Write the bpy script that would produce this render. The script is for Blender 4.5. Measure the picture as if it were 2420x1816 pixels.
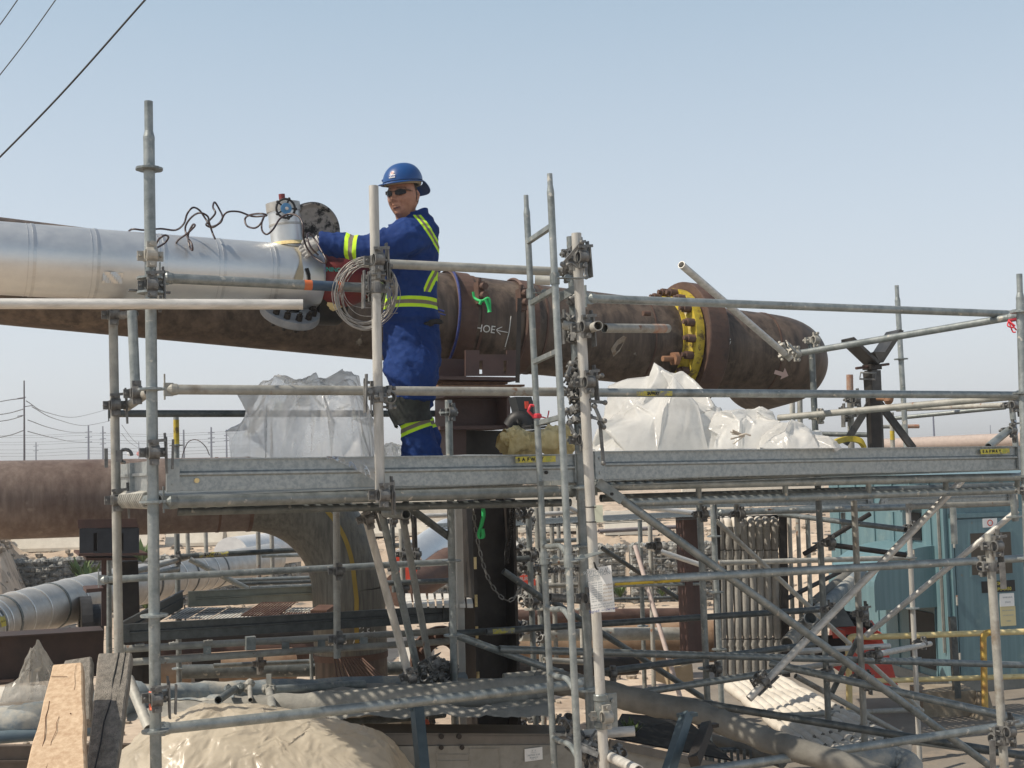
import bpy, math, random
from mathutils import Vector, Matrix, noise
random.seed(7)
for _o in list(bpy.data.objects): bpy.data.objects.remove(_o)
sc = bpy.context.scene
COL = sc.collection
V3 = Vector
# ---------------------------------------------------------------- camera
CAMH = 3.0; PITCH = math.radians(3.61); ROLL = -0.028
cd = bpy.data.cameras.new('camera'); cam = bpy.data.objects.new('camera', cd); COL.objects.link(cam)
cd.sensor_width = 36.0; cd.lens = 36*2900/2420; cd.clip_end = 4000; cd.clip_start = .05
CM = Matrix.Rotation(math.pi/2+PITCH, 4, 'X') @ Matrix.Rotation(ROLL, 4, 'Z')
cam.matrix_world = Matrix.Translation((0, 0, CAMH)) @ CM
sc.camera = cam
# ---------------------------------------------------------------- world, sun, exposure
TO_SUN = V3((-0.62, -0.20, 0.80)).normalized()
w = bpy.data.worlds.new('World'); sc.world = w; w.use_nodes = True
nt = w.node_tree; nt.nodes.clear()
out = nt.nodes.new('ShaderNodeOutputWorld'); bg = nt.nodes.new('ShaderNodeBackground')
sky = nt.nodes.new('ShaderNodeTexSky'); sky.sky_type = 'NISHITA'; sky.sun_disc = False
sky.sun_elevation = math.asin(TO_SUN.z); sky.sun_rotation = math.atan2(TO_SUN.x, TO_SUN.y)
sky.air_density = 1.2; sky.dust_density = 3.0; sky.ozone_density = 1.4
hsv = nt.nodes.new('ShaderNodeHueSaturation'); hsv.inputs['Saturation'].default_value = .70
nt.links.new(sky.outputs[0], hsv.inputs['Color'])
wtc = nt.nodes.new('ShaderNodeTexCoord'); wsep = nt.nodes.new('ShaderNodeSeparateXYZ'); nt.links.new(wtc.outputs['Generated'], wsep.inputs[0])
wr = nt.nodes.new('ShaderNodeValToRGB'); nt.links.new(wsep.outputs[2], wr.inputs[0])      # smoke haze: pale at the horizon, bluer higher up
for _i, (_p, _c) in enumerate(((0.0, (6.3, 6.6, 6.95)), (.12, (5.2, 5.75, 6.4)), (.36, (3.05, 4.05, 5.0)), (.62, (.9, 1.35, 2.0)))):
    _e = wr.color_ramp.elements[_i] if _i < 2 else wr.color_ramp.elements.new(_p)
    _e.position = _p
    _e.color = (*_c, 1)
wr.color_ramp.elements[1].position = .12
wmx = nt.nodes.new('ShaderNodeMix'); wmx.data_type = 'RGBA'; wmx.inputs[0].default_value = .72
nt.links.new(hsv.outputs[0], wmx.inputs[6]); nt.links.new(wr.outputs[0], wmx.inputs[7]); nt.links.new(wmx.outputs[2], bg.inputs[0])
bg.inputs[1].default_value = 0.12
nt.links.new(bg.outputs[0], out.inputs[0])
sl = bpy.data.lights.new('sun', 'SUN'); sun = bpy.data.objects.new('sun', sl); COL.objects.link(sun)
sl.energy = 3.9; sl.angle = math.radians(0.6); sl.color = (1.0, .90, .76)
sun.rotation_euler = TO_SUN.to_track_quat('Z', 'Y').to_euler()
vs = sc.view_settings; vs.view_transform = 'Standard'; vs.look = 'None'; vs.exposure = 0.30; vs.gamma = 1.0
sc.cycles.max_bounces = 6; sc.cycles.transparent_max_bounces = 16
# ---------------------------------------------------------------- coordinates
F = 2900.0
R3 = CM.to_3x3(); ORG = V3((0, 0, CAMH))
def ray(x, y): return R3 @ V3(((x-1210)/F, -(y-908)/F, -1))
def P(x, y, Z): return ORG + ray(x, y)*Z
def PX(p):
    q = R3.transposed() @ (p-ORG); return (1210+q.x/-q.z*F, 908-q.y/-q.z*F, -q.z)
_a = P(358, 1100, 5.8); _b = P(2415, 1080, 7.98)
LON = V3((_b.x-_a.x, _b.y-_a.y, 0)).normalized()       # runs left to right along the scaffold, going away
NRM = V3((-LON.y, LON.x, 0))                             # away from the camera
UP = V3((0, 0, 1))
def FP(x, y, off=0.0):
    r = ray(x, y); t = ((_a-ORG).dot(NRM)+off)/r.dot(NRM); return ORG+r*t
def OFF(x, y, Z): return (P(x, y, Z)-_a).dot(NRM)
def RL(x0, y0, x1, y1, Z0):
    o = OFF(x0, y0, Z0); return FP(x0, y0, o), FP(x1, y1, o)
def VP(x0, y0, x1, y1, Z):
    h = (y1-y0)/F*Z; return P(x0, y0, Z), P(x1, y1, Z-math.sin(PITCH)*h)
def WP(u, off, z): p = _a+LON*u+NRM*off; return V3((p.x, p.y, z))
def at_z(x, y, z):
    r = ray(x, y); return ORG+r*((z-CAMH)/r.z)
# ---------------------------------------------------------------- mesh builder
def basis(ax, hint=None):
    ax = ax.normalized(); h = hint or (V3((0, 0, 1)) if abs(ax.z) < .9 else V3((1, 0, 0)))
    x = h.cross(ax)
    if x.length < 1e-6: x = V3((0, 1, 0)).cross(ax)
    x.normalize(); return x, ax.cross(x).normalized(), ax
class MB:
    def __init__(s): s.v = []; s.f = []; s.sm = []; s.mi = []
    def add(s, vs, fs, smooth=False, mi=0):
        n = len(s.v); s.v += [V3(v) for v in vs]
        for f in fs: s.f.append([i+n for i in f]); s.sm.append(smooth); s.mi.append(mi)
        return s
    def rings(s, rings, closed=True, smooth=True, cap=(False, False), mi=0, loop=False):
        n = len(rings[0]); vs = [p for r in rings for p in r]; fs = []; m = len(rings)
        for i in range(m if loop else m-1):
            a = i*n; b = ((i+1) % m)*n
            for j in range(n if closed else n-1):
                k = (j+1) % n; fs.append((a+j, a+k, b+k, b+j))
        s.add(vs, fs, smooth, mi)
        if cap[0]: s.add(rings[0], [tuple(range(n))[::-1]], False, mi)
        if cap[1]: s.add(rings[-1], [tuple(range(n))], False, mi)
        return s
    def ring(s, c, x, y, r, n, ry=None):
        ry = r if ry is None else ry
        return [c+x*(r*math.cos(2*math.pi*i/n))+y*(ry*math.sin(2*math.pi*i/n)) for i in range(n)]
    def tube(s, p0, p1, r, n=14, r2=None, hollow=True, mi=0):
        x, y, z = basis(p1-p0); r2 = r if r2 is None else r2
        s.rings([s.ring(p0, x, y, r, n), s.ring(p1, x, y, r2, n)], mi=mi)
        if hollow and r > .012:
            d = (p1-p0).normalized()*min(.12, (p1-p0).length*.4)
            for (p, q, rr, fl) in ((p0, p0+d, r, 0), (p1, p1-d, r2, 1)):
                o = s.ring(p, x, y, rr, n); i1 = s.ring(p, x, y, rr*.84, n); i2 = s.ring(q, x, y, rr*.84, n)
                s.rings([i1, o] if not fl else [o, i1], smooth=False, mi=mi)
                s.rings([i2, i1] if not fl else [i1, i2], smooth=True, mi=mi)
                s.add(i2, [tuple(range(n))], False, mi)
        else:
            s.add(s.ring(p0, x, y, r, n), [tuple(range(n))[::-1]], False, mi)
            s.add(s.ring(p1, x, y, r2, n), [tuple(range(n))], False, mi)
        return s
    def lathe(s, o, ax, prof, n=24, mi=0, smooth=False, hint=None):
        x, y, z = basis(ax, hint)
        return s.rings([s.ring(o+z*h, x, y, max(r, 1e-4), n) for r, h in prof], smooth=smooth, mi=mi)
    def disc(s, c, ax, r, t, n=20, mi=0):
        z = ax.normalized()*t/2; return s.tube(c-z, c+z, r, n, hollow=False, mi=mi)
    def path(s, pts, r, n=8, closed=False, mi=0, cap=True):
        pts = [V3(p) for p in pts]; m = len(pts); rs = r if isinstance(r, (list, tuple)) else [r]*m
        T = []
        for i in range(m):
            a = pts[(i-1) % m] if (closed or i > 0) else pts[0]; b = pts[(i+1) % m] if (closed or i < m-1) else pts[-1]
            d = b-a; T.append(d.normalized() if d.length > 1e-9 else V3((0, 0, 1)))
        x = basis(T[0])[0]; rg = []
        for i in range(m):
            x = x-T[i]*x.dot(T[i])
            if x.length < 1e-6: x = basis(T[i])[0]
            x.normalize(); y = T[i].cross(x); rg.append(s.ring(pts[i], x, y, rs[i], n))
        return s.rings(rg, cap=(cap and not closed,)*2, mi=mi, loop=closed)
    def box(s, c, hx, hy, hz, mi=0):
        vs = [c+hx*a+hy*b+hz*d for a in (-1, 1) for b in (-1, 1) for d in (-1, 1)]
        fs = [(0, 1, 3, 2), (4, 6, 7, 5), (0, 4, 5, 1), (2, 3, 7, 6), (0, 2, 6, 4), (1, 5, 7, 3)]
        if hx.cross(hy).dot(hz) < 0: fs = [f[::-1] for f in fs]
        return s.add(vs, fs, False, mi)
    def abox(s, x0, x1, y0, y1, z0, z1, mi=0):
        return s.box(V3(((x0+x1)/2, (y0+y1)/2, (z0+z1)/2)), V3(((x1-x0)/2, 0, 0)), V3((0, (y1-y0)/2, 0)), V3((0, 0, (z1-z0)/2)), mi)
    def bar(s, p0, p1, w, h, up=None, mi=0):
        z = (p1-p0); L = z.length; z = z.normalized(); x, y, _ = basis(z, up)
        return s.box((p0+p1)/2, x*w/2, y*h/2, z*L/2, mi)
    def slab(s, poly, th, mi=0):
        n = len(poly); a = [V3(p) for p in poly]; b = [p+th for p in a]
        fs = [tuple(range(n)), tuple(range(2*n-1, n-1, -1))]+[(i, n+i, n+(i+1) % n, (i+1) % n) for i in range(n)]
        nrm = (a[1]-a[0]).cross(a[2]-a[1])
        if nrm.dot(th) > 0: fs = [f[::-1] for f in fs]
        return s.add(a+b, fs, False, mi)
    def grid(s, fn, nu, nv, smooth=True, mi=0, cu=False):
        vs = [fn(i/(nu if cu else nu-1), j/(nv-1)) for i in range(nu) for j in range(nv)]
        fs = [(i*nv+j, ((i+1) % nu)*nv+j, ((i+1) % nu)*nv+j+1, i*nv+j+1) for i in range(nu if cu else nu-1) for j in range(nv-1)]
        return s.add(vs, fs, smooth, mi)
    def ball(s, c, r, n=10, m=7, jit=0, mi=0, sc=(1, 1, 1)):
        rg = []
        for i in range(m):
            t = math.pi*(i+.02)/(m-1+.04); rg.append([c+V3((r*sc[0]*math.sin(t)*math.cos(2*math.pi*j/n), r*sc[1]*math.sin(t)*math.sin(2*math.pi*j/n), r*sc[2]*math.cos(t)))*(1+random.uniform(-jit, jit)) for j in range(n)])
        return s.rings(rg[::-1], mi=mi, smooth=jit == 0)
def root_of(p):
    while p.parent: p = p.parent
    return p
def prop(o, label=None, cat=None, group=None, kind=None):
    if label: o['label'] = label
    if cat: o['category'] = cat
    if group: o['group'] = group
    if kind: o['kind'] = kind
    return o
def mesh_of(name, mb, mats, org):
    me = bpy.data.meshes.new(name); me.from_pydata([tuple(v-org) for v in mb.v], [], mb.f)
    for m in (mats if isinstance(mats, (list, tuple)) else [mats]): me.materials.append(m)
    me.polygons.foreach_set('use_smooth', mb.sm); me.polygons.foreach_set('material_index', mb.mi); me.update(); return me
def build(name, mb, mats, parent=None, label=None, cat=None, group=None, kind=None, org=None):
    """one mesh object; vertices are world coordinates, origin = root's location"""
    if parent is not None: o0 = root_of(parent).location.copy()
    else: o0 = org if org is not None else mb.v[0].copy()
    o = bpy.data.objects.new(name, mesh_of(name, mb, mats, o0)); COL.objects.link(o)
    if parent is not None: o.parent = parent
    else: o.location = o0
    return prop(o, label, cat, group, kind)
def empty(name, loc, label, cat, group=None, kind=None):
    o = bpy.data.objects.new(name, None); COL.objects.link(o); o.location = loc; o.empty_display_size = .2
    return prop(o, label, cat, group, kind)
def inst(name, me, M, parent):
    o = bpy.data.objects.new(name, me); COL.objects.link(o); o.parent = parent
    o.matrix_local = Matrix.Translation(-root_of(parent).location) @ M; return o
def spline(pts, k=6, closed=False):
    pts = [V3(p) for p in pts]; n = len(pts); o = []
    for i in range(n if closed else n-1):
        a = pts[(i-1) % n] if closed or i > 0 else pts[0]*2-pts[1]; b = pts[i]; c = pts[(i+1) % n]
        d = pts[(i+2) % n] if closed or i < n-2 else pts[-1]*2-pts[-2]
        for j in range(k):
            t = j/k; o.append(.5*((2*b)+(c-a)*t+(2*a-5*b+4*c-d)*t*t+(3*b-a-3*c+d)*t**3))
    if not closed: o.append(pts[-1])
    return o
def text_mb(s, size, fn, depth=0.0, mi=0, bold=0.0):
    """text flattened to a mesh, each vertex mapped through fn(u, v), centred"""
    cu = bpy.data.curves.new('t', 'FONT'); cu.body = s; cu.size = size; cu.align_x = 'CENTER'; cu.align_y = 'CENTER'; cu.offset = bold
    cu.resolution_u = 3
    o = bpy.data.objects.new('t', cu); COL.objects.link(o)
    me = bpy.data.meshes.new_from_object(o.evaluated_get(bpy.context.evaluated_depsgraph_get()))
    mb = MB(); mb.add([fn(v.co.x, v.co.y) for v in me.vertices], [tuple(p.vertices) for p in me.polygons], False, mi)
    bpy.data.objects.remove(o); bpy.data.curves.remove(cu); bpy.data.meshes.remove(me); return mb
def flatmap(c, r, u): return lambda a, b: c+r*a+u*b
# ---------------------------------------------------------------- materials
MATS = {}
def mat(name, c1, c2=None, rough=.6, metal=0.0, scale=6, bump=.0, bscale=40, detail=6, spec=.5, stretch=(1, 1, 1), c3=None, s3=2.0, lo=.35, hi=.65, t3=(.55, .7), coord='Object', c4=None, s4=18, t4=(.66, .72), rnd=0):
    m = bpy.data.materials.new(name); m.use_nodes = True; n = m.node_tree; b = n.nodes['Principled BSDF']; L = n.links.new
    b.inputs['Roughness'].default_value = rough; b.inputs['Metallic'].default_value = metal; b.inputs['Specular IOR Level'].default_value = spec
    tc = n.nodes.new('ShaderNodeTexCoord'); mp = n.nodes.new('ShaderNodeMapping'); mp.inputs['Scale'].default_value = stretch
    L(tc.outputs[coord], mp.inputs[0])
    c2 = c2 or c1
    nz = n.nodes.new('ShaderNodeTexNoise'); nz.inputs['Scale'].default_value = scale; nz.inputs['Detail'].default_value = detail; nz.inputs['Roughness'].default_value = .65; L(mp.outputs[0], nz.inputs['Vector'])
    rp = n.nodes.new('ShaderNodeValToRGB'); rp.color_ramp.elements[0].position = lo; rp.color_ramp.elements[1].position = hi
    rp.color_ramp.elements[0].color = (*c1, 1); rp.color_ramp.elements[1].color = (*c2, 1); L(nz.outputs[0], rp.inputs[0])
    col = rp.outputs[0]
    if c3:
        n3 = n.nodes.new('ShaderNodeTexNoise'); n3.inputs['Scale'].default_value = s3; n3.inputs['Detail'].default_value = 8; n3.inputs['Roughness'].default_value = .7; L(tc.outputs[coord], n3.inputs['Vector'])
        r3 = n.nodes.new('ShaderNodeMapRange'); r3.inputs[1].default_value = t3[0]; r3.inputs[2].default_value = t3[1]; L(n3.outputs[0], r3.inputs[0])
        mx = n.nodes.new('ShaderNodeMix'); mx.data_type = 'RGBA'; L(r3.outputs[0], mx.inputs[0]); L(col, mx.inputs[6]); mx.inputs[7].default_value = (*c3, 1); col = mx.outputs[2]
    if c4:
        n4 = n.nodes.new('ShaderNodeTexNoise'); n4.inputs['Scale'].default_value = s4; n4.inputs['Detail'].default_value = 5; L(tc.outputs[coord], n4.inputs['Vector'])
        r4 = n.nodes.new('ShaderNodeMapRange'); r4.inputs[1].default_value = t4[0]; r4.inputs[2].default_value = t4[1]; L(n4.outputs[0], r4.inputs[0])
        x4 = n.nodes.new('ShaderNodeMix'); x4.data_type = 'RGBA'; L(r4.outputs[0], x4.inputs[0]); L(col, x4.inputs[6]); x4.inputs[7].default_value = (*c4, 1); col = x4.outputs[2]
    if rnd:   # each piece has weathered a little differently
        oi = n.nodes.new('ShaderNodeObjectInfo'); mr = n.nodes.new('ShaderNodeMapRange'); mr.inputs[3].default_value = 1-rnd; mr.inputs[4].default_value = 1+rnd*.6; L(oi.outputs['Random'], mr.inputs[0])
        vm = n.nodes.new('ShaderNodeVectorMath'); vm.operation = 'SCALE'; L(col, vm.inputs[0]); L(mr.outputs[0], vm.inputs[3]); col = vm.outputs[0]
    L(col, b.inputs['Base Color'])
    rr = n.nodes.new('ShaderNodeMapRange'); rr.inputs[3].default_value = max(0, rough-.1); rr.inputs[4].default_value = min(1, rough+.12); L(nz.outputs[0], rr.inputs[0]); L(rr.outputs[0], b.inputs['Roughness'])
    if bump > 0:
        bz = n.nodes.new('ShaderNodeTexNoise'); bz.inputs['Scale'].default_value = bscale; bz.inputs['Detail'].default_value = 4; L(mp.outputs[0], bz.inputs['Vector'])
        bp = n.nodes.new('ShaderNodeBump'); bp.inputs['Strength'].default_value = bump; bp.inputs['Distance'].default_value = .01; L(bz.outputs[0], bp.inputs['Height']); L(bp.outputs[0], b.inputs['Normal'])
    MATS[name] = m; return m
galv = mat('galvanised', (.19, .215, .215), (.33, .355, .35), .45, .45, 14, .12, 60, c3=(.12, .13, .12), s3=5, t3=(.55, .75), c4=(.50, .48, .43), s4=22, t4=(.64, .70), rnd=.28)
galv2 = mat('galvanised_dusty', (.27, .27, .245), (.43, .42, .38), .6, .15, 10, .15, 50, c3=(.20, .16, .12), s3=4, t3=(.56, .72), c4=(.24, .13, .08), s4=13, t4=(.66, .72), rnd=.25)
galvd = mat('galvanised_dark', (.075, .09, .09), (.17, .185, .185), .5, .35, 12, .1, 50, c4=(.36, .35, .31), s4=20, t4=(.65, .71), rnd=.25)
alum = mat('aluminium_tube', (.36, .35, .32), (.55, .53, .49), .5, .15, 5, .1, 40, stretch=(6, 6, 1), c3=(.28, .26, .22), s3=7, t3=(.6, .75))
alumh = mat('aluminium_tube_level', (.44, .43, .40), (.64, .62, .58), .45, .2, 5, .1, 40, stretch=(1, 6, 6), c3=(.33, .30, .25), s3=7, t3=(.62, .78))
bright = mat('bright_tube', (.66, .66, .64), (.82, .81, .78), .35, .25, 6, .05)
board = mat('toe_board_zinc', (.25, .28, .285), (.36, .385, .385), .42, .45, 42, .05, 80, detail=4, c3=(.33, .35, .34), s3=3, lo=.40, hi=.60)
clampm = mat('coupler_steel', (.10, .10, .10), (.24, .24, .23), .55, .4, 20)
clampl = mat('coupler_pale', (.30, .29, .26), (.45, .43, .38), .6, .2, 20)
rust = mat('rusted_pipe', (.046, .034, .026), (.135, .098, .074), .58, .15, 2.4, .22, 14, stretch=(6, 6, .45), c3=(.23, .17, .12), s3=3.2, t3=(.54, .74), c4=(.30, .27, .22), s4=7, t4=(.69, .74))
rustr = mat('rusted_fitting', (.075, .042, .032), (.14, .082, .06), .68, .1, 6, .15, 30, c3=(.05, .035, .03), s3=3)
rustp = mat('weathered_line_pipe', (.13, .095, .078), (.215, .165, .138), .6, .1, 3.5, .1, 30, stretch=(6, 6, .6), c3=(.075, .042, .033), s3=1.6, t3=(.5, .75), c4=(.26, .21, .17), s4=9, t4=(.66, .75))
elbowm = mat('bare_steel_elbow', (.095, .092, .08), (.19, .18, .15), .5, .3, 4, .25, 30, stretch=(9, 9, .8), c3=(.24, .21, .14), s3=1.6, t3=(.56, .75))
silver = mat('aluminium_cladding', (.64, .65, .65), (.70, .71, .70), .40, .75, 12, .04, 260)
silverd = mat('dusty_cladding', (.38, .37, .35), (.52, .51, .48), .45, .5, 8, .1, 60, c3=(.40, .34, .27), s3=2.5)
steelbk = mat('dark_steel', (.018, .016, .015), (.045, .038, .034), .55, .3, 6, .08)
primer = mat('brown_primer', (.065, .036, .031), (.11, .06, .05), .6, .0, 4, .08, c3=(.06, .035, .03), s3=2)
yellow = mat('yellow_paint', (.38, .28, .02), (.56, .43, .05), .5, 0, 9, .12, c3=(.12, .08, .03), s3=11, t3=(.53, .62))
yelpale = mat('pale_yellow_paint', (.60, .47, .20), (.72, .60, .32), .5, 0, 8, .05, c3=(.35, .20, .07), s3=5, t3=(.62, .72))
red = mat('red_plastic', (.55, .05, .03), (.68, .09, .05), .5)
redp = mat('red_valve_paint', (.13, .02, .022), (.22, .035, .035), .55, 0, 8, .1, c3=(.06, .025, .025), s3=6)
teal = mat('teal_paint', (.095, .175, .20), (.135, .23, .255), .42, 0, 2, .04, c3=(.22, .30, .29), s3=2.5, t3=(.56, .75), stretch=(9, 9, .35), c4=(.20, .15, .10), s4=6, t4=(.70, .76))
glassd = mat('dark_window', (.03, .028, .024), (.06, .055, .045), .12, 0, 2)
black = mat('black_rubber', (.015, .015, .016), (.03, .03, .03), .55)
coilm = mat('dull_steel_wire', (.20, .19, .18), (.40, .385, .36), .45, .4, 20)
wire = mat('brown_cable', (.035, .02, .022), (.07, .045, .045), .35)
steelw = mat('steel_wire', (.42, .40, .38), (.62, .60, .58), .3, .6, 20)
cloth = mat('grey_cloth', (.20, .195, .175), (.31, .30, .27), .9, 0, 5, .6, 22, c3=(.42, .40, .34), s3=3, t3=(.55, .7))
clothd = mat('dark_grey_cloth', (.13, .125, .11), (.21, .20, .175), .9, 0, 5, .5, 22)
clothw = mat('dusty_white_cloth', (.50, .46, .40), (.66, .62, .55), .9, 0, 6, .5, 25, c3=(.34, .30, .26), s3=4, t3=(.6, .75))
clothb = mat('blue_grey_cloth', (.15, .18, .20), (.24, .28, .30), .9, 0, 5, .5, 20, c3=(.42, .40, .35), s3=2, t3=(.5, .6))
concrete = mat('pale_concrete', (.52, .48, .41), (.62, .58, .50), .85, 0, 4, .2, 30)
concg = mat('grey_concrete_panel', (.24, .23, .20), (.34, .325, .29), .85, 0, 5, .2, 40, c3=(.20, .19, .17), s3=12)
wood = mat('fresh_timber', (.42, .28, .17), (.60, .45, .30), .75, 0, 1.8, .12, 3, stretch=(26, 26, 1.2), c3=(.44, .30, .18), s3=1.6, t3=(.55, .8))
woodg = mat('weathered_timber', (.13, .118, .10), (.27, .245, .21), .85, 0, 1.8, .9, 9, stretch=(22, 22, 1.2), c3=(.30, .25, .20), s3=2)
stone = mat('grey_stone', (.10, .105, .10), (.44, .43, .40), .85, 0, 9, .2, 30, c3=(.55, .53, .48), s3=7)
white = mat('white_label', (.74, .74, .72), (.80, .80, .78), .6)
blackp = mat('black_print', (.012, .012, .012), (.012, .012, .012), .6)
bluepr = mat('blue_print', (.03, .06, .25), (.03, .06, .25), .6)
chalk = mat('chalk_marking', (.62, .62, .58), (.75, .75, .72), .8)
yellab = mat('yellow_label', (.50, .44, .05), (.60, .53, .08), .5, 0, 8, c3=(.24, .24, .17), s3=40, t3=(.52, .6))
wornlab = mat('worn_yellow_label', (.48, .42, .06), (.56, .50, .10), .6, 0, 8, c3=(.25, .25, .22), s3=26, t3=(.46, .52))
orange = mat('orange_tape', (.80, .16, .09), (.85, .22, .12), .5)
green = mat('green_strap', (.01, .38, .10), (.03, .48, .14), .6)
foam = mat('mineral_wool', (.66, .50, .22), (.85, .68, .36), .95, 0, 10, .8, 30, c3=(.25, .18, .08), s3=6)
pole_m = mat('power_pole', (.05, .045, .06), (.09, .08, .10), .8)
pole_b = mat('steel_power_pole', (.05, .055, .11), (.08, .09, .15), .7)
leaf = mat('weed_leaf', (.05, .09, .02), (.10, .15, .04), .7)
# ---------------------------------------------------------------- ground
def smooth(a, b, x): t = min(1, max(0, (x-a)/(b-a))); return t*t*(3-2*t)
def hgt(x, y):
    back = 1.15*smooth(28.2, 29.0, y)*1.0+.45*smooth(31, 45, y) if x < 6.5 else 1.6*smooth(19.5, 32, y)
    if 4.5 <= x < 6.5:
        t = (x-4.5)/2; back = back*(1-t)+1.6*smooth(19.5, 32, y)*t
    md = 1.9*smooth(-.383, -.425, x/max(y, 1))*smooth(15, 23, y)*(1-.3*smooth(30, 40, y))
    h = max(back, md)
    h += .07*noise.noise(V3((x*.7, y*.7, 0)))*smooth(12, 20, y)+.05*noise.noise(V3((x*2.3, y*2.3, 3)))*smooth(15, 20, y)
    return h
xs = [-900, -300, -120, -60, -30]+[-18+i*.3 for i in range(121)]+[26, 40, 80, 160, 400, 900]
ys = [-12, 0, 6, 10]+[12+i*.3 for i in range(100)]+[44, 48, 56, 70, 100, 160, 300, 600, 1200, 2600]
g = MB(); g.add([(x, y, hgt(x, y)) for x in xs for y in ys], [(i*len(ys)+j, (i+1)*len(ys)+j, (i+1)*len(ys)+j+1, i*len(ys)+j+1) for i in range(len(xs)-1) for j in range(len(ys)-1)], True)
sandm = mat('dry_sand', (.40, .31, .23), (.58, .475, .365), .95, 0, 1.6, .9, 9, c3=(.27, .20, .145), s3=.9, t3=(.48, .75), c4=(.16, .14, .12), s4=3, t4=(.58, .64))
build('ground', g, sandm, org=V3((0, 0, 0)), kind='structure')
pav = MB()
pav.grid(lambda a, b: V3((2.2+a*13, 6.5+b*11.5, .02+.015*noise.noise(V3((a*13, b*11, 0))))), 30, 26)
pavm = mat('dusty_concrete', (.17, .145, .12), (.26, .23, .19), .9, 0, .8, .4, 25, c3=(.35, .28, .21), s3=1.2, t3=(.55, .75))
build('pavement', pav, pavm, org=V3((0, 0, 0)), kind='structure')
# loose stones scattered over the slopes
st = MB()
for i in range(2600):
    x = random.uniform(-15, 16); y = random.uniform(12, 34)
    if 3 < x < 9 and y < 18.5: continue
    r = random.uniform(.02, .085)*(1.6 if random.random() < .1 else 1); st.ball(V3((x, y, hgt(x, y)+r*.2)), r, 6, 4, .22, sc=(1, 1, .7))
build('loose_stones', st, mat('loose_stone', (.16, .13, .10), (.42, .36, .29), .9, 0, 5), kind='stuff', label='pale loose stones scattered over the sandy slopes', cat='stones')
# ---------------------------------------------------------------- gabions
wirem = mat('gabion_wire', (.22, .22, .21), (.3, .3, .28), .5, .5)
def gabion(x0, x1, Y0, Y1, z0, z1, label, s=.13):
    e = empty('gabion_basket', V3(((x0+x1)/2, (Y0+Y1)/2, z0)), label, 'gabion', 'stone gabion baskets below the pale barriers')
    m = MB(); L = math.hypot(x1-x0, Y1-Y0); n = int(L/s); k = int((z1-z0)/s)+1
    m.box(V3(((x0+x1)/2, (Y0+Y1)/2+.35, (z0+z1)/2)), V3(((x1-x0)/2, (Y1-Y0)/2, 0)), V3((0, .28, 0)), V3((0, 0, (z1-z0)/2-.05)))
    for i in range(n):
        for j in range(k+1):
            t = (i+random.uniform(.2, .8))/n; r = s*random.uniform(.45, .72)
            p = V3((x0+(x1-x0)*t, Y0+(Y1-Y0)*t+random.uniform(0, .06), z0+min((j+.3)*s+random.uniform(-.05, .05), z1-z0-s*.3)))
            m.ball(p, r, 7, 5, .22, sc=(1.15, 1, .85))
            if j == k: m.ball(p+V3((0, .2, .0)), r, 7, 5, .2)
    build('stone_fill', m, stone, e)
    g = MB()
    for j in range(int((z1-z0)/.12)+1):
        z = z0+.04+j*.12; g.tube(V3((x0, Y0-.13, z)), V3((x1, Y1-.13, z)), .006 if j % 4 else .012, 4, hollow=False)
    for i in range(int(L/.15)+1):
        t = i*.15/L; g.tube(V3((x0+(x1-x0)*t, Y0+(Y1-Y0)*t-.13, z0)), V3((x0+(x1-x0)*t, Y0+(Y1-Y0)*t-.13, z1)), .006, 4, hollow=False)
    build('wire_basket', g, wirem, e)
gabion(-11.3, -8.2, 26.5, 27.5, .0, 1.15, 'grey stone gabion at far left beside the brown dirt mound, timber post at its end')
gabion(-8.1, -5.0, 27.5, 28.0, .0, 1.1, 'grey stone gabion half hidden behind the dark pipe saddle')
gabion(-2.6, .35, 27.4, 27.6, .0, 1.25, 'stone gabion seen between the dark column and the slanting props')
gabion(.5, 2.3, 26.2, 26.3, -.1, 1.15, 'stone gabion seen behind the scaffold ladder')
gabion(2.4, 5.4, 25.8, 25.9, -.1, 1.2, 'stone gabion in the middle under the long diagonal brace')
gabion(6.7, 9.2, 25.0, 25.2, .35, 1.35, 'stone gabion at right on the sandy slope beside the teal enclosure', .12)
m = MB(); m.abox(-11.6, -11.3, 26.3, 26.6, 0, 1.45); build('retaining_post', m, woodg, label='short weathered post at the left end of the stone gabion', cat='post')
# ---------------------------------------------------------------- concrete barriers
def barrier(x0, x1, Y, zb, h, label, sl=0):
    m = MB(); prof = [(.30, 0), (.30, .08), (.17, .33), (.10, h), (-.10, h), (-.17, .33), (-.30, .08), (-.30, 0)]
    m.rings([[V3((x, Y+sl*(x-x0)-a, zb+z)) for a, z in prof] for x in (x0, x1)], smooth=False, cap=(True, True))
    build('road_barrier', m, concrete, label=label, cat='concrete barrier', group='pale concrete road barriers along the bank', org=V3((x0, Y, zb)))
barrier(-12.3, -8.9, 30, 1.15, .95, 'pale concrete barrier at far left above the grey stones')
barrier(-8.6, -7.2, 30.5, 1.15, .95, 'short pale concrete barrier piece behind the leftmost scaffold posts')
barrier(-9.6+1.35, -4.2, 31.5, 1.2, 1.15, 'long pale concrete barrier under the bare steel elbow')
barrier(-4.1, -.4, 31.5, 1.2, 1.15, 'pale concrete barrier between the slanting props and the dark column')
barrier(-.3, 2.0, 31.5, 1.2, 1.1, 'pale concrete barrier behind the scaffold ladder')
barrier(2.1, 3.1, 29.4, 1.2, .55, 'low pale concrete block right of the ladder, above the stones')
barrier(4.6, 8.5, 34, 1.5, 1.0, 'pale concrete barrier far behind the hanging grey cloth sleeves')
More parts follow.
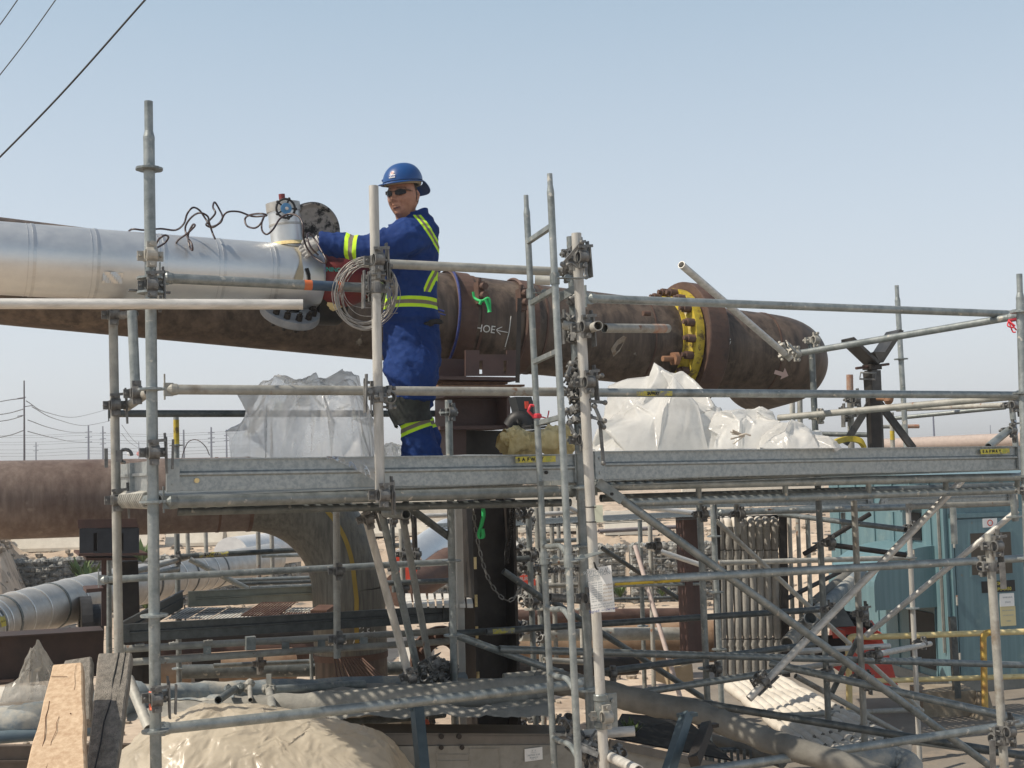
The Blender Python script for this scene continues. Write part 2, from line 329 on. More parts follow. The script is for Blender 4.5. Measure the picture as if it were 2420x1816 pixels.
# ---------------------------------------------------------------- power poles and lines
def pole(x, yt, yb, Z, r, label, arms, m=pole_b, grp='distant steel power poles on the horizon'):
    a, b = VP(x, yt, x+(yb-yt)*.02, yb, Z); b = V3((a.x, a.y, 1.2))
    e = empty('power_pole', b, label, 'power pole', grp)
    q = MB(); q.tube(b, a, r, 8, r*.6, hollow=False); build('shaft', q, m, e)
    for (dy, w0, w1) in arms:
        q = MB(); c = P(x, yt+dy, Z); c = V3((a.x, a.y, c.z)); k = Z/F
        q.tube(c+V3((w0*k, 0, 0)), c+V3((w1*k, 0, 0.1)), r*.35, 6, hollow=False); build('crossarm', q, m, e)
    return e
pole(57, 900, 1090, 120, .12, 'tall brown wooden power pole at far left, the nearest of the poles', [(42, -16, 4), (62, -2, 20), (84, -16, 2)], pole_m, None)
pole(85, 1046, 1090, 420, .35, 'shortest power pole, just right of the tall brown wooden one', [(9, -6, 6), (20, -6, 6)])
pole(209, 1006, 1088, 300, .32, 'power pole left of the left pair of scaffold posts, taller of the two there', [(16, -8, 8), (28, -8, 8), (40, -8, 8)])
pole(243, 1008, 1088, 310, .30, 'power pole partly behind the left pair of scaffold posts', [(16, -7, 7), (30, -7, 7), (42, -7, 7)])
pole(328, 1044, 1082, 420, .22, 'thin pale pole with a red ball beside the front left scaffold post', [(14, -3, 3)])
pole(434, 1016, 1080, 300, .32, 'power pole just right of the yellow banded scaffold post', [])
pole(499, 1010, 1078, 300, .32, 'taller power pole left of the clear plastic heap', [(14, -8, 8), (26, -8, 8), (37, -8, 8)])
pole(535, 1016, 1078, 310, .28, 'power pole close to the clear plastic heap', [(14, -6, 6), (26, -6, 6)])
pole(2205, 975, 1050, 200, .20, 'thin lamp pole on the horizon right of the V shaped pipe jack', [])
pole(2340, 1005, 1048, 420, .20, 'faint thin pole on the horizon near the right edge', [])
q = MB(); q.ball(P(328, 1073, 415), .8); build('marker_ball', q, red, label='red marker ball on the distant overhead line', cat='marker ball')
q = MB(); q.ball(P(305, 1073, 415), .7); build('marker_ball', q, white, label='white marker ball on the distant overhead line', cat='marker ball')
def line(pts, r, label, grp, Z):
    q = MB(); q.path(spline([P(x, y, z) for x, y, z in pts], 8), r, 5); build('power_line', q, black, label=label, cat='power line', group=grp)
OV = 'overhead cables crossing the top left corner'
line([(-60, 432, 14), (140, 228, 13.5), (352, -10, 13)], .011, 'thickest overhead cable crossing the top left corner', OV, 0)
line([(-40, 228, 22), (60, 100, 22), (140, -12, 22)], .010, 'middle overhead cable in the top left corner', OV, 0)
line([(-30, 98, 22), (10, 45, 22), (52, -15, 22)], .010, 'shortest overhead cable in the extreme top left corner', OV, 0)
W = 'distant power lines strung between poles'
for i, (pts) in enumerate([
    [(-30, 956, 130), (20, 946, 125), (54, 942, 120)], [(-30, 984, 130), (20, 977, 125), (56, 967, 120)], [(-30, 1000, 130), (20, 993, 125), (52, 984, 120)], [(-30, 1038, 130), (20, 1030, 125), (55, 1018, 120)],
    [(62, 948, 120), (110, 975, 160), (180, 986, 240), (262, 966, 300)], [(76, 962, 120), (130, 990, 160), (200, 1006, 240), (262, 995, 300)],
    [(66, 993, 120), (120, 1012, 160), (170, 1022, 240), (209, 1022, 300)], [(66, 1020, 120), (120, 1034, 160), (170, 1044, 240), (209, 1046, 300)],
    [(288, 1005, 200), (310, 1035, 250), (328, 1052, 300)], [(288, 1025, 200), (305, 1045, 250), (325, 1058, 300)]]):
    line(pts, .045, ['topmost line leaving the brown pole to the left', 'second line leaving the brown pole to the left', 'third line leaving the brown pole to the left', 'lowest line leaving the brown pole to the left', 'highest line sagging right from the brown pole', 'second line sagging right from the brown pole', 'third line sagging right from the brown pole', 'lowest line sagging right from the brown pole', 'steeper thin line right of the left scaffold posts', 'lower thin line right of the left scaffold posts'][i], W, 0)
ORD = 'topmost second third fourth fifth sixth lowest'.split()
for i, y in enumerate((1024, 1029, 1040, 1046, 1058, 1066, 1073)):
    line([(-30, y+6, 330), (100, y+5, 320), (209, y, 300), (360, y+3, 300), (500, y-2, 300), (640, y-8, 320)], .036, '%s of the straight faint lines low above the horizon at left' % ORD[i], W, 0)
# ---------------------------------------------------------------- big pipes
def pipe_axis(x0, y0, Z0, x1, y1, Z1): return P(x0, y0, Z0), P(x1, y1, Z1)
def band(mb, c, ax, r, wd, t=.004, n=48): return mb.lathe(c-ax*wd/2, ax, [(r-.002, 0), (r+t, 0), (r+t, wd), (r-.002, wd)], n)
# upper brown pipeline
pa = P(-120, 628, 7.8); pb = P(1560, 812, 9.88); ax = (pb-pa).normalized(); RB = .345
E = empty('brown_pipeline', pa, 'large rusty brown steel pipeline crossing behind the worker', 'pipeline')
q = MB(); n1 = (pb-pa).length
EXT = 0
while PX(pb+ax*EXT)[0] < 1802: EXT += .01
bend = []; end = pb+ax*EXT; away = (NRM*.95+V3((0, 0, -.04))).normalized()
cc = end+away*.47
for i in range(13):
    t = i/12*math.radians(80); bend.append(cc-away*.47*math.cos(t)+ax*.47*math.sin(t))
q.path([pa+ax*(n1*i/12) for i in range(13)]+[pb+ax*(EXT*(i+1)/6) for i in range(5)]+bend+[bend[-1]+(bend[-1]-bend[-2]).normalized()*.6], RB, 64)
build('pipe_wall', q, rust, E)
def apt(px):  # point on axis whose image x is px
    lo, hi = 0, n1+2.5
    for _ in range(40):
        m_ = (lo+hi)/2
        if PX(pa+ax*m_)[0] < px: lo = m_
        else: hi = m_
    return pa+ax*lo
def cyl_map(c, axd, r, ang0):   # text on a cylinder: u along the axis, v round it; ang0=0 faces the camera
    tc = (ORG-c).normalized(); al = tc.dot(axd); tc = (tc-axd*al); c = c+axd*(r*al/tc.length); tc.normalize(); up = axd.cross(tc); up = up if up.z > 0 else -up
    return lambda u, v: c+axd*u+(tc*math.cos(ang0+v/r)+up*math.sin(ang0+v/r))*(r+.0065)
for x, wd in ((1100, .02), (1250, .015), (1500, .012), (1790, .012)):
    q = MB(); band(q, apt(x), ax, RB, wd, .006); build('weld_seam', q, rustr, E)
q = MB()
for x, wd in ((1067, .14), (1215, .10)):
    c = apt(x); band(q, c, ax, RB+.003, wd, .016)
    q.lathe(c, ax, [(RB+.016, -wd*.62), (RB+.03, -wd*.5), (RB+.016, -wd*.38)], 48)
build('saddle_strap', q, rustr, E)
for x, y in ((1133, 690), (1232, 706)):
    q = MB(); c = FP(x, y, OFF(x, y, 8.87)); d = (c-apt(x)).normalized()
    q.bar(c-UP*.09+LON*.0, c+UP*.07, .05, .09, NRM)
    for k in (-.035, .03): q.tube(c+UP*k-NRM*.09+LON*.01, c+UP*(k+.01)+NRM*.05, .028, 6, hollow=False)
    q.tube(c-UP*.1, c+UP*.1, .018, 8, hollow=False)
    build('strap_bolt', q, rustr, E)
# yellow flange pair
def flange_bolts(c, axd, r, n, bl, br, mat_, parent, name='flange_bolt', half=False):
    x, y, z = basis(axd)
    for i in range(n):
        a = 2*math.pi*i/n; d = x*math.cos(a)+y*math.sin(a)
        q = MB(); p = c+d*r; q.tube(p-z*bl/2, p-z*bl*.12, br, 6, hollow=False); q.tube(p+z*bl*.12, p+z*bl/2, br, 6, hollow=False); q.tube(p-z*bl*.68, p+z*bl*.68, br*.55, 8, hollow=False)
        build(name, q, mat_, parent)
cy = apt(1575); q = MB()
q.lathe(cy, ax, [(RB-.01, -.055), (RB+.010, -.055), (RB+.016, -.02), (RB+.04, 0), (RB+.105, 0), (RB+.105, .075), (RB-.01, .075)], 56)
build('yellow_flange', q, yellow, E)
q = MB(); q.lathe(cy, ax, [(RB-.01, .10), (RB+.165, .085), (RB+.17, .095), (RB+.17, .26), (RB+.16, .27), (RB-.01, .29)], 56); build('flange_guard', q, rustr, E)
flange_bolts(cy+ax*.02, ax, RB+.072, 20, .17, .034, rustr, E)
q = MB(); p0 = P(1566, 848, 9.42); q.tube(p0, P(1596, 848, 9.48), .022, 8, hollow=False); q.tube(P(1590, 848, 9.46), P(1600, 848, 9.48), .055, 6, hollow=False); build('drift_pin', q, mat('orange_rust', (.20, .10, .055), (.30, .16, .09), .7), E)
# lower flange piece under the pipe
q = MB(); c = P(1500, 906, 9.9); q.lathe(c-UP*.06, (UP+LON*.1), [(.05, 0), (.17, 0), (.17, .05), (.05, .05)], 28); build('outlet_flange', q, yellow, E)
# chalk writing
cm = cyl_map(apt(1148), ax, RB, -.10); q = text_mb('HOE', .075, cm, bold=.0006); build('chalk_mark', q, chalk, E)
q = MB(); cm = cyl_map(apt(1192), ax, RB, -.12)
q.path([cm(.045, .12), cm(.04, 0), (cm(.035, -.11))], .0035, 5); q.path(spline([cm(.03, .0), cm(-.06, .01), cm(-.02, .035), cm(-.06, .01), cm(-.025, -.02)]), .003, 5); build('chalk_mark', q, chalk, E)
cm = cyl_map(apt(1684), ax, RB, .22)
q = MB(); q.path([cm(-.14, .0), cm(-.10, -.16), cm(.12, -.13), cm(.16, .0)], .0035, 5)
build('chalk_mark', q, chalk, E)
for s, u, v in (('~^w#~ OLA', -.0, .03), ('EP 93  OK', 0, -.06), ('~w~^~w', -.02, .10)):
    q = text_mb(s, .062, (lambda a, b, cm=cm, u=u, v=v: cm(a+u, b+v)), bold=.0008); build('chalk_mark', q, chalk, E)
cm = cyl_map(apt(1855), ax, RB, -.38); q = MB()
q.add([cm(-.07, -.015), cm(.02, -.03), cm(.02, .005), cm(-.07, .02)], [(0, 1, 2, 3)]); q.add([cm(.015, -.06), cm(.075, -.02), cm(.015, .045)], [(0, 1, 2)]); build('painted_arrow', q, mat('pink_marking', (.6, .45, .42), None, .7), E)
cm = cyl_map(apt(180), ax, RB, -.30); q = MB(); q.path([cm(-.04, -.05), cm(.05, -.05), cm(.05, .05), cm(-.04, .05)], .002, 4, closed=True); build('chalk_mark', q, mat('faded_chalk', (.3, .27, .25), None, .8), E)
q = MB(); cm = cyl_map(apt(1466), ax, RB, -.15)
q.add([cm(-.07, -.03), cm(-.03, -.09), cm(.01, -.04), cm(.05, .07), cm(.02, .08), cm(-.03, .04)], [(0, 1, 2, 3, 4, 5)]); build('scraped_patch', q, mat('scraped_paint', (.22, .15, .09), (.34, .30, .25), .8, 0, 30), E)
# lugs on the pipe
q = MB(); c = P(1528, 741, 9.28); q.tube(c-LON*.03, c+LON*.03, .022, 6, hollow=False); build('lug', q, rustr, E)
# silver clad pipe
sa = P(-120, 603, 6.1); sb = P(738, 659, 6.98); sx = (sb-sa).normalized(); RS = .186
S = empty('clad_pipe', sa, 'silver aluminium clad pipe at upper left ending beside the dark red valve', 'insulated pipe')
q = MB(); L = (sb-sa).length; q.path([sa+sx*(L*i/10) for i in range(11)]+[sb+sx*.02], [RS]*11+[RS-.012], 64); build('cladding', q, silver, S)
polb = mat('polished_band', (.58, .59, .59), None, .30, .8)
def spt(px):
    lo, hi = 0, L
    for _ in range(40):
        m_ = (lo+hi)/2
        if PX(sa+sx*m_)[0] < px: lo = m_
        else: hi = m_
    return sa+sx*lo
for x in (72, 220, 375, 512, 635):
    q = MB(); c = spt(x); band(q, c, sx, RS, .015, .0018, 64); band(q, c-sx*.030, sx, RS, .004, .0012, 64); build('steel_band', q, polb, S)
q = MB(); c = spt(700)
q.grid(lambda a, b: (lambda cm: cm((a-.5)*(.03+.02*math.sin(b*7)), -.1+b*.26))(cyl_map(c+sx*(.03*math.sin(b*2)), sx, RS, .2)), 4, 12); build('torn_tape', q, mat('tan_tape', (.40, .35, .25), None, .7), S)
q = MB(); cm = cyl_map(spt(728), sx, RS, .12); q.add([cm(-.02, .03), cm(.0, .035), cm(.012, .0), cm(.015, -.045), cm(0, -.05), cm(-.004, -.01)], [(0, 1, 2, 3, 4, 5)]); build('hole', q, blackp, S)
# dent
q = MB(); cm = cyl_map(spt(268), sx, RS, -.33); q.grid(lambda a, b: cm((a-.5)*.10, (b-.5)*.06)+(ORG-spt(268)).normalized()*(.006*math.sin(a*9+b*5)), 10, 8, smooth=False); build('dented_patch', q, silver, S)
# neck on the pipe
t0 = P(668, 481, 6.93); q = MB()
un = (t0-P(677, 560, 6.93)).normalized(); c0 = P(681, 590, 6.93)
q.path([c0, c0+un*.14, t0], .090, 40); build('neck_cladding', q, silver, S)
q = MB(); q.lathe(t0-un*.02, un, [(.088, -.03), (.096, -.03), (.096, .02), (.05, .032), (.001, .032)], 40); q.lathe(c0+un*.13, un, [(.089, 0), (.0925, .002), (.0925, .012), (.089, .014)], 40); build('neck_cap', q, silverd, S)
q = MB(); q.tube(t0+un*.012+LON*.0, t0+un*.052, .018, 12, hollow=False); build('plug', q, redp, S)
q = MB(); q.path([c0+un*.02, c0+un*.040], [.108, .0935], 30); build('sealant_collar', q, foam, S)
# gate wheel
hw = P(675, 493, 6.78); hx = (ORG-hw).normalized(); hx = (hx+V3((.25, 0, 0))).normalized()
H = empty('valve_handwheel', hw, 'small black spoked handwheel with blue hub on the silver neck', 'handwheel')
x_, y_, z_ = basis(hx); q = MB(); q.path([hw+x_*math.cos(a*math.pi/10)*.052+y_*math.sin(a*math.pi/10)*.052 for a in range(20)], .0065, 8, closed=True)
for a in range(5): d = x_*math.cos(a*1.257)+y_*math.sin(a*1.257); q.tube(hw+d*.02, hw+d*.052, .005, 6, hollow=False); q.ball(hw+d*.056, .009)
build('rim', q, black, H)
q = MB(); q.disc(hw+z_*.012, z_, .030, .014, 24); build('hub', q, mat('light_blue', (.08, .24, .45), None, .5), H)
q = MB(); q.tube(hw-z_*.10, hw+z_*.034, .009, 10, hollow=False); build('stem', q, steelw, H)
# dirty disc (open blind flange)
dm = mat('grease_smeared_metal', (.26, .23, .20), (.40, .36, .31), .6, .2, 9, .1, c3=(.012, .011, .010), s3=11, t3=(.47, .55))
c = P(738, 545, 7.02); q = MB(); d = (ORG-c).normalized(); d = (d+V3((.45, 0, .05))).normalized()
D = empty('blind_flange_cover', c, 'round grease smeared cover plate standing behind the worker\'s hand', 'cover plate')
q.lathe(c-d*.02, d, [(.001, 0), (.150, 0), (.157, .01), (.157, .05), (.148, .054), (.128, .044), (.001, .040)], 48, smooth=False); build('plate', q, dm, D)
q = MB(); q.lathe(c-d*.02, d, [(.1575, .008), (.1605, .012), (.1605, .046), (.1575, .05)], 48); build('plate_rim', q, steelbk, D)
# red valve
V = empty('red_valve', P(790, 665, 7.1), 'dark red valve body between the silver pipe end and the coiled wire', 'valve')
v0 = sb+sx*.0; q = MB()
q.lathe(v0, sx, [(.12, 0), (.15, .03), (.165, .10), (.16, .17), (.14, .25), (.10, .33), (.08, .36)], 32, smooth=True); build('body', q, redp, V)
q = MB(); q.lathe(v0+sx*.36, sx, [(.04, 0), (.13, 0), (.13, .03), (.04, .03)], 32); q.lathe(v0+sx*.40, sx, [(.04, 0), (.13, 0), (.13, .03), (.04, .03)], 32); q.tube(v0+sx*.43, v0+sx*.72, .085, 24, hollow=False); build('pale_flange', q, mat('pale_grey_paint', (.25, .26, .28), (.36, .37, .39), .55), V)
flange_bolts(v0+sx*.38, sx, .108, 10, .10, .012, clampm, V)
q = text_mb('WARNING', .034, cyl_map(v0+sx*.085, sx, .165, .34), bold=.0009); build('lettering', q, mat('green_stencil', (.05, .42, .36), None, .6), V)
q = MB(); q.ball(v0+sx*.08-UP*.15, .07, 12, 8, .12, sc=(1.3, 1, .6)); build('wool_packing', q, foam, V)
# light grey branch flange underneath
fc = P(688, 728, 6.84); fn = (UP*.75-NRM*.55+LON*.10).normalized(); q = MB()
B = empty('branch_flange', fc, 'pale grey bolted branch flange under the end of the silver pipe', 'flange')
q.lathe(fc-fn*.05, fn, [(.05, 0), (.165, 0), (.17, .012), (.165, .045), (.05, .045)], 48); build('flange_ring', q, mat('pale_flange_paint', (.19, .20, .215), (.30, .31, .32), .5, 0, 9), B)
flange_bolts(fc-fn*.02, fn, .128, 12, .09, .020, steelbk, B)
q = MB(); q.path([P(722, 715, 6.98), P(790, 722, 7.15)], [.13, .12], 36); build('branch_neck', q, steelbk, B)
# blue strap ring round the pipe
q = MB(); bx, by, bz = basis(ax); c = apt(1042)
q.path([c+bx*math.cos(i*math.pi/30)*(RB+.045)+by*math.sin(i*math.pi/30)*(RB+.045) for i in range(60)], .010, 8, closed=True)
RG = build('blue_mesh_ring', q, mat('blue_strap', (.012, .018, .09), (.03, .05, .20), .7, 0, 70), label='dark blue woven strap ring round the brown pipe behind the worker\'s back', cat='strap')
q = MB(); q.tube(P(1050, 737, 8.4), P(1014, 724, 8.4), .008, 6, hollow=False); q.tube(P(1053, 745, 8.4), P(1014, 736, 8.4), .006, 6, hollow=False); build('blue_cord', q, MATS['blue_strap'], RG)
# lower left brown line with elbow
la = P(-140, 1186, 9.35); lb = P(585, 1168, 10.15); lx = (lb-la).normalized(); RL_ = .305
G = empty('line_pipe_with_elbow', la, 'thick brown line pipe at left below deck level turning down in a grey steel elbow', 'pipeline')
q = MB(); q.path([la+(lb-la)*(i/10) for i in range(11)], RL_, 64); build('pipe_run', q, rustp, G)
dn = V3((0.02, -.03, -1)).normalized(); Rb = .82; ctr = lb+dn*Rb; arc = [ctr-dn*Rb*math.cos(t)+lx*Rb*math.sin(t) for t in [math.radians(90)*i/16 for i in range(17)]]
q = MB(); q.path(arc, RL_+.002, 64); build('elbow', q, elbowm, G)
q = MB(); q.path([arc[-1]+dn*(.55*i/4) for i in range(5)], RL_, 64); build('elbow_tangent', q, elbowm, G)
q = MB(); band(q, arc[-1]+dn*.55, dn, RL_, .05, .006); band(q, lb, lx, RL_, .03, .006); band(q, lb-lx*.25, lx, RL_, .02, .004); build('weld_seam', q, rustr, G)
q = MB(); q.path([arc[-1]+dn*(.55+2.1*i/6) for i in range(7)], RL_-.004, 64); build('riser', q, rust, G)
# yellow paint stripe down the elbow
tcv = lambda p: (ORG-p).normalized()
q = MB(); vs = []
for i in range(26):
    t = math.radians(30+60*i/25) if i < 20 else math.radians(90); p = ctr-dn*Rb*math.cos(t)+lx*Rb*math.sin(t)
    if i >= 20: p = p+dn*(.07*(i-19))
    tan = (lx*math.cos(t)+dn*math.sin(t)).normalized(); o = (p-ctr).normalized() if i < 20 else lx
    tv = tcv(p); tv = (tv-tan*tv.dot(tan)); tv = (tv-o*tv.dot(o)).normalized(); a = .25-.3*smooth(0, 25, i)
    for w_ in (-.06, .06): vs.append(p+(tv*math.cos(a+w_)+o*math.sin(a+w_))*(RL_+.006))
q.add(vs, [(2*i, 2*i+1, 2*i+3, 2*i+2) for i in range(25)], True); build('yellow_paint_run', q, mat('yellow_paint_run', (.28, .19, .03), (.36, .25, .05), .6), G)
for s, a, h in (('8', -.15, .40), ('7', .10, .40), ('OLV 2', .30, .36), ('5', .50, .34), ('4', .68, .36), ('DA', -.62, .25), ('10', -.55, .45)):
    base = arc[-1]+dn*h; tv = tcv(base); tv = (tv-dn*tv.dot(dn)).normalized(); rt = (tv.cross(dn)).normalized(); rt = rt if rt.dot(LON) > 0 else -rt
    mp_ = (lambda u, v, base=base, tv=tv, rt=rt, a=a: base-dn*v+(tv*math.cos(a+u/RL_)+rt*math.sin(a+u/RL_))*(RL_+.004))
    build('chalk_mark', text_mb(s, .07, mp_ if len(s) < 5 else (lambda u, v, mp_=mp_: mp_(v*.8, u*.8)), bold=.0008), chalk, G)
# lower left clad pipe running off to the back
lp = [P(-60, 1492, 10.2), P(0, 1467, 10.6), P(240, 1402, 12.3), P(430, 1362, 14.0), P(560, 1338, 15.6), P(640, 1322, 17)]
C = empty('clad_ground_pipe', lp[0], 'dusty silver clad pipe rising from the lower left corner towards the back', 'insulated pipe')
q = MB(); q.path(spline(lp, 5), .215, 40); build('cladding', q, silverd, C)
sp = spline(lp, 12)
for i in range(4, 44, 2):
    q = MB(); d = (sp[i+1]-sp[i]).normalized(); band(q, sp[i], d, .216, .014 if i % 6 else .03, .005, 40); build('steel_band', q, silver if i % 6 else galvd, C)
q = MB(); cm = cyl_map(P(6, 1466, 10.6), (lp[2]-lp[1]).normalized(), .216, -.05); q.grid(lambda a, b: cm((a-.5)*.07, (b-.5)*.085), 4, 6); build('caution_label', q, yellab, C)
q = text_mb('CAUTION', .014, (lambda a, b, cm=cm: cm(a, b)+NRM*-.004), bold=.0003); build('lettering', q, blackp, C)
q = MB(); q.path([P(500, 1345, 14.8), P(550, 1300, 14.9), P(600, 1312, 15)], .02, 6)
bp = spline([P(545, 1312, 16.5), P(620, 1300, 18), P(720, 1290, 20), P(800, 1270, 22)], 5)
q = MB(); q.path(bp, .24, 32); build('white_clad_pipe', q, mat('white_cladding', (.6, .6, .6), (.72, .72, .71), .5, .2, 5), label='white clad pipe far behind the steel elbow at left', cat='insulated pipe')
q = MB(); q.path(spline([P(960, 1345, 15.2), P(1020, 1300, 16), P(1062, 1270, 16.8)], 5), .26, 32); build('silver_cross_pipe', q, silver, label='silver pipe end slanting up behind the props, left of the dark column', cat='insulated pipe')
q = MB(); q.path(spline([P(940, 1395, 14.5), P(1000, 1370, 15), P(1062, 1330, 15.6)], 5), .20, 32); build('rusty_cross_pipe', q, rustr, label='rusty pipe under the silver one, left of the dark column', cat='pipe')
# white vertical clad pipe & brown background pipes
q = MB(); q.path([P(985, 1540, 11.8), P(985, 1640, 11.6)], .17, 28); build('white_riser', q, mat('white_wrap', (.5, .48, .44), (.62, .60, .56), .7, 0, 6), label='short white wrapped pipe right of the brown riser', cat='insulated pipe')
for (x0, y0, x1, y1, Z, r, mm, lb_) in [
    (330, 1600, 690, 1575, 12.5, .20, mat('tan_dusty_pipe', (.20, .12, .07), (.38, .27, .18), .8, 0, 3), 'tan dusty ground pipe seen under the lower deck at left'),
    (1190, 1540, 1690, 1515, 13.5, .24, MATS['tan_dusty_pipe'], 'long tan dusty pipe lying on the ground behind the ladder'),
    (1230, 1500, 1620, 1498, 12.8, .07, galv2, 'thin pale strapped pipe lying above the tan ground pipe'),
    (1200, 1460, 1620, 1455, 15.5, .10, rustr, 'brown pipe far behind the ladder in front of the sand'),
    (300, 1512, 770, 1500, 12.0, .09, steelbk, 'dark pipe behind the truss of the lower deck at left'),
    (280, 1548, 760, 1532, 13.0, .16, rustr, 'brown pipe lying behind the lower deck at left'),
    (430, 1588, 1060, 1578, 10.6, .06, galvd, 'thin dark pipe low behind the lower rails at left'),
    (1190, 1585, 1500, 1572, 12.2, .10, steelbk, 'dark pipe on the ground in front of the tan one')]:
    q = MB(); a, b = P(x0, y0, Z), P(x1, y1, Z*1.06); q.tube(a, b, r, 28); build('ground_pipe', q, mm, label=lb_, cat='pipe')
# far pipe on the right horizon
q = MB(); q.tube(P(2080, 1052, 60), P(2480, 1036, 52), .30, 20, hollow=False); build('distant_pipeline', q, mat('pink_pipe', (.33, .27, .24), (.40, .33, .29), .7), label='faded pink pipeline on the horizon at the right edge', cat='pipeline')
for i, x in enumerate((2092, 2104, 2118, 2130, 2158, 2175, 2187, 2203)):
    q = MB(); q.ball(P(x, 1049-(i > 3)*4, 60), .14, 6, 4); q.box(P(x, 1048-(i > 3)*4, 60), V3((.14, 0, 0)), V3((0, .14, 0)), V3((0, 0, .14))); q.tube(P(x, 1046-(i > 3)*4, 60), P(x, 1062, 60), .05, 6, hollow=False); build('marker_post', q, steelbk, label='%s small dark marker from the left in the row on the right horizon' % 'first second third fourth fifth sixth seventh last'.split()[i], cat='marker post', group='row of dark markers on the horizon')
# ---------------------------------------------------------------- scaffold kit
RT = .0245
def _coupler():
    """right angle coupler: jaw round the local Z tube, second jaw round an X tube in front (-Y)"""
    m = MB(); O = V3((0, 0, 0)); X = V3((1, 0, 0)); Y = V3((0, 1, 0)); Z = V3((0, 0, 1))
    m.lathe(O-Z*.026, Z, [(.0255, 0), (.033, .002), (.033, .05), (.0255, .052)], 16)
    c = -Y*.056; m.lathe(c-X*.026, X, [(.0255, 0), (.033, .002), (.033, .05), (.0255, .052)], 16)
    m.box(-Y*.028, X*.022, Y*.014, Z*.024)
    for s in (-1, 1):
        m.box(X*.045*s, X*.014, Y*.009, Z*.022); m.tube(X*.047*s-Y*.035, X*.047*s+Y*.035, .0065, 8, hollow=False); m.tube(X*.047*s+Y*.02, X*.047*s+Y*.034, .012, 6, hollow=False)
        m.box(c+Z*.045*s, X*.022, Y*.009, Z*.014); m.tube(c+Z*.047*s-Y*.035, c+Z*.047*s+Y*.03, .0065, 8, hollow=False); m.tube(c+Z*.047*s-Y*.034, c+Z*.047*s-Y*.02, .012, 6, hollow=False)
    return m
def _wedge_coupler():
    m = _coupler(); X = V3((1, 0, 0)); Y = V3((0, 1, 0)); Z = V3((0, 0, 1))
    m.bar(X*.062-Z*.10-Y*.01, X*.055+Z*.09-Y*.01, .008, .030, Y); m.bar(X*.062-Z*.10-Y*.035, X*.06+Z*.07-Y*.03, .006, .010, Y)
    m.bar(-X*.03-Y*.075+Z*.05, X*.05-Y*.08+Z*.055, .010, .014, Z); return m
def _rosette():
    m = MB(); Z = V3((0, 0, 1)); n = 32
    o = [V3((math.cos(2*math.pi*i/n), math.sin(2*math.pi*i/n), 0))*(.063 if i % 4 else .059) for i in range(n)]
    inn = [V3((math.cos(2*math.pi*i/n), math.sin(2*math.pi*i/n), 0))*.0245 for i in range(n)]
    m.rings([[p+Z*.005 for p in inn], [p+Z*.005 for p in o], [p-Z*.005 for p in o], [p-Z*.005 for p in inn]], smooth=False)
    m.lathe(-Z*.012, Z, [(.0245, 0), (.028, .003), (.028, .021), (.0245, .024)], 16); return m
def me_of(name, mb, mm):
    return mesh_of(name, mb, mm, V3((0, 0, 0)))
ME = {'c': me_of('coupler', _coupler(), clampm), 'cl': me_of('coupler_pale', _coupler(), clampl), 'w': me_of('wedge_coupler', _wedge_coupler(), clampm), 'wl': me_of('wedge_coupler_pale', _wedge_coupler(), clampl), 'r': me_of('rosette', _rosette(), galv), 'rd': me_of('rosette_dark', _rosette(), galvd), 'rl': me_of('rosette_light', _rosette(), galv2)}
def frame(o, z, x): 
    z = z.normalized(); y = z.cross(x).normalized(); x = y.cross(z)
    return Matrix.Translation(o) @ Matrix((x, y, z)).transposed().to_4x4()
def clamp(par, x, y, Z=None, off=None, kind='c', s=1.0, axx=None, axz=None, flip=1):
    p = P(x, y, Z) if Z is not None else FP(x, y, off or 0)
    M = frame(p, axz or UP, (axx or LON)*flip) @ Matrix.Scale(s, 4); return inst('coupler', ME[kind], M, par)
def ros(par, x, y, Z, s=1.0, kind='r', ax=None):
    return inst('rosette', ME[kind], frame(P(x, y, Z), ax or UP, LON) @ Matrix.Scale(s, 4), par)
def on(a, b, y):  # point of tube a-b whose image row is y
    lo, hi = 0, 1
    ya, yb = PX(a)[1], PX(b)[1]
    for _ in range(30):
        m_ = (lo+hi)/2
        if (PX(a+(b-a)*m_)[1] < y) == (ya < yb): lo = m_
        else: hi = m_
    return a+(b-a)*lo
def post(S, x0, y0, x1, y1, Z, m=galv, r=RT, rings=(), clamps=(), spig=0, name='post', rk='r', label=None):
    a, b = VP(x0, y0, x1, y1, Z); q = MB()
    if spig:
        k = on(a, b, y0+spig); q.tube(k, b, r, 18); q.tube(a, k+(b-a).normalized()*.05, r*.76, 14); q.lathe(k-(b-a).normalized()*-.0, (b-a), [(r*.76, -.03), (r*1.03, .0), (r*1.03, .012), (r, .02)], 18)
        q.tube(on(a, b, y0+spig*1.3)-NRM*(r+.003), on(a, b, y0+spig*1.3), .007, 8, hollow=False)
    else: q.tube(a, b, r, 18)
    o = build(name, q, m, S); 
    if label: o['label'] = label
    for y in rings: inst('rosette', ME[rk], frame(on(a, b, y), (a-b), LON), o)
    for c in clamps:
        y, kd = c[0], c[1]; fl = c[2] if len(c) > 2 else 1
        inst('coupler', ME[kd], frame(on(a, b, y), (a-b), LON*fl), o)
    return o, a, b
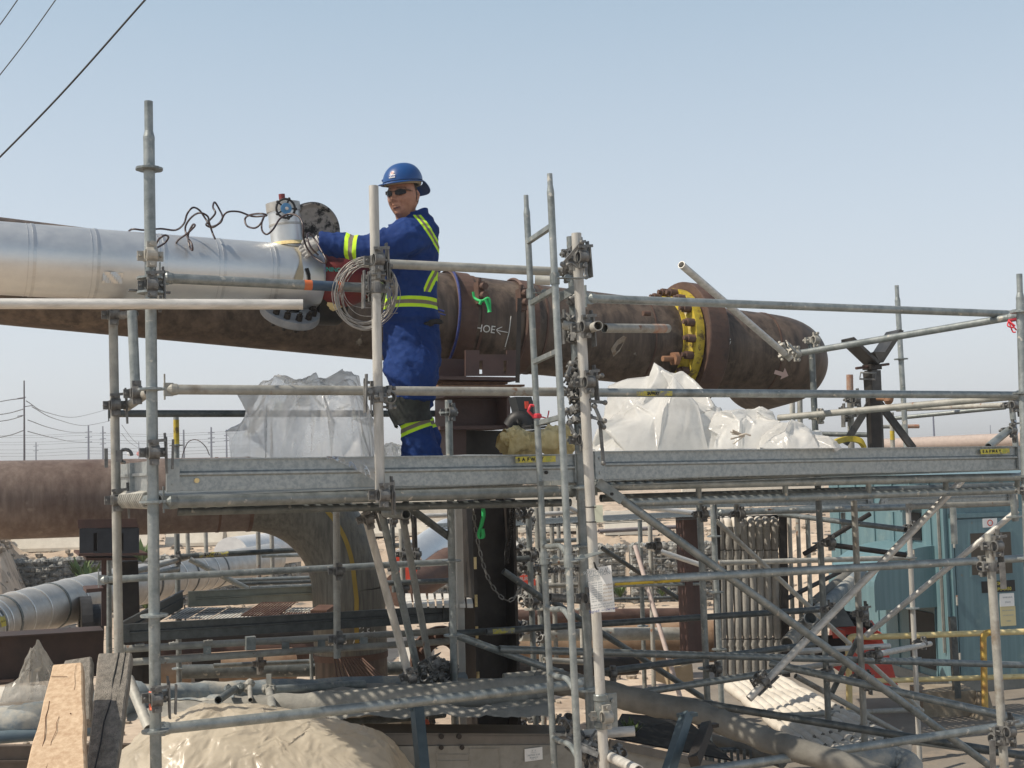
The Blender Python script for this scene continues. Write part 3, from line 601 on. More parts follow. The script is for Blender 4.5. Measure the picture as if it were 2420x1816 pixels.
def ledger(S, x0, y0, x1, y1, Z, m=galv, r=RT, Z1=None, heads=True, name='ledger', mi=None, label=None, flat=False):
    if Z1 is None: a, b = RL(x0, y0, x1, y1, Z)
    else: a, b = P(x0, y0, Z), P(x1, y1, Z1)
    q = MB(); q.tube(a, b, r, 18); d = (b-a).normalized()
    if heads and r > .02:
        for p, s in ((a, 1), (b, -1)):
            q.lathe(p+d*s*.035, d*s, [(r, 0), (r+.004, -.01), (r+.006, -.035), (.012, -.06)], 14)
            q.box(p-d*s*.012, d*.022, UP*.032, NRM*.013)
            q.bar(p-d*s*.03+UP*.075, p-d*s*.03-UP*.05, .006, .022, NRM)
    o = build(name, q, m, S)
    if label: o['label'] = label
    return o, a, b
def tapeon(par, a, b, t0, t1, m=yellab, r=RT, name='tape', seg=14):
    q = MB(); pts = [a+(b-a)*(t0+(t1-t0)*i/3) for i in range(4)]; x, y, z = basis(b-a)
    q.rings([q.ring(p, x, y, r+.0012, 18) for p in pts]); return build(name, q, m, par)
def labelon(par, a, b, t, w_, h_, ang, m=None):
    c = a+(b-a)*t; d = (b-a).normalized(); f = cyl_map(c, d, RT-.005, ang); q = MB(); q.grid(lambda s, u: f((s-.5)*w_, (u-.5)*h_), 10, 5); return build('label_strip', q, m or wornlab, par)
def tubetext(par, s, size, a, b, t, r=RT, ang=0.0, m=blackp, lift=.002):
    c = a+(b-a)*t; d = (b-a).normalized(); f = cyl_map(c, d, r-.002, ang); q = text_mb(s, size, f, bold=.0012); return build('lettering', q, m, par)
def toeboard(S, x0, yt0, yb0, x1, yt1, yb1, off, m=board, name='toe_board', endcap=True):
    a0, a1 = FP(x0, yt0, off), FP(x1, yt1, off); h = .5*((a0-FP(x0, yb0, off)).length+(a1-FP(x1, yb1, off)).length)
    prof = [(.0, .0), (-.018, .0), (-.018, -.006), (0.0, -.006), (0.0, -h*.38), (-.016, -h*.44), (-.016, -h*.50), (0.0, -h*.55), (0.0, -h+.004), (.03, -h+.004), (.03, -h), (.004, -h), (.004, 0)]
    q = MB(); q.rings([[p+NRM*a+UP*z for a, z in prof[::-1]] for p in (a0, a1)], smooth=False, cap=(True, True)); o = build(name, q, m, S)
    q = MB(); d = (a1-a0).normalized()
    for p, s in ((a0, 1), (a1, -1)): q.box(p+d*s*.03-UP*h/2-NRM*.011, d*.03, NRM*.009, UP*h*.48); q.disc(p+d*s*.03-UP*h*.25-NRM*.022, NRM, .009, .008, 10); q.disc(p+d*s*.03-UP*h*.75-NRM*.022, NRM, .009, .008, 10); build('end_plate', q, m, o); q = MB()
    return o, a0, a1, h
def board_label(par, x, y, w, h, off, s='SAFWAY'):
    c = FP(x, y, off-.021); q = MB(); q.box(c, LON*w/2, NRM*.001, UP*h/2); o = build('name_label', q, yellab, par)
    n_ = len(s)
    for i, ch in enumerate(s):
        q = text_mb(ch, h*.78, flatmap(c-NRM*.003-LON*(w*.42-(i)*w*.115), LON, UP), bold=.0012); build('letter', q, blackp, o)
    q = MB(); q.box(c+LON*w*.31-NRM*.002, LON*w*.05, NRM*.0006, UP*h*.38); build('stamp', q, mat('olive_print', (.38, .40, .08), None, .6) if 'olive_print' not in MATS else MATS['olive_print'], o)
    return o
def deck(S, u0, u1, o0, o1, z, m=galv, pitch=.062, name='deck_plank', t=.004):
    """perforated steel plank: side channels, cross strips and long strips leaving rows of holes"""
    q = MB(); p = lambda u, o, dz=0: WP(u, o, z+dz)
    for o in (o0, o1): q.bar(p(u0, o, -.022), p(u1, o, -.022), .045 if False else .004, .046, NRM)
    n = int((u1-u0)/pitch)
    for i in range(n+1):
        u = u0+(u1-u0)*i/n; q.box(p(u, (o0+o1)/2), LON*pitch*.27, NRM*(o1-o0)/2, UP*t/2)
    for k in range(5):
        o = o0+(o1-o0)*k/4; q.box(p((u0+u1)/2, o, .003), LON*(u1-u0)/2, NRM*(o1-o0)*.075, UP*.001)
    return build(name, q, m, S)
def strut(S, p0, p1, r, m, name='strut'): q = MB(); q.tube(p0, p1, r, 12, hollow=False); return build(name, q, m, S)
def pile(par, n, fx, fy, fz, kinds='cw', s=1.0):
    for i in range(n):
        z = V3((random.gauss(0, 1), random.gauss(0, 1), random.gauss(0, 1))).normalized(); x = z.cross(V3((random.random(), random.random()+.1, .3)))
        inst('coupler', ME[random.choice(kinds)], frame(P(fx(), fy(), fz()), z, x) @ Matrix.Scale(s, 4), par)
U_ = random.uniform
# ================================================================ MAIN PLATFORM
M_ = empty('work_scaffold', WP(2.6, 1.0, .0), 'galvanised scaffold platform with guard rails that the worker stands on', 'scaffold')
pA, a, b = post(M_, 351, 240, 369, 1850, 5.8, galv, rings=(400, 658, 692, 920, 1186, 1455, 1728), clamps=((1070, 'w', 1), (1648, 'w', 1)), spig=85, r=.0262)
inst('coupler', ME['cl'], frame(on(a, b, 606), (a-b), LON), pA); inst('coupler', ME['w'], frame(on(a, b, 676), (a-b), LON), pA)
for y in (1640, 1655, 1670): q = MB(); c = on(a, b, y); q.lathe(c-UP*.014, UP, [(.0262, 0), (.029, .004), (.0275, .014), (.0295, .022), (.0262, .028)], 18); build('tape', q, orange, pA)
q = MB(); q.bar(on(a, b, 1040)+LON*.09-NRM*.03, on(a, b, 1110)+LON*.085-NRM*.03, .008, .032, NRM); build('wedge_bar', q, clampm, pA); q = MB(); q.bar(on(a, b, 1620)+LON*.09-NRM*.03, on(a, b, 1690)+LON*.085-NRM*.03, .008, .032, NRM); build('wedge_bar', q, clampm, pA)
pB, a, b = post(M_, 267, 735, 281, 1545, 6.55, galv2, rings=(), clamps=((745, 'c'), (958, 'w'), (1182, 'w')), r=.024)
q = MB(); q.bar(on(a, b, 932)-NRM*.03, on(a, b, 985)-NRM*.03, .03, .008, NRM); build('wedge_bar', q, clampm, pB); q = MB(); q.bar(on(a, b, 1060)-NRM*.03-LON*.05, on(a, b, 1105)-NRM*.03-LON*.05, .018, .008, NRM); build('wedge_bar', q, clampm, pB); q = MB(); q.bar(on(a, b, 1155)-NRM*.03+LON*.02, on(a, b, 1208)-NRM*.03+LON*.02, .025, .008, NRM); build('wedge_bar', q, clampm, pB)
post(M_, 312, 735, 321, 940, 6.2, galv, r=.0245, clamps=((930, 'c'),))
ledger(M_, 300, 962, 352, 926, 6.7, galv2, Z1=6.0, heads=False, name='transom')
ledger(M_, 285, 745, 318, 742, 6.5, clampm, Z1=6.2, heads=False, name='transom', r=.02)
ledger(M_, 285, 1188, 372, 1180, 6.6, galv, Z1=5.8, heads=False, name='transom')
q = MB(); c0 = P(290, 1182, 6.5); c1 = P(352, 1182, 5.95); q.path([c0+(c1-c0)*(i/90)+UP*.042*math.cos(i*.9)+LON*.042*math.sin(i*.9) for i in range(91)], .006, 6); build('coiled_rod', q, galv2, M_)
q = MB(); c = P(296, 1078, 6.4); q.path([c+V3((math.cos(t), 0, math.sin(t)))*.034 for t in [i*math.pi/8 for i in range(13)]], .009, 7); q.bar(c-UP*.03-LON*.03, c+UP*.03-LON*.03, .02, .03); build('open_coupler', q, clampm, M_)
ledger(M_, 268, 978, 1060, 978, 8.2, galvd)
# rails, left bay
L1, a, b = ledger(M_, 393, 658, 868, 681, 5.9, galv)
tapeon(L1, a, b, .67, .71, mat('orange_paint', (.55, .12, .03), (.45, .14, .06), .7, 0, 30)); tapeon(L1, a, b, .71, .83, mat('dark_blue_paint', (.02, .05, .10), (.05, .08, .12), .6, 0, 20)); tapeon(L1, a, b, .84, .865, MATS['orange_paint'])
q = MB(); q.tube(P(-60, 718, 5.50), P(716, 720, 5.76), .0245, 20); RW = build('ledger', q, alumh, M_, label='long pale aluminium guard rail tube running off the left edge')
clamp(M_, 357, 718, 5.76, kind='w', axz=LON, axx=UP)
ledger(M_, 404, 921, 1368, 927, 5.95, galv2)
L3, a, b = ledger(M_, 845, 621, 1330, 643, 6.3, galv2, heads=False)
# centre pale post
pC, a, b = post(M_, 883, 440, 899, 1188, 6.14, alum, clamps=((617, 'w'), (682, 'w', -1), (927, 'w', -1), (1170, 'w')), r=.0242)
inst('coupler', ME['w'], frame(on(a, b, 652), (a-b), NRM), pC); inst('coupler', ME['c'], frame(on(a, b, 940), (a-b), NRM), pC)
q = MB()
for y, s in ((640, 1), (665, -1), (700, 1), (955, -1), (1195, 1)):
    c = on(a, b, min(y, 1180))+LON*.05*s-NRM*.04; q = MB(); q.path([c+UP*.04, c-UP*.05, c-UP*.055+LON*.012, c+UP*.035+LON*.012], .004, 5); build('wedge_pin', q, clampm, pC)
# rails, right bay
L4, a4, b4 = ledger(M_, 1395, 706, 2398, 743, 6.95, galv)
L5, a5, b5 = ledger(M_, 1396, 928, 2410, 934, 6.9, galv)
labelon(L5, a5, b5, .128, .235, .022, -.15); tubetext(L5, 'SAFWAY', .020, a5, b5, .125, ang=-.15)
# toe boards
T1, *_r = toeboard(M_, 392, 1085, 1164, 1378, 1073, 1139, -.035); board_label(T1, 1266, 1086, .235, .032, -.035)
q = MB(); q.disc(FP(465, 1136, -.04), NRM, .012, .01, 14); build('rivet', q, foam, T1)
q = MB(); q.disc(FP(1291, 1117, -.04), NRM, .010, .008, 14); build('bolt_hole', q, blackp, T1)
T2, *_r = toeboard(M_, 1402, 1067, 1132, 2416, 1054, 1112, -.03); board_label(T2, 2352, 1067, .24, .032, -.03)
# left end toe board
a0 = P(285, 1098, 6.75); a1 = P(352, 1090, 5.95); q = MB(); q.slab([a0, a1, a1-UP*.15, a0-UP*.15], V3((.006, .002, 0))); q.slab([a0-UP*.055-LON*.012, a1-UP*.055-LON*.012, a1-UP*.07-LON*.012, a0-UP*.07-LON*.012], V3((.02, 0, 0))); m_ = (a0+a1)/2; q.bar(m_-LON*.006, m_-UP*.15-LON*.006, .03, .01, NRM); build('toe_board', q, board, M_)
# truss ledgers under the deck
ledger(M_, 402, 1187, 1352, 1161, 5.85, galv, r=.030)
ledger(M_, 420, 1209, 1348, 1188, 6.15, galvd, r=.022, heads=False)
LT, a, b = ledger(M_, 1420, 1150, 2420, 1127, 6.85, galv, r=.0265)
LB, a2, b2 = ledger(M_, 1475, 1189, 2412, 1158, 6.95, galv, heads=False)
for x in (1651, 1856, 2053, 2235, 2404):
    y0 = 1149-(x-1420)*.023+6; y1 = 1189-(x-1475)*.033-4; q = MB(); q.tube(FP(x, y0, OFF(1420, 1150, 6.85)), FP(x, y1+4, OFF(1475, 1189, 6.95)), .017, 12, hollow=False); q.lathe(FP(x, y1+3, OFF(1475, 1189, 6.95)), UP, [(.03, -.015), (.018, .012)], 12); build('truss_strut', q, galv, M_)
tb = [ (L5, a5, b5) ]
q = MB(); cm = cyl_map(a2+(b2-a2)*.0, (b2-a2).normalized(), .0245, 0)
# decks
zD = 2.875
for k in range(8): deck(M_, .10, 2.36, .04+k*.25, .04+k*.25+.235, zD)
for k in range(8): deck(M_, 2.46, 5.50, .04+k*.25, .04+k*.25+.235, zD-.0)
ledger(M_, 1420, 1178, 2400, 1148, 8.3, galvd, r=.026, heads=False)
# middle cluster of posts
pM, aM, bM = post(M_, 1349, 560, 1401, 1850, 6.72, galv, rings=(703, 1152, 1630, 1290), clamps=((600, 'w'), (640, 'c', -1), (770, 'w', -1), (790, 'c'), (885, 'c'), (930, 'w'), (1040, 'c'), (1412, 'c')), r=.0245)
pN, aN, bN = post(M_, 1362, 552, 1430, 1850, 6.36, alum, clamps=((612, 'w'), (775, 'w'), (905, 'w'), (1690, 'cl')), r=.0262)
q = MB(); d = (bN-aN).normalized()
c = on(aN, bN, 1640); e = on(aN, bN, 1722); q.tube(c, e, .034, 18); q.lathe(c, d, [(.035, .0), (.039, .005), (.039, .03), (.035, .035)], 18); q.lathe(e, d, [(.035, -.04), (.039, -.035), (.039, -.01), (.035, -.005)], 18); q.box((c+e)/2+LON*.055-NRM*.01, LON*.028, NRM*.006, UP*.085)
q.disc((c+e)/2+LON*.055-NRM*.02+UP*.05, NRM, .012, .012, 6); q.disc((c+e)/2+LON*.055-NRM*.02-UP*.05, NRM, .012, .012, 6); build('sleeve_coupler', q, galv, pN)
q = MB()
for (x, y, dx, dy) in ((1330, 625, 45, -52), (1383, 600, 2, 55), (1388, 902, 34, -14), (1392, 948, 38, 4), (1395, 985, 34, 10), (1405, 960, 22, 50), (1418, 1000, 8, 95), (1340, 970, -14, 24), (1345, 1000, 14, 30), (1350, 860, -10, 30)):
    p0 = P(x, y, 6.3); p1 = P(x+dx, y+dy, 6.28); q = MB(); q.bar(p0, p1, .016, .010, NRM); q.ball(p1, .014, 8, 5); q.ball(p0, .016, 8, 5); build('wedge_bar', q, clampm, pN)
q = MB(); q.path(spline([P(1332, 645, 6.35), P(1336, 630, 6.3), P(1350, 622, 6.3), P(1364, 632, 6.3)], 4), .008, 6); build('wedge_bar', q, clampm, pN)
# stub tubes at the middle cluster
for (x0, y0, x1, y1, Z0, Z1, mm) in ((1264, 662, 1300, 664, 6.3, 6.3, galv2), (1428, 776, 1578, 777, 6.35, 6.9, galv2), (1338, 797, 1414, 770, 7.0, 6.15, galv2), (1330, 768, 1362, 775, 6.5, 6.5, galv2)):
    q = MB(); q.tube(P(x0, y0, Z0), P(x1, y1, Z1), RT, 18); o = build('stub_tube', q, mm, M_)
    if x0 == 1428: tapeon(o, P(x0, y0, Z0), P(x1, y1, Z1), .72, .93, mat('rust_patch', (.32, .15, .09), (.36, .30, .25), .8, 0, 20))
for (x0, y0, x1, y1, Z0, Z1, mm) in ((1375, 1737, 1500, 1728, 6.35, 6.35, alumh), (1388, 1762, 1510, 1822, 6.5, 5.85, alumh)):
    q = MB(); q.tube(P(x0, y0, Z0), P(x1, y1, Z1), .0262, 20); build('stub_tube', q, mm, M_)
for (x, y) in ((1352, 1722), (1364, 1748), (1380, 1778), (1396, 1806), (1448, 1786)): pile(M_, 1, lambda: x, lambda: y, lambda: 6.25, 'cw', .95)
for y in (604, 630, 705, 772, 797, 868, 888, 908, 942, 968, 992): pile(M_, 1, lambda: 1347+U_(-8, 12)+(y-600)*.03, lambda: y, lambda: 6.62, 'cw', .72)
# right end post and back posts
post(M_, 2409, 648, 2444, 1850, 7.85, galv, spig=55, rings=(738, 930, 1127, 1320), clamps=((1160, 'c'),))
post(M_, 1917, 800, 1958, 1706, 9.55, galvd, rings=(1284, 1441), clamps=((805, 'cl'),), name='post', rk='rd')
post(M_, 2119, 675, 2142, 1062, 11.2, galv, spig=35, rings=(849,))
post(M_, 1060, 946, 1076, 1740, 8.1, galv, rings=(976, 1326, 1502), clamps=((975, 'c'),))
ledger(M_, 1872, 838, 2396, 749, 9.5, galv, Z1=8.05)
ledger(M_, 1840, 988, 2400, 937, 9.4, galv2, Z1=8.2, heads=False)
ledger(M_, 2120, 968, 2384, 957, 11.5, galv2, Z1=10.2, r=.022, heads=False)
ledger(M_, 2105, 990, 2376, 963, 11.8, galv, Z1=11, r=.020, heads=False)
LX, a, b = ledger(M_, 2080, 1009, 2172, 1008, 13, galv2, Z1=13.0, heads=False, r=.02); tapeon(LX, a, b, .62, .99, MATS['rust_patch'], r=.02)
ledger(M_, 1930, 1026, 2050, 1028, 12, galvd, Z1=11.8, heads=False)
clamp(M_, 1927, 985, 9.3, kind='cl'); clamp(M_, 1872, 838, 9.35, kind='cl'); clamp(M_, 2384, 958, 9.9)
PR, a, b = post(M_, 2390, 945, 2401, 1062, 10.2, galv, clamps=((958, 'w'),)); tapeon(PR, a, b, .42, .70, mat('blue_white_tape', (.55, .6, .66), (.15, .3, .55), .5, 0, 15))
q = MB(); q.tube(P(2336, 1056, 9.6), P(2386, 1016, 9.9), .03, 14); build('stub_tube', q, galv, M_)
clamp(M_, 2380, 1018, 9.9, kind='w')
# braces and rails in the front plane, below the deck
BR, a, b = ledger(M_, 1416, 1142, 2400, 1854, 6.8, galv, heads=False, name='brace', r=.0245)
q = MB(); e0 = FP(1412, 1140, OFF(1416, 1142, 6.77)); e1 = FP(1470, 1182, OFF(1416, 1142, 6.77)); q.bar(e0, e1, .012, .056, NRM.cross(e1-e0)); build('flattened_end', q, galv, BR); q = MB(); q.disc(FP(1446, 1168, OFF(1416, 1142, 6.72)), NRM, .009, .01, 10); build('pin_hole', q, blackp, BR)
O1, a, b = ledger(M_, 1420, 1376, 2470, 1317, 6.75, galv, heads=False); tapeon(O1, a, b, .985, .999, yellow); 
q = MB(); cm = cyl_map(a+(b-a)*.09, (b-a).normalized(), RT-.004, -.75); q.grid(lambda s, t: cm((s-.5)*.42, (t-.5)*.016), 8, 4); build('yellow_mark', q, yellow, O1)
ledger(M_, 385, 1723, 1372, 1617, 5.85, galv, r=.0262)
ledger(M_, 1500, 1845, 2480, 1700, 6.5, galv, heads=False, r=.0245)
PF, a, b = post(M_, 2337, 1262, 2376, 1850, 6.95, galv2, clamps=((1290, 'w'), (1340, 'c', -1), (1725, 'w'), (1750, 'c', -1)), r=.0245)
q = MB(); q.bar(P(2368, 1330, 6.85), P(2372, 1392, 6.85), .014, .03); build('wedge_bar', q, clampm, PF); q = MB(); q.bar(P(2345, 1750, 6.8), P(2347, 1840, 6.8), .014, .03); build('wedge_bar', q, clampm, PF)
# safety tag paper and plain tag plate
def paper(x0, y0, x1, y1, Z, m, name, par=None, bend_=.0, n=8, **kw):
    q = MB(); q.grid(lambda a, b: P(x0[0]+(x0[1]-x0[0])*a+(x1[0]-x0[0])*b*0+b*(x1[0]-x0[0])*(1-a)+b*(x1[1]-x0[1])*a, y0+(y1-y0)*b, Z+bend_*math.sin(a*3.1+b*1.5)), n, n)
    return build(name, q, m, par, **kw)
def sheet(pts, Z, m, name, par=None, wob=.0, n=8, **kw):
    (x0, y0), (x1, y1), (x2, y2), (x3, y3) = pts; q = MB()
    q.grid(lambda a, b: P((x0*(1-a)+x1*a)*(1-b)+(x3*(1-a)+x2*a)*b, (y0*(1-a)+y1*a)*(1-b)+(y3*(1-a)+y2*a)*b, Z+wob*math.sin(a*4+b*3)), n, n); return build(name, q, m, par, **kw)
TG = sheet([(1387, 1346), (1444, 1336), (1454, 1446), (1398, 1448)], 6.14, white, 'inspection_tag', wob=.006, label='white printed inspection tag tied to the pale post beside the ladder', cat='tag')
gp = mat('grey_print', (.28, .32, .34), (.38, .42, .44), .7)
def tagline(x, y, w, s, sz, Z=6.12, m=gp):
    c = P(x, y, Z); r = (P(x+10, y-1.6, Z)-c).normalized(); u = (P(x, y-10, Z)-c).normalized(); build('print', text_mb(s, sz, flatmap(c, r, u), bold=.0002), m, TG)
tagline(1402, 1352, 0, 'SCAFFOLD', .021); tagline(1432, 1348, 0, '//', .03, m=blackp); tagline(1414, 1358, 0, '\\ CAUTION', .024)
for i in range(3): tagline(1402, 1364+i*4, 0, 'INSPECTED', .014)
for i in range(9): tagline(1408, 1378+i*5.4, 0, '/  name date', .013)
for i in range(5): tagline(1436, 1382+i*9, 0, 'checked', .014, m=mat('tan_print', (.45, .38, .30), None, .7) if i == 0 else MATS['tan_print'])
tagline(1424, 1428, 0, 'do not alter this scaffold', .012); tagline(1424, 1434, 0, 'inspect before each use', .012); tagline(1426, 1442, 0, 'Signed  ~~/w~w~', .020, m=bluepr)
q = MB(); q.path(spline([P(1404, 1330, 6.2), P(1408, 1342, 6.14), P(1413, 1347, 6.13)], 4), .005, 6); build('tie', q, blackp, TG)
PT = sheet([(1404, 1195), (1424, 1194), (1426, 1235), (1407, 1235)], 6.24, mat('pale_green_card', (.62, .64, .50), None, .6), 'tag_plate', wob=0, label='small pale card tied to the pale post above the printed tag', cat='tag')
for y in (1199, 1234): q = MB(); c = on(aN, bN, y); q.lathe(c, UP, [(.0265, -.002), (.0285, 0), (.0265, .004)], 14); q.tube(c-NRM*.026, P(1408, y, 6.22), .003, 5, hollow=False); build('cable_tie', q, blackp, PT)
# ================================================================ LADDER
LA = empty('scaffold_ladder', P(1290, 1160, 6.25), 'narrow galvanised access ladder clamped upright in the middle of the platform', 'ladder')
_, la0, la1 = post(LA, 1243, 462, 1312, 1850, 6.45, galv, r=.0170, spig=42, name='side_rail')
_, lb0, lb1 = post(LA, 1299, 411, 1369, 1850, 6.02, galv, r=.0178, spig=42, name='side_rail')
for y0, y1 in ((572, 534), (717, 684), (856, 830), (1001, 986), (1143, 1141), (1290, 1299), (1436, 1452), (1592, 1618), (1742, 1778)):
    q = MB(); p0, p1 = on(la0, la1, y0), on(lb0, lb1, y1)
    if y0 < 1250: q.bar(p0, p1, .024, .024)
    else: q.path(spline([p0, p0*.7+p1*.3, p0*.3+p1*.7+UP*.01, p1-UP*.03], 5), .014, 8)
    build('rung', q, galv, LA)
def strapbr(y0, y1, x2, y2, a, b, Z2):
    p = on(a, b, (y0+y1)/2); q = MB(); h = (y1-y0)/F*6.2/2; q.lathe(p-UP*h, UP, [(.019, 0), (.024, 0), (.024, 2*h), (.019, 2*h)], 14); e = P(x2, y2, Z2); q.bar(p-NRM*.022, e-NRM*.02, .004, 2*h, (e-p).cross(UP)); q.disc((p*.65+e*.35)-NRM*.03, NRM, .018, .016, 12); build('bracket', q, galv, LA)
strapbr(646, 672, 1376, 660, lb0, lb1, 6.3); strapbr(683, 706, 1330, 692, la0, la1, 6.6); strapbr(1306, 1334, 1340, 1318, la0, la1, 6.6); strapbr(1312, 1340, 1412, 1305, lb0, lb1, 6.25)
q = MB(); q.bar(P(1320, 705, 6.5), P(1372, 675, 6.35), .006, .045); build('bracket', q, galv, LA)
ribm = mat('red_ribbon', (.55, .03, .05), (.65, .05, .07), .5)
q = MB(); c = on(la0, la1, 985); q.lathe(c-UP*.01, UP, [(.018, 0), (.026, .004), (.026, .02), (.018, .026)], 10); q.path([c-LON*.02, c-LON*.05+UP*.03, c-LON*.035+UP*.06, c+UP*.055-LON*.01], .008, 5); q.path([c+LON*.02, c+LON*.06-UP*.01, c+LON*.07+UP*.03], .004, 5); build('red_ribbon', q, ribm, label='red ribbon knotted round the left rail of the ladder', cat='ribbon')
q = MB(); c = P(2384, 758, 8.0)
for i in range(4): q.path(spline([c, c+V3((random.uniform(-.02, .04), -.02, -.02-.018*i)), c+V3((.02+.02*random.random(), -.03, -.04-.013*i))], 4), .005, 5)
q.path([c, c+LON*.07+UP*.01, c+LON*.08-UP*.05], .010, 5); build('red_ribbon', q, ribm, label='red ribbon tied where the top rails meet the right corner post', cat='ribbon')
# loose bright tube clamped above
q = MB(); a, b = P(1610, 626, 7.9), P(1866, 846, 9.15); q.tube(a, b, .0245, 18); LT_ = build('loose_tube', q, alumh, label='bright tube sticking up at a slant in front of the brown pipeline', cat='scaffold tube'); clamp(LT_, 1858, 836, 9.1, kind='wl', axz=(b-a), axx=LON)
for (x, y0, y1) in ((1870, 784, 800), (1888, 763, 800)):
    a, b = VP(x, y0, x+3, y1+200, 14); q = MB(); q.tube(a, b, .03, 10); build('far_post', q, galv2, label='short far post top poking up %s behind the end of the brown pipeline' % ('right' if x > 1880 else 'left'), cat='scaffold tube')
# ================================================================ LOWER LEFT PLATFORM
S2 = empty('lower_scaffold', at_z(520, 1500, 1.85), 'lower scaffold bay with a mesh deck round the steel riser at left', 'scaffold')
post(S2, 255, 1128, 258, 1545, 10.2, galv, rings=(1207, 1370), spig=45)
q = MB(); a, b = VP(255.2, 1124, 256, 1172, 10.17); q.tube(a, b, .026, 12); build('yellow_sleeve', q, yellow, S2); q = MB(); a, b = VP(256.5, 1430, 258, 1485, 10.15); q.tube(a, b, .026, 12); build('yellow_sleeve', q, yellow, S2)
PY, a, b = post(S2, 416, 978, 418, 1100, 11.0, galv, rings=(1053,)); tapeon(PY, a, b, .12, .60, yellow)
post(S2, 418, 1262, 424, 1640, 11.0, galv, clamps=((1318, 'c'), (1455, 'w')), rings=(1580,))
for x, Z in ((443, 14.5), (486, 14.5), (610, 13.5), (642, 13.8)): post(S2, x, 1258, x+3, 1360 if x < 600 else 1395, Z, galv2)
post(S2, 795, 1188, 797, 1556, 8.45, galv2, clamps=((1350, 'c'), (1510, 'c')))
ledger(S2, 244, 1371, 1072, 1328, 8.3, galv)
LS, a, b = ledger(S2, 428, 1316, 706, 1300, 10.9, galvd, heads=False); labelon(LS, a, b, .27, .26, .034, .2); tubetext(LS, 'SAFWAY', .032, a, b, .25, ang=.2)
ledger(S2, 618, 1314, 770, 1311, 13.2, galv, heads=False, r=.022)
ledger(S2, 285, 1362, 440, 1318, 9.5, galv2, Z1=11.2, heads=False); ledger(S2, 262, 1376, 418, 1345, 8.6, galvd, Z1=10.9, heads=False)
ledger(S2, 448, 1322, 585, 1392, 10.8, galv, Z1=10.9, heads=False, name='brace')
L6, a, b = ledger(S2, 285, 1535, 1060, 1492, 8.3, galv2)
ledger(S2, 312, 1565, 1060, 1516, 8.3, galv2, heads=False)
for x in (490, 675, 760, 860):
    y = 1535-(x-285)*.0555; q = MB(); o_ = OFF(285, 1535, 8.27); q.slab([FP(x-9, y+4, o_), FP(x+9, y+4, o_), FP(x+9, y+26, o_), FP(x-9, y+26, o_)], NRM*.006); build('truss_plate', q, galv, S2)
for x in (330, 410, 492):
    y = 1533-(x-285)*.0555; q = MB(); c = FP(x, y-6, OFF(285, 1535, 8.25)); q.box(c, LON*.03, NRM*.02, UP*.006); q.ball(c+UP*.004, .008, 8, 5); build('deck_clip', q, galv2, S2)
q = MB(); o_ = OFF(285, 1535, 8.2); q.slab([FP(583, 1507, o_), FP(605, 1505, o_), FP(604, 1537, o_), FP(582, 1538, o_)], NRM*.06); build('hook_plate', q, galv, S2)
ledger(S2, 505, 1574, 765, 1562, 10.5, galv, heads=False, r=.02)
post(S2, 612, 1545, 614, 1594, 10.3, galv2, clamps=((1568, 'c'),))
for x in (735, 750): post(S2, x, 1545, x+2, 1612, 10.8, galv, r=.016)
T3, a0, a1, h = toeboard(S2, 283, 1476, 1518, 1063, 1431, 1472, OFF(283, 1500, 8.15), m=mat('dark_toe_board', (.055, .06, .06), (.09, .10, .10), .5, .3, 20))
T4, *_r = toeboard(S2, 444, 1398, 1437, 775, 1383, 1418, OFF(444, 1410, 10.0), m=mat('olive_toe_board', (.27, .28, .23), (.36, .37, .31), .55, .2, 8))
a0 = P(290, 1473, 8.2); a1 = P(432, 1398, 9.9); q = MB(); q.slab([a0, a1, a1-UP*.13, a0-UP*.13], V3((-.008, 0, 0))); q.bar(a0+UP*.004, a1+UP*.004, .02, .012); q.bar(a0-UP*.055, a1-UP*.055, .03, .012); build('toe_board', q, MATS['dark_toe_board'], S2)
o2 = OFF(283, 1500, 8.2)
q = MB(); dk = mat('pale_deck', (.58, .56, .51), (.74, .71, .65), .6, .1, 5)
u_ = lambda x, y, z=1.86: at_z(x, y, z)
for k in range(7):
    x0 = 396+k*50; q.add([u_(x0, 1463), u_(x0+47, 1463), u_(x0+47+46, 1436), u_(x0+46, 1436)], [(0, 1, 2, 3)])
pd = build('deck_plank', q, dk, S2)
q = MB()
for k in range(40):
    t = k/40; q.bar(u_(392+t*350, 1464, 1.868), u_(442+t*350, 1436, 1.868), .0035, .003, UP)
q.bar(u_(400, 1450, 1.87), u_(760, 1442, 1.87), .012, .004, UP); build('deck_ribs', q, galvd, pd)
q = MB(); gr = mat('rusty_grating', (.10, .05, .035), (.18, .10, .07), .8, 0, 12)
for k in range(12): t = k/12; q.bar(u_(570+t*90, 1456, 1.93), u_(620+t*85, 1424, 1.93), .006, .010, UP)
for k in range(4): t = k/3; q.bar(u_(570+50*t, 1456-32*t, 1.925), u_(660+45*t, 1456-32*t, 1.925), .006, .006, UP)
for k in range(14): t = k/14; q.bar(u_(660+t*80, 1456, 1.90), u_(668+t*80, 1448, 1.90), .006, .01, UP)
for k in range(8): t = k/8; q.bar(u_(735+t*40, 1448, 1.93), u_(755+t*40, 1434, 1.93), .012, .03, UP)
build('loose_grating', q, gr, label='rusty bar grating piece lying on the lower mesh deck', cat='grating')
q = MB()
for k in range(9): q.slab([u_(960+k*18, 1437, 1.95), u_(974+k*18, 1437, 1.95), u_(970+k*18, 1412, 1.95), u_(958+k*18, 1412, 1.95)], UP*.03)
build('deck_plank', q, dk, S2)
ledger(S2, 760, 1385, 1060, 1373, 10.6, galvd, heads=False)
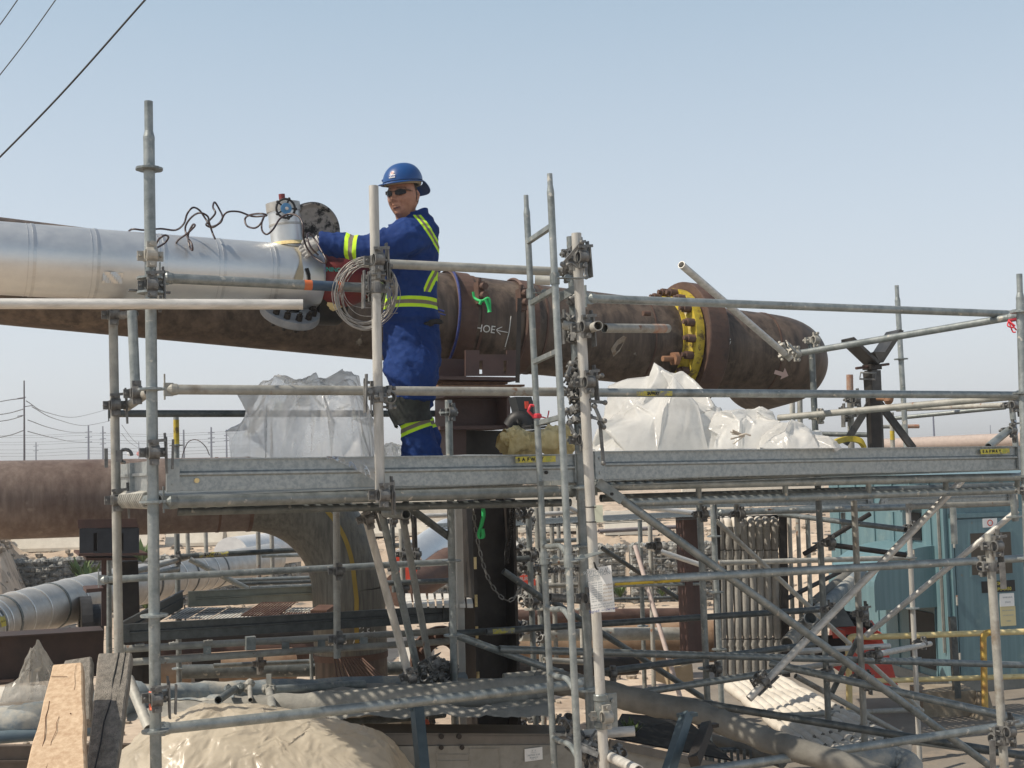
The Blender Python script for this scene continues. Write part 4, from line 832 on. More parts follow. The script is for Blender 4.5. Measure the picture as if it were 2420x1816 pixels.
for x0, y0, x1, y1 in ((540, 1372, 770, 1364), (560, 1380, 770, 1373), (590, 1390, 770, 1383)): ledger(S2, x0, y0, x1, y1, 13.0, galv if y0 != 1380 else galvd, heads=False, r=.02)
# slanting props in front of the riser
for i, (x0, y0, x1, y1, Z, mm, lb_) in enumerate(((862, 1212, 1006, 1640, 7.3, alum, 'pale dusty prop tube, front one of the three slanting ones'), (896, 1185, 1050, 1740, 7.9, galv, 'grey prop tube right behind the palest slanting one'), (948, 1205, 1052, 1622, 8.6, galv2, 'rightmost slanting prop tube left of the dark column'))):
    a, b = VP(x0, y0, x1, y1, Z); b = b+NRM*.25; q = MB(); q.tube(a, b, .0245, 16); o = build('prop_tube', q, mm, label=lb_, cat='scaffold tube', group='three slanting prop tubes under the platform'); inst('coupler', ME['w'], frame(a+(b-a)*.03, (a-b), LON), o); inst('coupler', ME['c'], frame(a+(b-a)*.93, (a-b), LON), o)
CP = empty('loose_couplers', P(1025, 1600, 8.0), 'dark tangle of loose couplers at the foot of the slanting props', 'couplers')
pile(CP, 9, lambda: U_(995, 1060), lambda: U_(1570, 1612), lambda: U_(7.7, 8.1))
q = MB(); a, b = P(956, 1192, 7.6), P(1062, 1270, 8.1); q.tube(a, b, .0245, 14); build('brace', q, galvd, S2)
q = MB(); c = P(960, 1216, 7.3); q.tube(c, c+NRM*.4, .03, 16); build('stub_tube', q, galv, S2)
# ================================================================ REAR SCAFFOLD (right) seen under the deck
S3 = empty('rear_scaffold', P(1800, 1500, 10.5), 'rear scaffold bays standing on the ground behind and below the right deck', 'scaffold')
post(S3, 1653, 1188, 1678, 1810, 9.3, galv, rings=(1580,), clamps=((1215, 'c'),))
post(S3, 1684, 1188, 1714, 1850, 10.6, galv, rings=(1268, 1400, 1535))
post(S3, 1741, 1192, 1744, 1263, 9.6, galv2, clamps=((1215, 'c'),))
post(S3, 2018, 1183, 2048, 1850, 9.4, galv2, clamps=((1450, 'w'), (1612, 'w'),))
post(S3, 2145, 1178, 2176, 1850, 12.0, alum, rings=(1200, 1319, 1438, 1556, 1677, 1797), clamps=((1245, 'c'),))
post(S3, 2392, 1160, 2400, 1232, 9.0, galv, rings=(1222,))
for x, y0, y1, Z in ((1865, 1218, 1470, 14), (1885, 1218, 1520, 14), (1908, 1216, 1560, 13), (1992, 1212, 1260, 13)): post(S3, x, y0, x+(y1-y0)*.035, y1, Z, galv2 if Z > 13 else galv, rings=(1320,) if x == 1865 else ())
ledger(S3, 1700, 1212, 2146, 1199, 10.6, galv, r=.028); ledger(S3, 2150, 1198, 2398, 1189, 10.6, galv2, r=.026)
for x in (1767, 1819, 1877, 1985, 2044, 2250, 2300, 2368):
    q = MB(); o_ = OFF(1700, 1212, 10.5); c = FP(x, 1206-(x-1767)*.028, o_); q.box(c, LON*.035, NRM*.02, UP*.008); q.ball(c-NRM*.02, .009, 8, 5); build('deck_clip', q, galv2, S3)
toeboard(S3, 1500, 1183, 1203, 2060, 1172, 1192, OFF(1500, 1190, 10.4)); toeboard(S3, 2080, 1172, 1191, 2392, 1164, 1185, OFF(2080, 1180, 10.4))
for k in range(4): deck(S3, 3.2, 8.4, 4.2+k*.25, 4.43+k*.25, 2.42, m=galvd, pitch=.09)
ledger(S3, 1697, 1331, 2154, 1318, 11.2, galv2)
ledger(S3, 1880, 1540, 2102, 1527, 9.8, alumh, heads=False, r=.022); ledger(S3, 2046, 1552, 2198, 1522, 9.4, alumh, Z1=11.6, heads=False); clamp(S3, 2172, 1518, 11.4); clamp(S3, 2063, 1546, 9.3)
q = MB(); a, b = P(2275, 1134, 8.6), P(1770, 1652, 8.0); q.tube(a, b, .0245, 18); build('brace', q, alumh, S3, label='brightest long diagonal tube'); clamp(S3, 1806, 1608, 8.0, kind='w', axz=(b-a), axx=LON)
ledger(S3, 2404, 1207, 2046, 1503, 9.2, alumh, Z1=9.6, heads=False, name='brace', r=.022)
ledger(S3, 2030, 1506, 1960, 1650, 9.6, galvd, Z1=9.8, heads=False, name='brace', r=.022)
post(S3, 2252, 1200, 2256, 1286, 9.6, galv)
ledger(S3, 1694, 1232, 2180, 1682, 10.8, galv2, heads=False, name='brace', r=.022)
ledger(S3, 1516, 1288, 1654, 1335, 11.5, bright, heads=False, name='brace'); ledger(S3, 1516, 1198, 1660, 1215, 11.5, bright, heads=False, name='brace')
ledger(S3, 1415, 1256, 1612, 1245, 14, mat('mauve_tube', (.22, .19, .19), (.3, .27, .27), .6), heads=False); ledger(S3, 1425, 1418, 1605, 1412, 14, galvd, heads=False, r=.02); ledger(S3, 1425, 1385, 1660, 1380, 12, galv, heads=False, r=.018)
post(S3, 1512, 1230, 1524, 1640, 13.6, galv, rings=(1385, 1480)); post(S3, 1536, 1233, 1546, 1650, 13.2, galv2)
ledger(S3, 1501, 1290, 1643, 1768, 13.2, mat('pink_dusty_tube', (.50, .40, .37), (.62, .54, .50), .7), Z1=12.2, heads=False, name='brace')
ledger(S3, 1422, 1295, 1625, 1430, 13, galvd, heads=False, name='brace'); ledger(S3, 1290, 1412, 1690, 1668, 9.6, galvd, heads=False, name='brace')
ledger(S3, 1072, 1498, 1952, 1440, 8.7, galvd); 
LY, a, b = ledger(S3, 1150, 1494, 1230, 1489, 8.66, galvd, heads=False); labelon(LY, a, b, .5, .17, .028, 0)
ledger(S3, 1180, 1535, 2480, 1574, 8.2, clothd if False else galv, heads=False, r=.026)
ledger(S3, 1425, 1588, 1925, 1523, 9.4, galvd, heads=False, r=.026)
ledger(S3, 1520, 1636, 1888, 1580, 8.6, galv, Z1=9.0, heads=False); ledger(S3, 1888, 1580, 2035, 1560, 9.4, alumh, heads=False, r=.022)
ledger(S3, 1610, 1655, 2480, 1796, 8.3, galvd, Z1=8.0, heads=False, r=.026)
ledger(S3, 1820, 1568, 2480, 1716, 8.6, galv, Z1=7.6, heads=False, r=.026)
ledger(S3, 1880, 1598, 2136, 1738, 9.6, galv2, heads=False, name='brace', r=.022); ledger(S3, 1820, 1693, 2172, 1677, 10, galv2, heads=False, r=.022)
ledger(S3, 2150, 1752, 2480, 1796, 11, galv2, heads=False, r=.028)
ledger(S3, 1725, 1698, 1660, 1696, 10, galv, heads=False)
ledger(S3, 1840, 1215, 2140, 1252, 12, galvd, Z1=10.6, heads=False, name='brace'); ledger(S3, 1940, 1285, 2140, 1312, 11, steelbk, Z1=11.2, heads=False, name='brace'); ledger(S3, 2056, 1215, 1900, 1310, 12.5, steelbk, Z1=12.3, heads=False, name='brace'); ledger(S3, 1985, 1352, 1850, 1420, 14, steelbk, Z1=13, heads=False, name='brace')
for (x, y) in ((1953, 1282), (1956, 1441), (1686, 1580), (2028, 1600), (1950, 1590), (1530, 1640), (1545, 1290), (1440, 1590)): clamp(S3, x, y, 9.2, kind='c')
ledger(S3, 1066, 1498, 1372, 1608, 8.1, galv, heads=False, name='brace'); ledger(S3, 1190, 1600, 1330, 1588, 8.4, galv2, heads=False)
ledger(S3, 1375, 1418, 1300, 1412, 8.6, clampm, heads=False, r=.03)
# crowd of posts between column and ladder, and beyond the ladder
S4 = empty('far_scaffold', P(1260, 1400, 12.5), 'crowded far scaffold tubes standing between the dark column and the ladder', 'scaffold')
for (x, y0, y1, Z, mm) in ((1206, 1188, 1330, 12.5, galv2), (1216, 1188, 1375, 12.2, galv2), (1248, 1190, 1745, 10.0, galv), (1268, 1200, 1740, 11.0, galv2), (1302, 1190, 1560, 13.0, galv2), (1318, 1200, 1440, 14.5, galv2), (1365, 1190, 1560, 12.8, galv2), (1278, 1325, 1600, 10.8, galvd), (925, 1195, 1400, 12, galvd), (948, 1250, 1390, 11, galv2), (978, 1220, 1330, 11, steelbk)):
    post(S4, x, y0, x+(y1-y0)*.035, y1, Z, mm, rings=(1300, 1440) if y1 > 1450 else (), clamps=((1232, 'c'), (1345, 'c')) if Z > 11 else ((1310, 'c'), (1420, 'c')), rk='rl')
for (x0, y0, x1, y1, Z, mm) in ((1285, 1216, 1372, 1210, 12.6, alumh), (1285, 1232, 1372, 1230, 13.2, galv2), (1285, 1280, 1372, 1276, 13, galv), (1285, 1332, 1372, 1328, 12.6, galv2), (1285, 1385, 1372, 1383, 12.8, galv2), (1190, 1210, 1236, 1208, 12, alumh), (1190, 1325, 1250, 1320, 9.8, galvd), (940, 1222, 1055, 1218, 12, alumh), (930, 1290, 985, 1288, 12, galv2)): ledger(S4, x0, y0, x1, y1, Z, mm, heads=False)
ledger(S4, 1209, 1275, 1240, 1308, 11, alumh, Z1=10.6, heads=False, name='brace'); ledger(S4, 1190, 1350, 1300, 1428, 9.2, galvd, heads=False, name='brace'); ledger(S4, 1368, 1212, 1335, 1195, 12.6, alumh, heads=False, name='brace')
for (x0, y0, x1, y1) in ((1190, 1550, 1225, 1542), (1285, 1560, 1385, 1566), (1190, 1690, 1260, 1695)): ledger(S4, x0, y0, x1, y1, 10.5, galv2, heads=False)
q = MB(); q.tube(P(1272, 1722, 9.0), P(1362, 1745, 8.4), .03, 14); build('stub_tube', q, mat('brown_tube', (.22, .15, .11), (.3, .22, .17), .6), S4)
for x in (1210, 1222, 1250, 1285, 1240): pile(S4, 5, lambda: x+U_(-6, 6), lambda: random.choice((1215, 1245, 1310, 1345, 1420, 1490, 1510, 1700, 1720)), lambda: U_(9.6, 11.5))
# ================================================================ STEEL SUPPORTS
def wsec(S, x, yt, yb, Z, fw, dp, t, m, name='column', turn=0.0):
    """vertical wide flange column: two flanges and a web"""
    a, b = VP(x, yt, x+(yb-yt)*.035, yb, Z); q = MB(); X = LON*math.cos(turn)+NRM*math.sin(turn); Y = NRM*math.cos(turn)-LON*math.sin(turn); L = (a-b)/2; c = (a+b)/2
    for s in (-1, 1): q.box(c+X*s*(dp/2-t/2), X*t/2, Y*fw/2, L)
    q.box(c, X*(dp/2-t-.002), Y*t/2, L); return build(name, q, m, S), a, b
K = empty('pipe_support_column', P(1140, 1200, 8.0), 'dark steel column with brown stool and saddle carrying the big pipeline', 'pipe support')
a, b = VP(1148, 1180, 1162, 1745, 9.45); q = MB(); L = (a-b)/2; c = (a+b)/2
q.box(c-LON*.165, LON*.012, NRM*.16, L); q.box(c+LON*.165, LON*.012, NRM*.16, L); q.box(c+NRM*.02, LON*.151, NRM*.008, L); build('column', q, steelbk, K)
for y in (1325, 1412, 1485, 1590): q = MB(); q.box(on(a, b, y)-LON*.165-NRM*.164, LON*.010, NRM*.003, UP*.045); build('slot_mark', q, foam, K)
q = MB(); a, b = VP(1084, 1190, 1096, 1745, 9.0); q.bar(a, b, .05, .012, NRM); q.bar(a-LON*.03, b-LON*.03, .012, .05, NRM); build('pale_angle_bar', q, mat('pale_grey_steel', (.44, .42, .38), (.54, .52, .47), .6, 0, 6), K)
# stool
def PB(x0, x1, y0, y1, Z, d, m, name, par, tilt=0):
    q = MB(); o = OFF((x0+x1)/2, (y0+y1)/2, Z); p = [FP(x0, y1, o), FP(x1, y1+tilt, o), FP(x1, y0+tilt, o), FP(x0, y0, o)]; q.slab(p, NRM*d); return build(name, q, m, par)
PB(1072, 1202, 938, 1010, 8.84, .02, primer, 'web_plate', K); PB(1062, 1076, 936, 1012, 8.72, .30, primer, 'side_plate', K); PB(1198, 1206, 938, 1010, 8.72, .30, primer, 'side_plate', K)
PB(1040, 1216, 1008, 1016, 8.66, .40, primer, 'cross_plate', K, -3); PB(1058, 1102, 1016, 1075, 8.70, .30, primer, 'lower_plate', K); PB(1100, 1198, 1018, 1075, 9.02, .02, steelbk, 'web_plate', K)
q = MB(); q.slab([P(1182, 1074, 8.76), P(1206, 1014, 8.76), P(1206, 1074, 8.76)], NRM*.02); build('gusset', q, primer, K)
PB(1052, 1204, 926, 939, 8.61, .40, primer, 'cap_plate', K)
q = MB()
for i, (x0, x1, y) in enumerate(((1036, 1240, 911), (1048, 1200, 905), (1030, 1180, 900), (1060, 1225, 896))): o = OFF(1130, y, 8.48+.045*i); q.slab([FP(x0, y+4, o), FP(x1, y+3, o), FP(x1, y-2, o), FP(x0, y-1, o)], NRM*(.35-.05*i))
build('timber_shims', q, mat('brown_shims', (.10, .045, .025), (.20, .11, .06), .8, .0, 20), K)
# saddle: front plate with slots, side plates and base
q = MB(); o = OFF(1160, 865, 8.53)
xs_ = [1100, 1133, 1141, 1190, 1198, 1222]
for i in range(5):
    top = 838; 
    if i in (1, 3): q.slab([FP(xs_[i], 853, o), FP(xs_[i+1], 853, o), FP(xs_[i+1], top, o), FP(xs_[i], top, o)], NRM*.014); q.slab([FP(xs_[i], 889, o), FP(xs_[i+1], 889, o), FP(xs_[i+1], 884, o), FP(xs_[i], 884, o)], NRM*.014)
    else: q.slab([FP(xs_[i], 889, o), FP(xs_[i+1], 889, o), FP(xs_[i+1], 828 if i in (0, 4) else top, o), FP(xs_[i], 828 if i in (0, 4) else top, o)], NRM*.014)
build('saddle_plate', q, primer, K)
q = MB(); q.slab([FP(1026, 897, o), FP(1226, 900, o), FP(1226, 892, o), FP(1026, 889, o)], NRM*.45); q.slab([FP(1028, 890, o+.25), FP(1102, 890, o+.25), FP(1102, 850, o+.25), FP(1028, 846, o+.25)], NRM*.012); build('base_plate', q, primer, K)
q = MB(); q.bar(P(1228, 705, 8.48), P(1223, 905, 8.48), .008, .03); build('tension_strip', q, steelbk, K)
# left saddle and its column
J = empty('line_pipe_support', P(270, 1320, 9.0), 'black slotted saddle box on dark beams under the lower brown line pipe', 'pipe support')
q = MB(); o = OFF(260, 1280, 8.9); k = [(188, 221), (230, 284), (292, 329)]
for x0, x1 in k: q.slab([FP(x0, 1308, o), FP(x1, 1307, o), FP(x1, 1248, o), FP(x0, 1250, o)], NRM*.02)
for x0, x1 in ((221, 230), (284, 292)): q.slab([FP(x0, 1260, o), FP(x1, 1260, o), FP(x1, 1249, o), FP(x0, 1249, o)], NRM*.02); q.slab([FP(x0, 1308, o), FP(x1, 1308, o), FP(x1, 1303, o), FP(x0, 1303, o)], NRM*.02)
build('saddle_plate', q, mat('blue_black_steel', (.022, .026, .034), (.045, .05, .06), .45, .3), J)
q = MB(); q.slab([FP(192, 1306, o+.2), FP(326, 1305, o+.2), FP(326, 1246, o+.2), FP(192, 1248, o+.2)], NRM*.02); build('slot_shade_plate', q, steelbk, J)  # dark plate added behind the slots, standing for the shade inside
q = MB(); q.slab([FP(184, 1249, o), FP(328, 1246, o), FP(322, 1226, o), FP(183, 1228, o)], NRM*.015); build('wear_plate', q, primer, J)
q = MB(); q.slab([FP(186, 1315, o), FP(350, 1313, o), FP(350, 1308, o), FP(186, 1309, o)], NRM*.5); build('base_plate', q, primer, J)
q = MB(); o1 = o+.15; q.slab([FP(204, 1325, o1), FP(325, 1325, o1), FP(325, 1319, o1), FP(204, 1319, o1)], NRM*.3); q.slab([FP(240, 1480, o1+.15), FP(252, 1480, o1+.15), FP(252, 1325, o1+.15), FP(240, 1325, o1+.15)], NRM*.02)
q.slab([FP(204, 1402, o1+.02), FP(245, 1398, o1+.02), FP(245, 1390, o1+.02), FP(204, 1393, o1+.02)], NRM*.3); build('top_flange', q, primer, J)
q = MB(); a, b = VP(296, 1326, 306, 1640, 9.35); q.bar(a, b, .16, .25, NRM); build('column', q, steelbk, J)
q = MB(); o3 = OFF(120, 1540, 8.6); q.slab([FP(-60, 1625, o3), FP(245, 1597, o3), FP(245, 1592, o3), FP(-60, 1619, o3)], NRM*.28); q.slab([FP(-60, 1512, o3), FP(245, 1494, o3), FP(245, 1490, o3), FP(-60, 1508, o3)], NRM*.28); q.slab([FP(-60, 1620, o3+.13), FP(245, 1594, o3+.13), FP(245, 1494, o3+.13), FP(-60, 1512, o3+.13)], NRM*.012)
build('rack_beam', q, mat('dark_brown_beam', (.03, .018, .014), (.06, .035, .028), .6, .1), label='dark brown steel beam running off the left edge under the clad pipe', cat='steel beam')
B2, a, b = wsec(None, 1636, 1215, 1545, 12.4, .25, .22, .015, primer) if False else (None, None, None)
KK = empty('brown_column', P(1640, 1545, 12.4), 'reddish brown steel column right of the stone gabions with its dark side in shade', 'steel column')
a, b = VP(1622, 1212, 1634, 1545, 12.4); q = MB(); L = (a-b)/2; c = (a+b)/2; q.box(c, LON*.04, NRM*.01, L); q.box(c+LON*.10+NRM*.1, LON*.11, NRM*.01, L); q.box(c+LON*.0+NRM*.1, LON*.008, NRM*.1, L); build('flange', q, primer, KK)
for (x, y0, y1, Z, w_, lb_) in ((482, 1560, 1620, 11.5, .22, 'short dark column stub under the lower platform at left'), (345, 1540, 1650, 9.5, .1, 'dark narrow column behind the front left scaffold post')):
    a, b = VP(x, y0, x+3, y1, Z); q = MB(); q.bar(a, b, w_, w_, NRM); q.bar(a+UP*.01, a-UP*.03, w_*1.2, w_*1.2, NRM); build('column_stub', q, steelbk, label=lb_, cat='steel column')
# tan box between posts in the background
q = MB(); q.slab([P(1600, 1625, 13), P(1640, 1620, 13), P(1636, 1570, 13), P(1596, 1580, 13)], NRM*.5); build('plywood_box', q, mat('plywood', (.36, .28, .18), (.44, .36, .25), .8), label='small plywood box left of the brown column base', cat='box')
# ================================================================ V-HEAD JACK
VJ = empty('v_head_jack_stand', P(2066, 1060, 9.2), 'black steel V head pipe jack on braced legs at the right end', 'pipe stand')
q = MB(); Z = 9.2; v = P(2062, 856, Z); D_ = NRM*.10+LON*.02
for tip, th in ((P(2003, 800, Z), .02), (P(2110, 782, Z), .02)):
    d = (tip-v); q.slab([v-D_, tip-D_, tip+D_, v+D_], V3((0, 0, -.03)) if tip.x < v.x else V3((.03, 0, -.012)))
q.slab([P(2050, 835, Z)-D_, P(2076, 835, Z)-D_, P(2064, 862, Z)-D_], D_*2); build('v_head', q, mat('raw_black_steel', (.03, .03, .03), (.10, .095, .09), .4, .5, 7), VJ)
a, b = VP(2061, 860, 2062, 905, Z); q = MB(); q.tube(a, b, .035, 16); q.box(P(2061, 868, Z), LON*.05, NRM*.05, UP*.02); build('screw', q, steelbk, VJ)
q = MB(); q.tube(P(2023, 871, Z-.1), P(2100, 861, Z+.1), .010, 8, hollow=False); build('turning_bar', q, primer, VJ)
q = MB(); q.path([P(2034, 881, Z-.1), P(2070, 882, Z-.1), P(2068, 898, Z-.1), P(2032, 896, Z-.1)], .008, 6, closed=True); build('lock_handle', q, clampm, VJ)
q = MB(); a, b = VP(2062, 876, 2070, 1062, Z); q.bar(a, b, .085, .085, NRM); build('inner_post', q, MATS['raw_black_steel'], VJ)
q = MB(); a, b = VP(2048, 880, 2052, 935, Z+.05); q.bar(a, b, .03, .05, NRM); a, b = VP(2065, 940, 2070, 1062, Z-.06); q.bar(a, b, .095, .03, NRM); build('channel', q, steelbk, VJ)
for x1, y1, dz in ((1996, 1050, 0), (2158, 1060, 0)):
    q = MB(); q.bar(P(2058 if x1 < 2060 else 2075, 950, Z-.02), P(x1, y1, Z-.02), .035, .05); build('brace_leg', q, MATS['raw_black_steel'], VJ)
q = MB(); a, b = VP(2008, 886, 2012, 1062, 9.9); q.tube(a, b, .026, 14); T_ = build('rusty_tube', q, galv2, label='upright tube with rusty orange top left of the V jack', cat='scaffold tube'); tapeon(T_, a, b, .0, .22, MATS['rust_patch'], r=.026)
clamp(T_, 2012, 945, 9.8, kind='w'); clamp(T_, 2010, 980, 9.8, kind='w', flip=-1)
q = MB(); c = P(2100, 944, 9.0); q.tube(P(2074, 942, 9.1), c, .018, 10, hollow=False); q.ball(c, .04, 10, 6, .1); build('rusty_bolt', q, MATS['orange_rust'], VJ)
q = MB(); a, b = VP(2107, 975, 2110, 1062, 11.2); q.tube(a, b, .02, 10); T_ = build('yellow_taped_tube', q, galv2, label='thin tube with yellow tape just right of the V jack post', cat='scaffold tube'); tapeon(T_, a, b, .5, .75, yellow, r=.02)
# yellow hoop
q = MB(); pts = spline([P(1958, 1064, 8.3), P(1975, 1046, 8.4), P(2005, 1038, 8.5), P(2032, 1043, 8.5), P(2044, 1062, 8.5)], 5)
x_ = NRM*.02; q.rings([[p+UP*.020+x_, p+UP*.020-x_, p-UP*.018-x_, p-UP*.018+x_] for p in pts], smooth=False, cap=(True, True)); build('yellow_wheel_guard', q, yellow, label='yellow curved guard poking up behind the right toe board', cat='grinder guard')
# ================================================================ PLASTIC SHEETS
def plastic_mat(name, col, transp, transl, rough=.18, gl_=.35):
    m = bpy.data.materials.new(name); m.use_nodes = True; n = m.node_tree; L = n.links.new; n.nodes.clear()
    o = n.nodes.new('ShaderNodeOutputMaterial'); d = n.nodes.new('ShaderNodeBsdfDiffuse'); t = n.nodes.new('ShaderNodeBsdfTransparent'); tl = n.nodes.new('ShaderNodeBsdfTranslucent'); gl = n.nodes.new('ShaderNodeBsdfGlossy')
    d.inputs[0].default_value = (*col, 1); tl.inputs[0].default_value = (*col, 1); gl.inputs['Roughness'].default_value = rough; t.inputs[0].default_value = (.96, .96, .96, 1)
    m1 = n.nodes.new('ShaderNodeMixShader'); m1.inputs[0].default_value = transl; L(d.outputs[0], m1.inputs[1]); L(tl.outputs[0], m1.inputs[2])
    m2 = n.nodes.new('ShaderNodeMixShader'); L(m1.outputs[0], m2.inputs[1]); L(t.outputs[0], m2.inputs[2])
    tc = n.nodes.new('ShaderNodeTexCoord'); nz = n.nodes.new('ShaderNodeTexNoise'); nz.inputs['Scale'].default_value = 4; nz.inputs['Detail'].default_value = 5; L(tc.outputs['Object'], nz.inputs['Vector'])
    mr = n.nodes.new('ShaderNodeMapRange'); mr.inputs[1].default_value = .3; mr.inputs[2].default_value = .7; mr.inputs[3].default_value = max(0, transp-.22); mr.inputs[4].default_value = min(1, transp+.22); L(nz.outputs[0], mr.inputs[0]); L(mr.outputs[0], m2.inputs[0])
    lw = n.nodes.new('ShaderNodeLayerWeight'); lw.inputs[0].default_value = .25; m3 = n.nodes.new('ShaderNodeMixShader'); mm_ = n.nodes.new('ShaderNodeMath'); mm_.operation = 'MULTIPLY_ADD'; mm_.inputs[1].default_value = gl_; mm_.inputs[2].default_value = .02; L(lw.outputs['Fresnel'], mm_.inputs[0]); L(mm_.outputs[0], m3.inputs[0]); L(m2.outputs[0], m3.inputs[1]); L(gl.outputs[0], m3.inputs[2])
    vz = n.nodes.new('ShaderNodeTexVoronoi'); vz.inputs['Scale'].default_value = 4.5; vz.distance = 'EUCLIDEAN'; dst = n.nodes.new('ShaderNodeTexNoise'); dst.inputs['Scale'].default_value = 5; L(tc.outputs['Object'], dst.inputs['Vector'])
    ad = n.nodes.new('ShaderNodeVectorMath'); ad.operation = 'ADD'; L(tc.outputs['Object'], ad.inputs[0]); L(dst.outputs['Color'], ad.inputs[1]); L(ad.outputs[0], vz.inputs['Vector'])
    bp = n.nodes.new('ShaderNodeBump'); bp.inputs['Strength'].default_value = .25; bp.inputs['Distance'].default_value = .015; L(vz.outputs['Distance'], bp.inputs['Height'])
    for s in (d, tl, gl): L(bp.outputs[0], s.inputs['Normal'])
    L(m3.outputs[0], o.inputs[0]); return m
def ridg(p, s, seed=0):  # ridged folds, used for cloth
    v = 0; a = 1
    for k in range(4): v += a*(1-abs(noise.noise(p*s+V3((seed, seed*.7, k*9))))*2); a *= .5; s *= 2.1
    return v/1.9
def film(name, outl, ybase, Z, dep, m, seed, label, nu=15, nv=11, amp=(.045, .020, .009, .004), lv=3, cat='plastic sheet', fall=.62, smooth_=False, tilt=0.0):
    """crumpled film: a coarse net of jittered triangles laid over the load and folded again at every subdivision"""
    R_d = random.Random(seed); x0, x1 = outl[0][0], outl[-1][0]
    def crest(x):
        for i in range(len(outl)-1):
            if outl[i][0] <= x <= outl[i+1][0]: t = (x-outl[i][0])/(outl[i+1][0]-outl[i][0]+1e-6); return outl[i][1]*(1-t)+outl[i+1][1]*t
        return outl[-1][1]
    def base(a, b):
        x = x0+(x1-x0)*a; yb = ybase[0]+(ybase[1]-ybase[0])*a; yc = min(crest(x), yb-1); t_ = P(x, yc, Z); f_ = P(x, yb, Z)
        ph = math.pi*b; s_ = math.sin(ph)**fall; y = f_.y-math.cos(ph)*dep/2*(1-.25*s_)+tilt*s_; return V3((t_.x*s_+f_.x*(1-s_), y, f_.z+(t_.z-f_.z)*s_))
    def nrm(a, b): return V3((.35*math.cos(math.pi*a)*-1, -math.cos(math.pi*b), .45*math.sin(math.pi*b))).normalized()
    vs = []; pa_ = []
    for i in range(nu):
        for j in range(nv):
            a = (i+(R_d.uniform(-.36, .36) if 0 < i < nu-1 else 0))/(nu-1); b = (j+(R_d.uniform(-.36, .36) if 0 < j < nv-1 else 0))/(nv-1)
            if j == nv//2: b = .5
            e = min(1, math.sin(math.pi*b)*1.6)*(.35 if j == nv//2 else 1); vs.append(base(a, b)+nrm(a, b)*R_d.gauss(-.25, .8)*amp[0]*e+(V3((R_d.gauss(0, .4)*amp[0], 0, 0)) if j != nv//2 else V3((0, 0, 0)))); pa_.append((a, b))
    tr = []
    for i in range(nu-1):
        for j in range(nv-1):
            q0, q1, q2, q3 = i*nv+j, (i+1)*nv+j, (i+1)*nv+j+1, i*nv+j+1
            tr += [(q0, q1, q2), (q0, q2, q3)] if R_d.random() < .5 else [(q0, q1, q3), (q1, q2, q3)]
    for L_ in range(1, lv+1):
        mid = {}; nt_ = []
        def mp(i, j):
            k = (min(i, j), max(i, j))
            if k not in mid:
                t = R_d.uniform(.38, .62); a = pa_[k[0]][0]*(1-t)+pa_[k[1]][0]*t; b = pa_[k[0]][1]*(1-t)+pa_[k[1]][1]*t; e = min(1, math.sin(math.pi*b)*2)
                vs.append(vs[k[0]]*(1-t)+vs[k[1]]*t+nrm(a, b)*R_d.gauss(0, .75)*amp[L_]*e); pa_.append((a, b)); mid[k] = len(vs)-1
            return mid[k]
        for (i, j, k) in tr: u, v, w_ = mp(i, j), mp(j, k), mp(k, i); nt_ += [(i, u, w_), (u, j, v), (w_, v, k), (u, v, w_)]
        tr = nt_
    q = MB(); q.add(vs, tr, smooth_); return build(name, q, m, label=label, cat=cat)
clearp = plastic_mat('clear_polythene', (.92, .92, .92), .60, .6, .12, .6); whitep = plastic_mat('milky_polythene', (.93, .92, .89), .20, .5, .2, .35); creamp = plastic_mat('dusty_polythene', (.56, .50, .40), .10, .2, .30, .28)
H1 = film('plastic_sheet', [(570, 1012), (580, 965), (598, 930), (615, 900), (640, 889), (672, 885), (700, 886), (728, 896), (752, 892), (775, 891), (800, 880), (822, 873), (838, 900), (852, 938), (868, 985), (880, 1025), (888, 1070)], (1088, 1082), 6.9, .75, clearp, 3, 'crumpled clear plastic sheet heaped behind the left toe board', nu=13, nv=9, amp=(.055, .016, .0055, .002), smooth_=True)
q = MB(); o_ = -.05
q.grid(lambda a, b: FP(772+112*a, (1078+4*a)+(6+48*a**1.4)*b, o_-.03-.018*math.sin(a*9+b*2)*b-.01*math.sin(a*21-b*3)*b+.03*(1-b)), 40, 20); build('hanging_flap', q, clearp, H1)
film('plastic_sheet', [(900, 1068), (915, 1042), (930, 1046), (946, 1056)], (1080, 1078), 7.3, .3, clearp, 9, 'small wisp of clear plastic between the pale post and the worker\'s boot', nu=5, nv=5, lv=2, amp=(.01, .005, .003))
film('plastic_sheet', [(1404, 1060), (1418, 1022), (1436, 990), (1462, 950), (1486, 932), (1510, 914), (1532, 910), (1538, 872), (1556, 860), (1578, 866), (1612, 892), (1640, 918), (1662, 950), (1700, 968), (1735, 1010)], (1070, 1062), 8.1, .95, whitep, 21, 'tall milky white plastic sheet heaped behind the right toe board, with the high peak', nu=12, nv=9, amp=(.080, .018, .005, .002), smooth_=True)
film('plastic_sheet', [(1672, 1012), (1690, 980), (1712, 970), (1740, 968), (1768, 966), (1796, 963), (1820, 975), (1838, 998), (1862, 1036)], (1062, 1061), 7.8, .6, whitep, 33, 'rounded white plastic bundle tied with string, right of the tall plastic peak', nu=8, nv=7, amp=(.05, .014, .005, .002), smooth_=True)
film('plastic_sheet', [(1785, 1058), (1812, 1024), (1842, 996), (1870, 995), (1900, 1008), (1935, 1024), (1956, 1036), (1970, 1060)], (1062, 1060), 7.45, .55, whitep, 41, 'lowest white plastic mound at the right end of the plastic heaps', nu=8, nv=7, amp=(.045, .013, .005, .002), smooth_=True)
q = MB(); c = P(1760, 1030, 7.15)
for i in range(9): q.path([c, c+V3((-.07-.03*random.random(), -.02, random.uniform(-.05, .05)))], .004, 5)
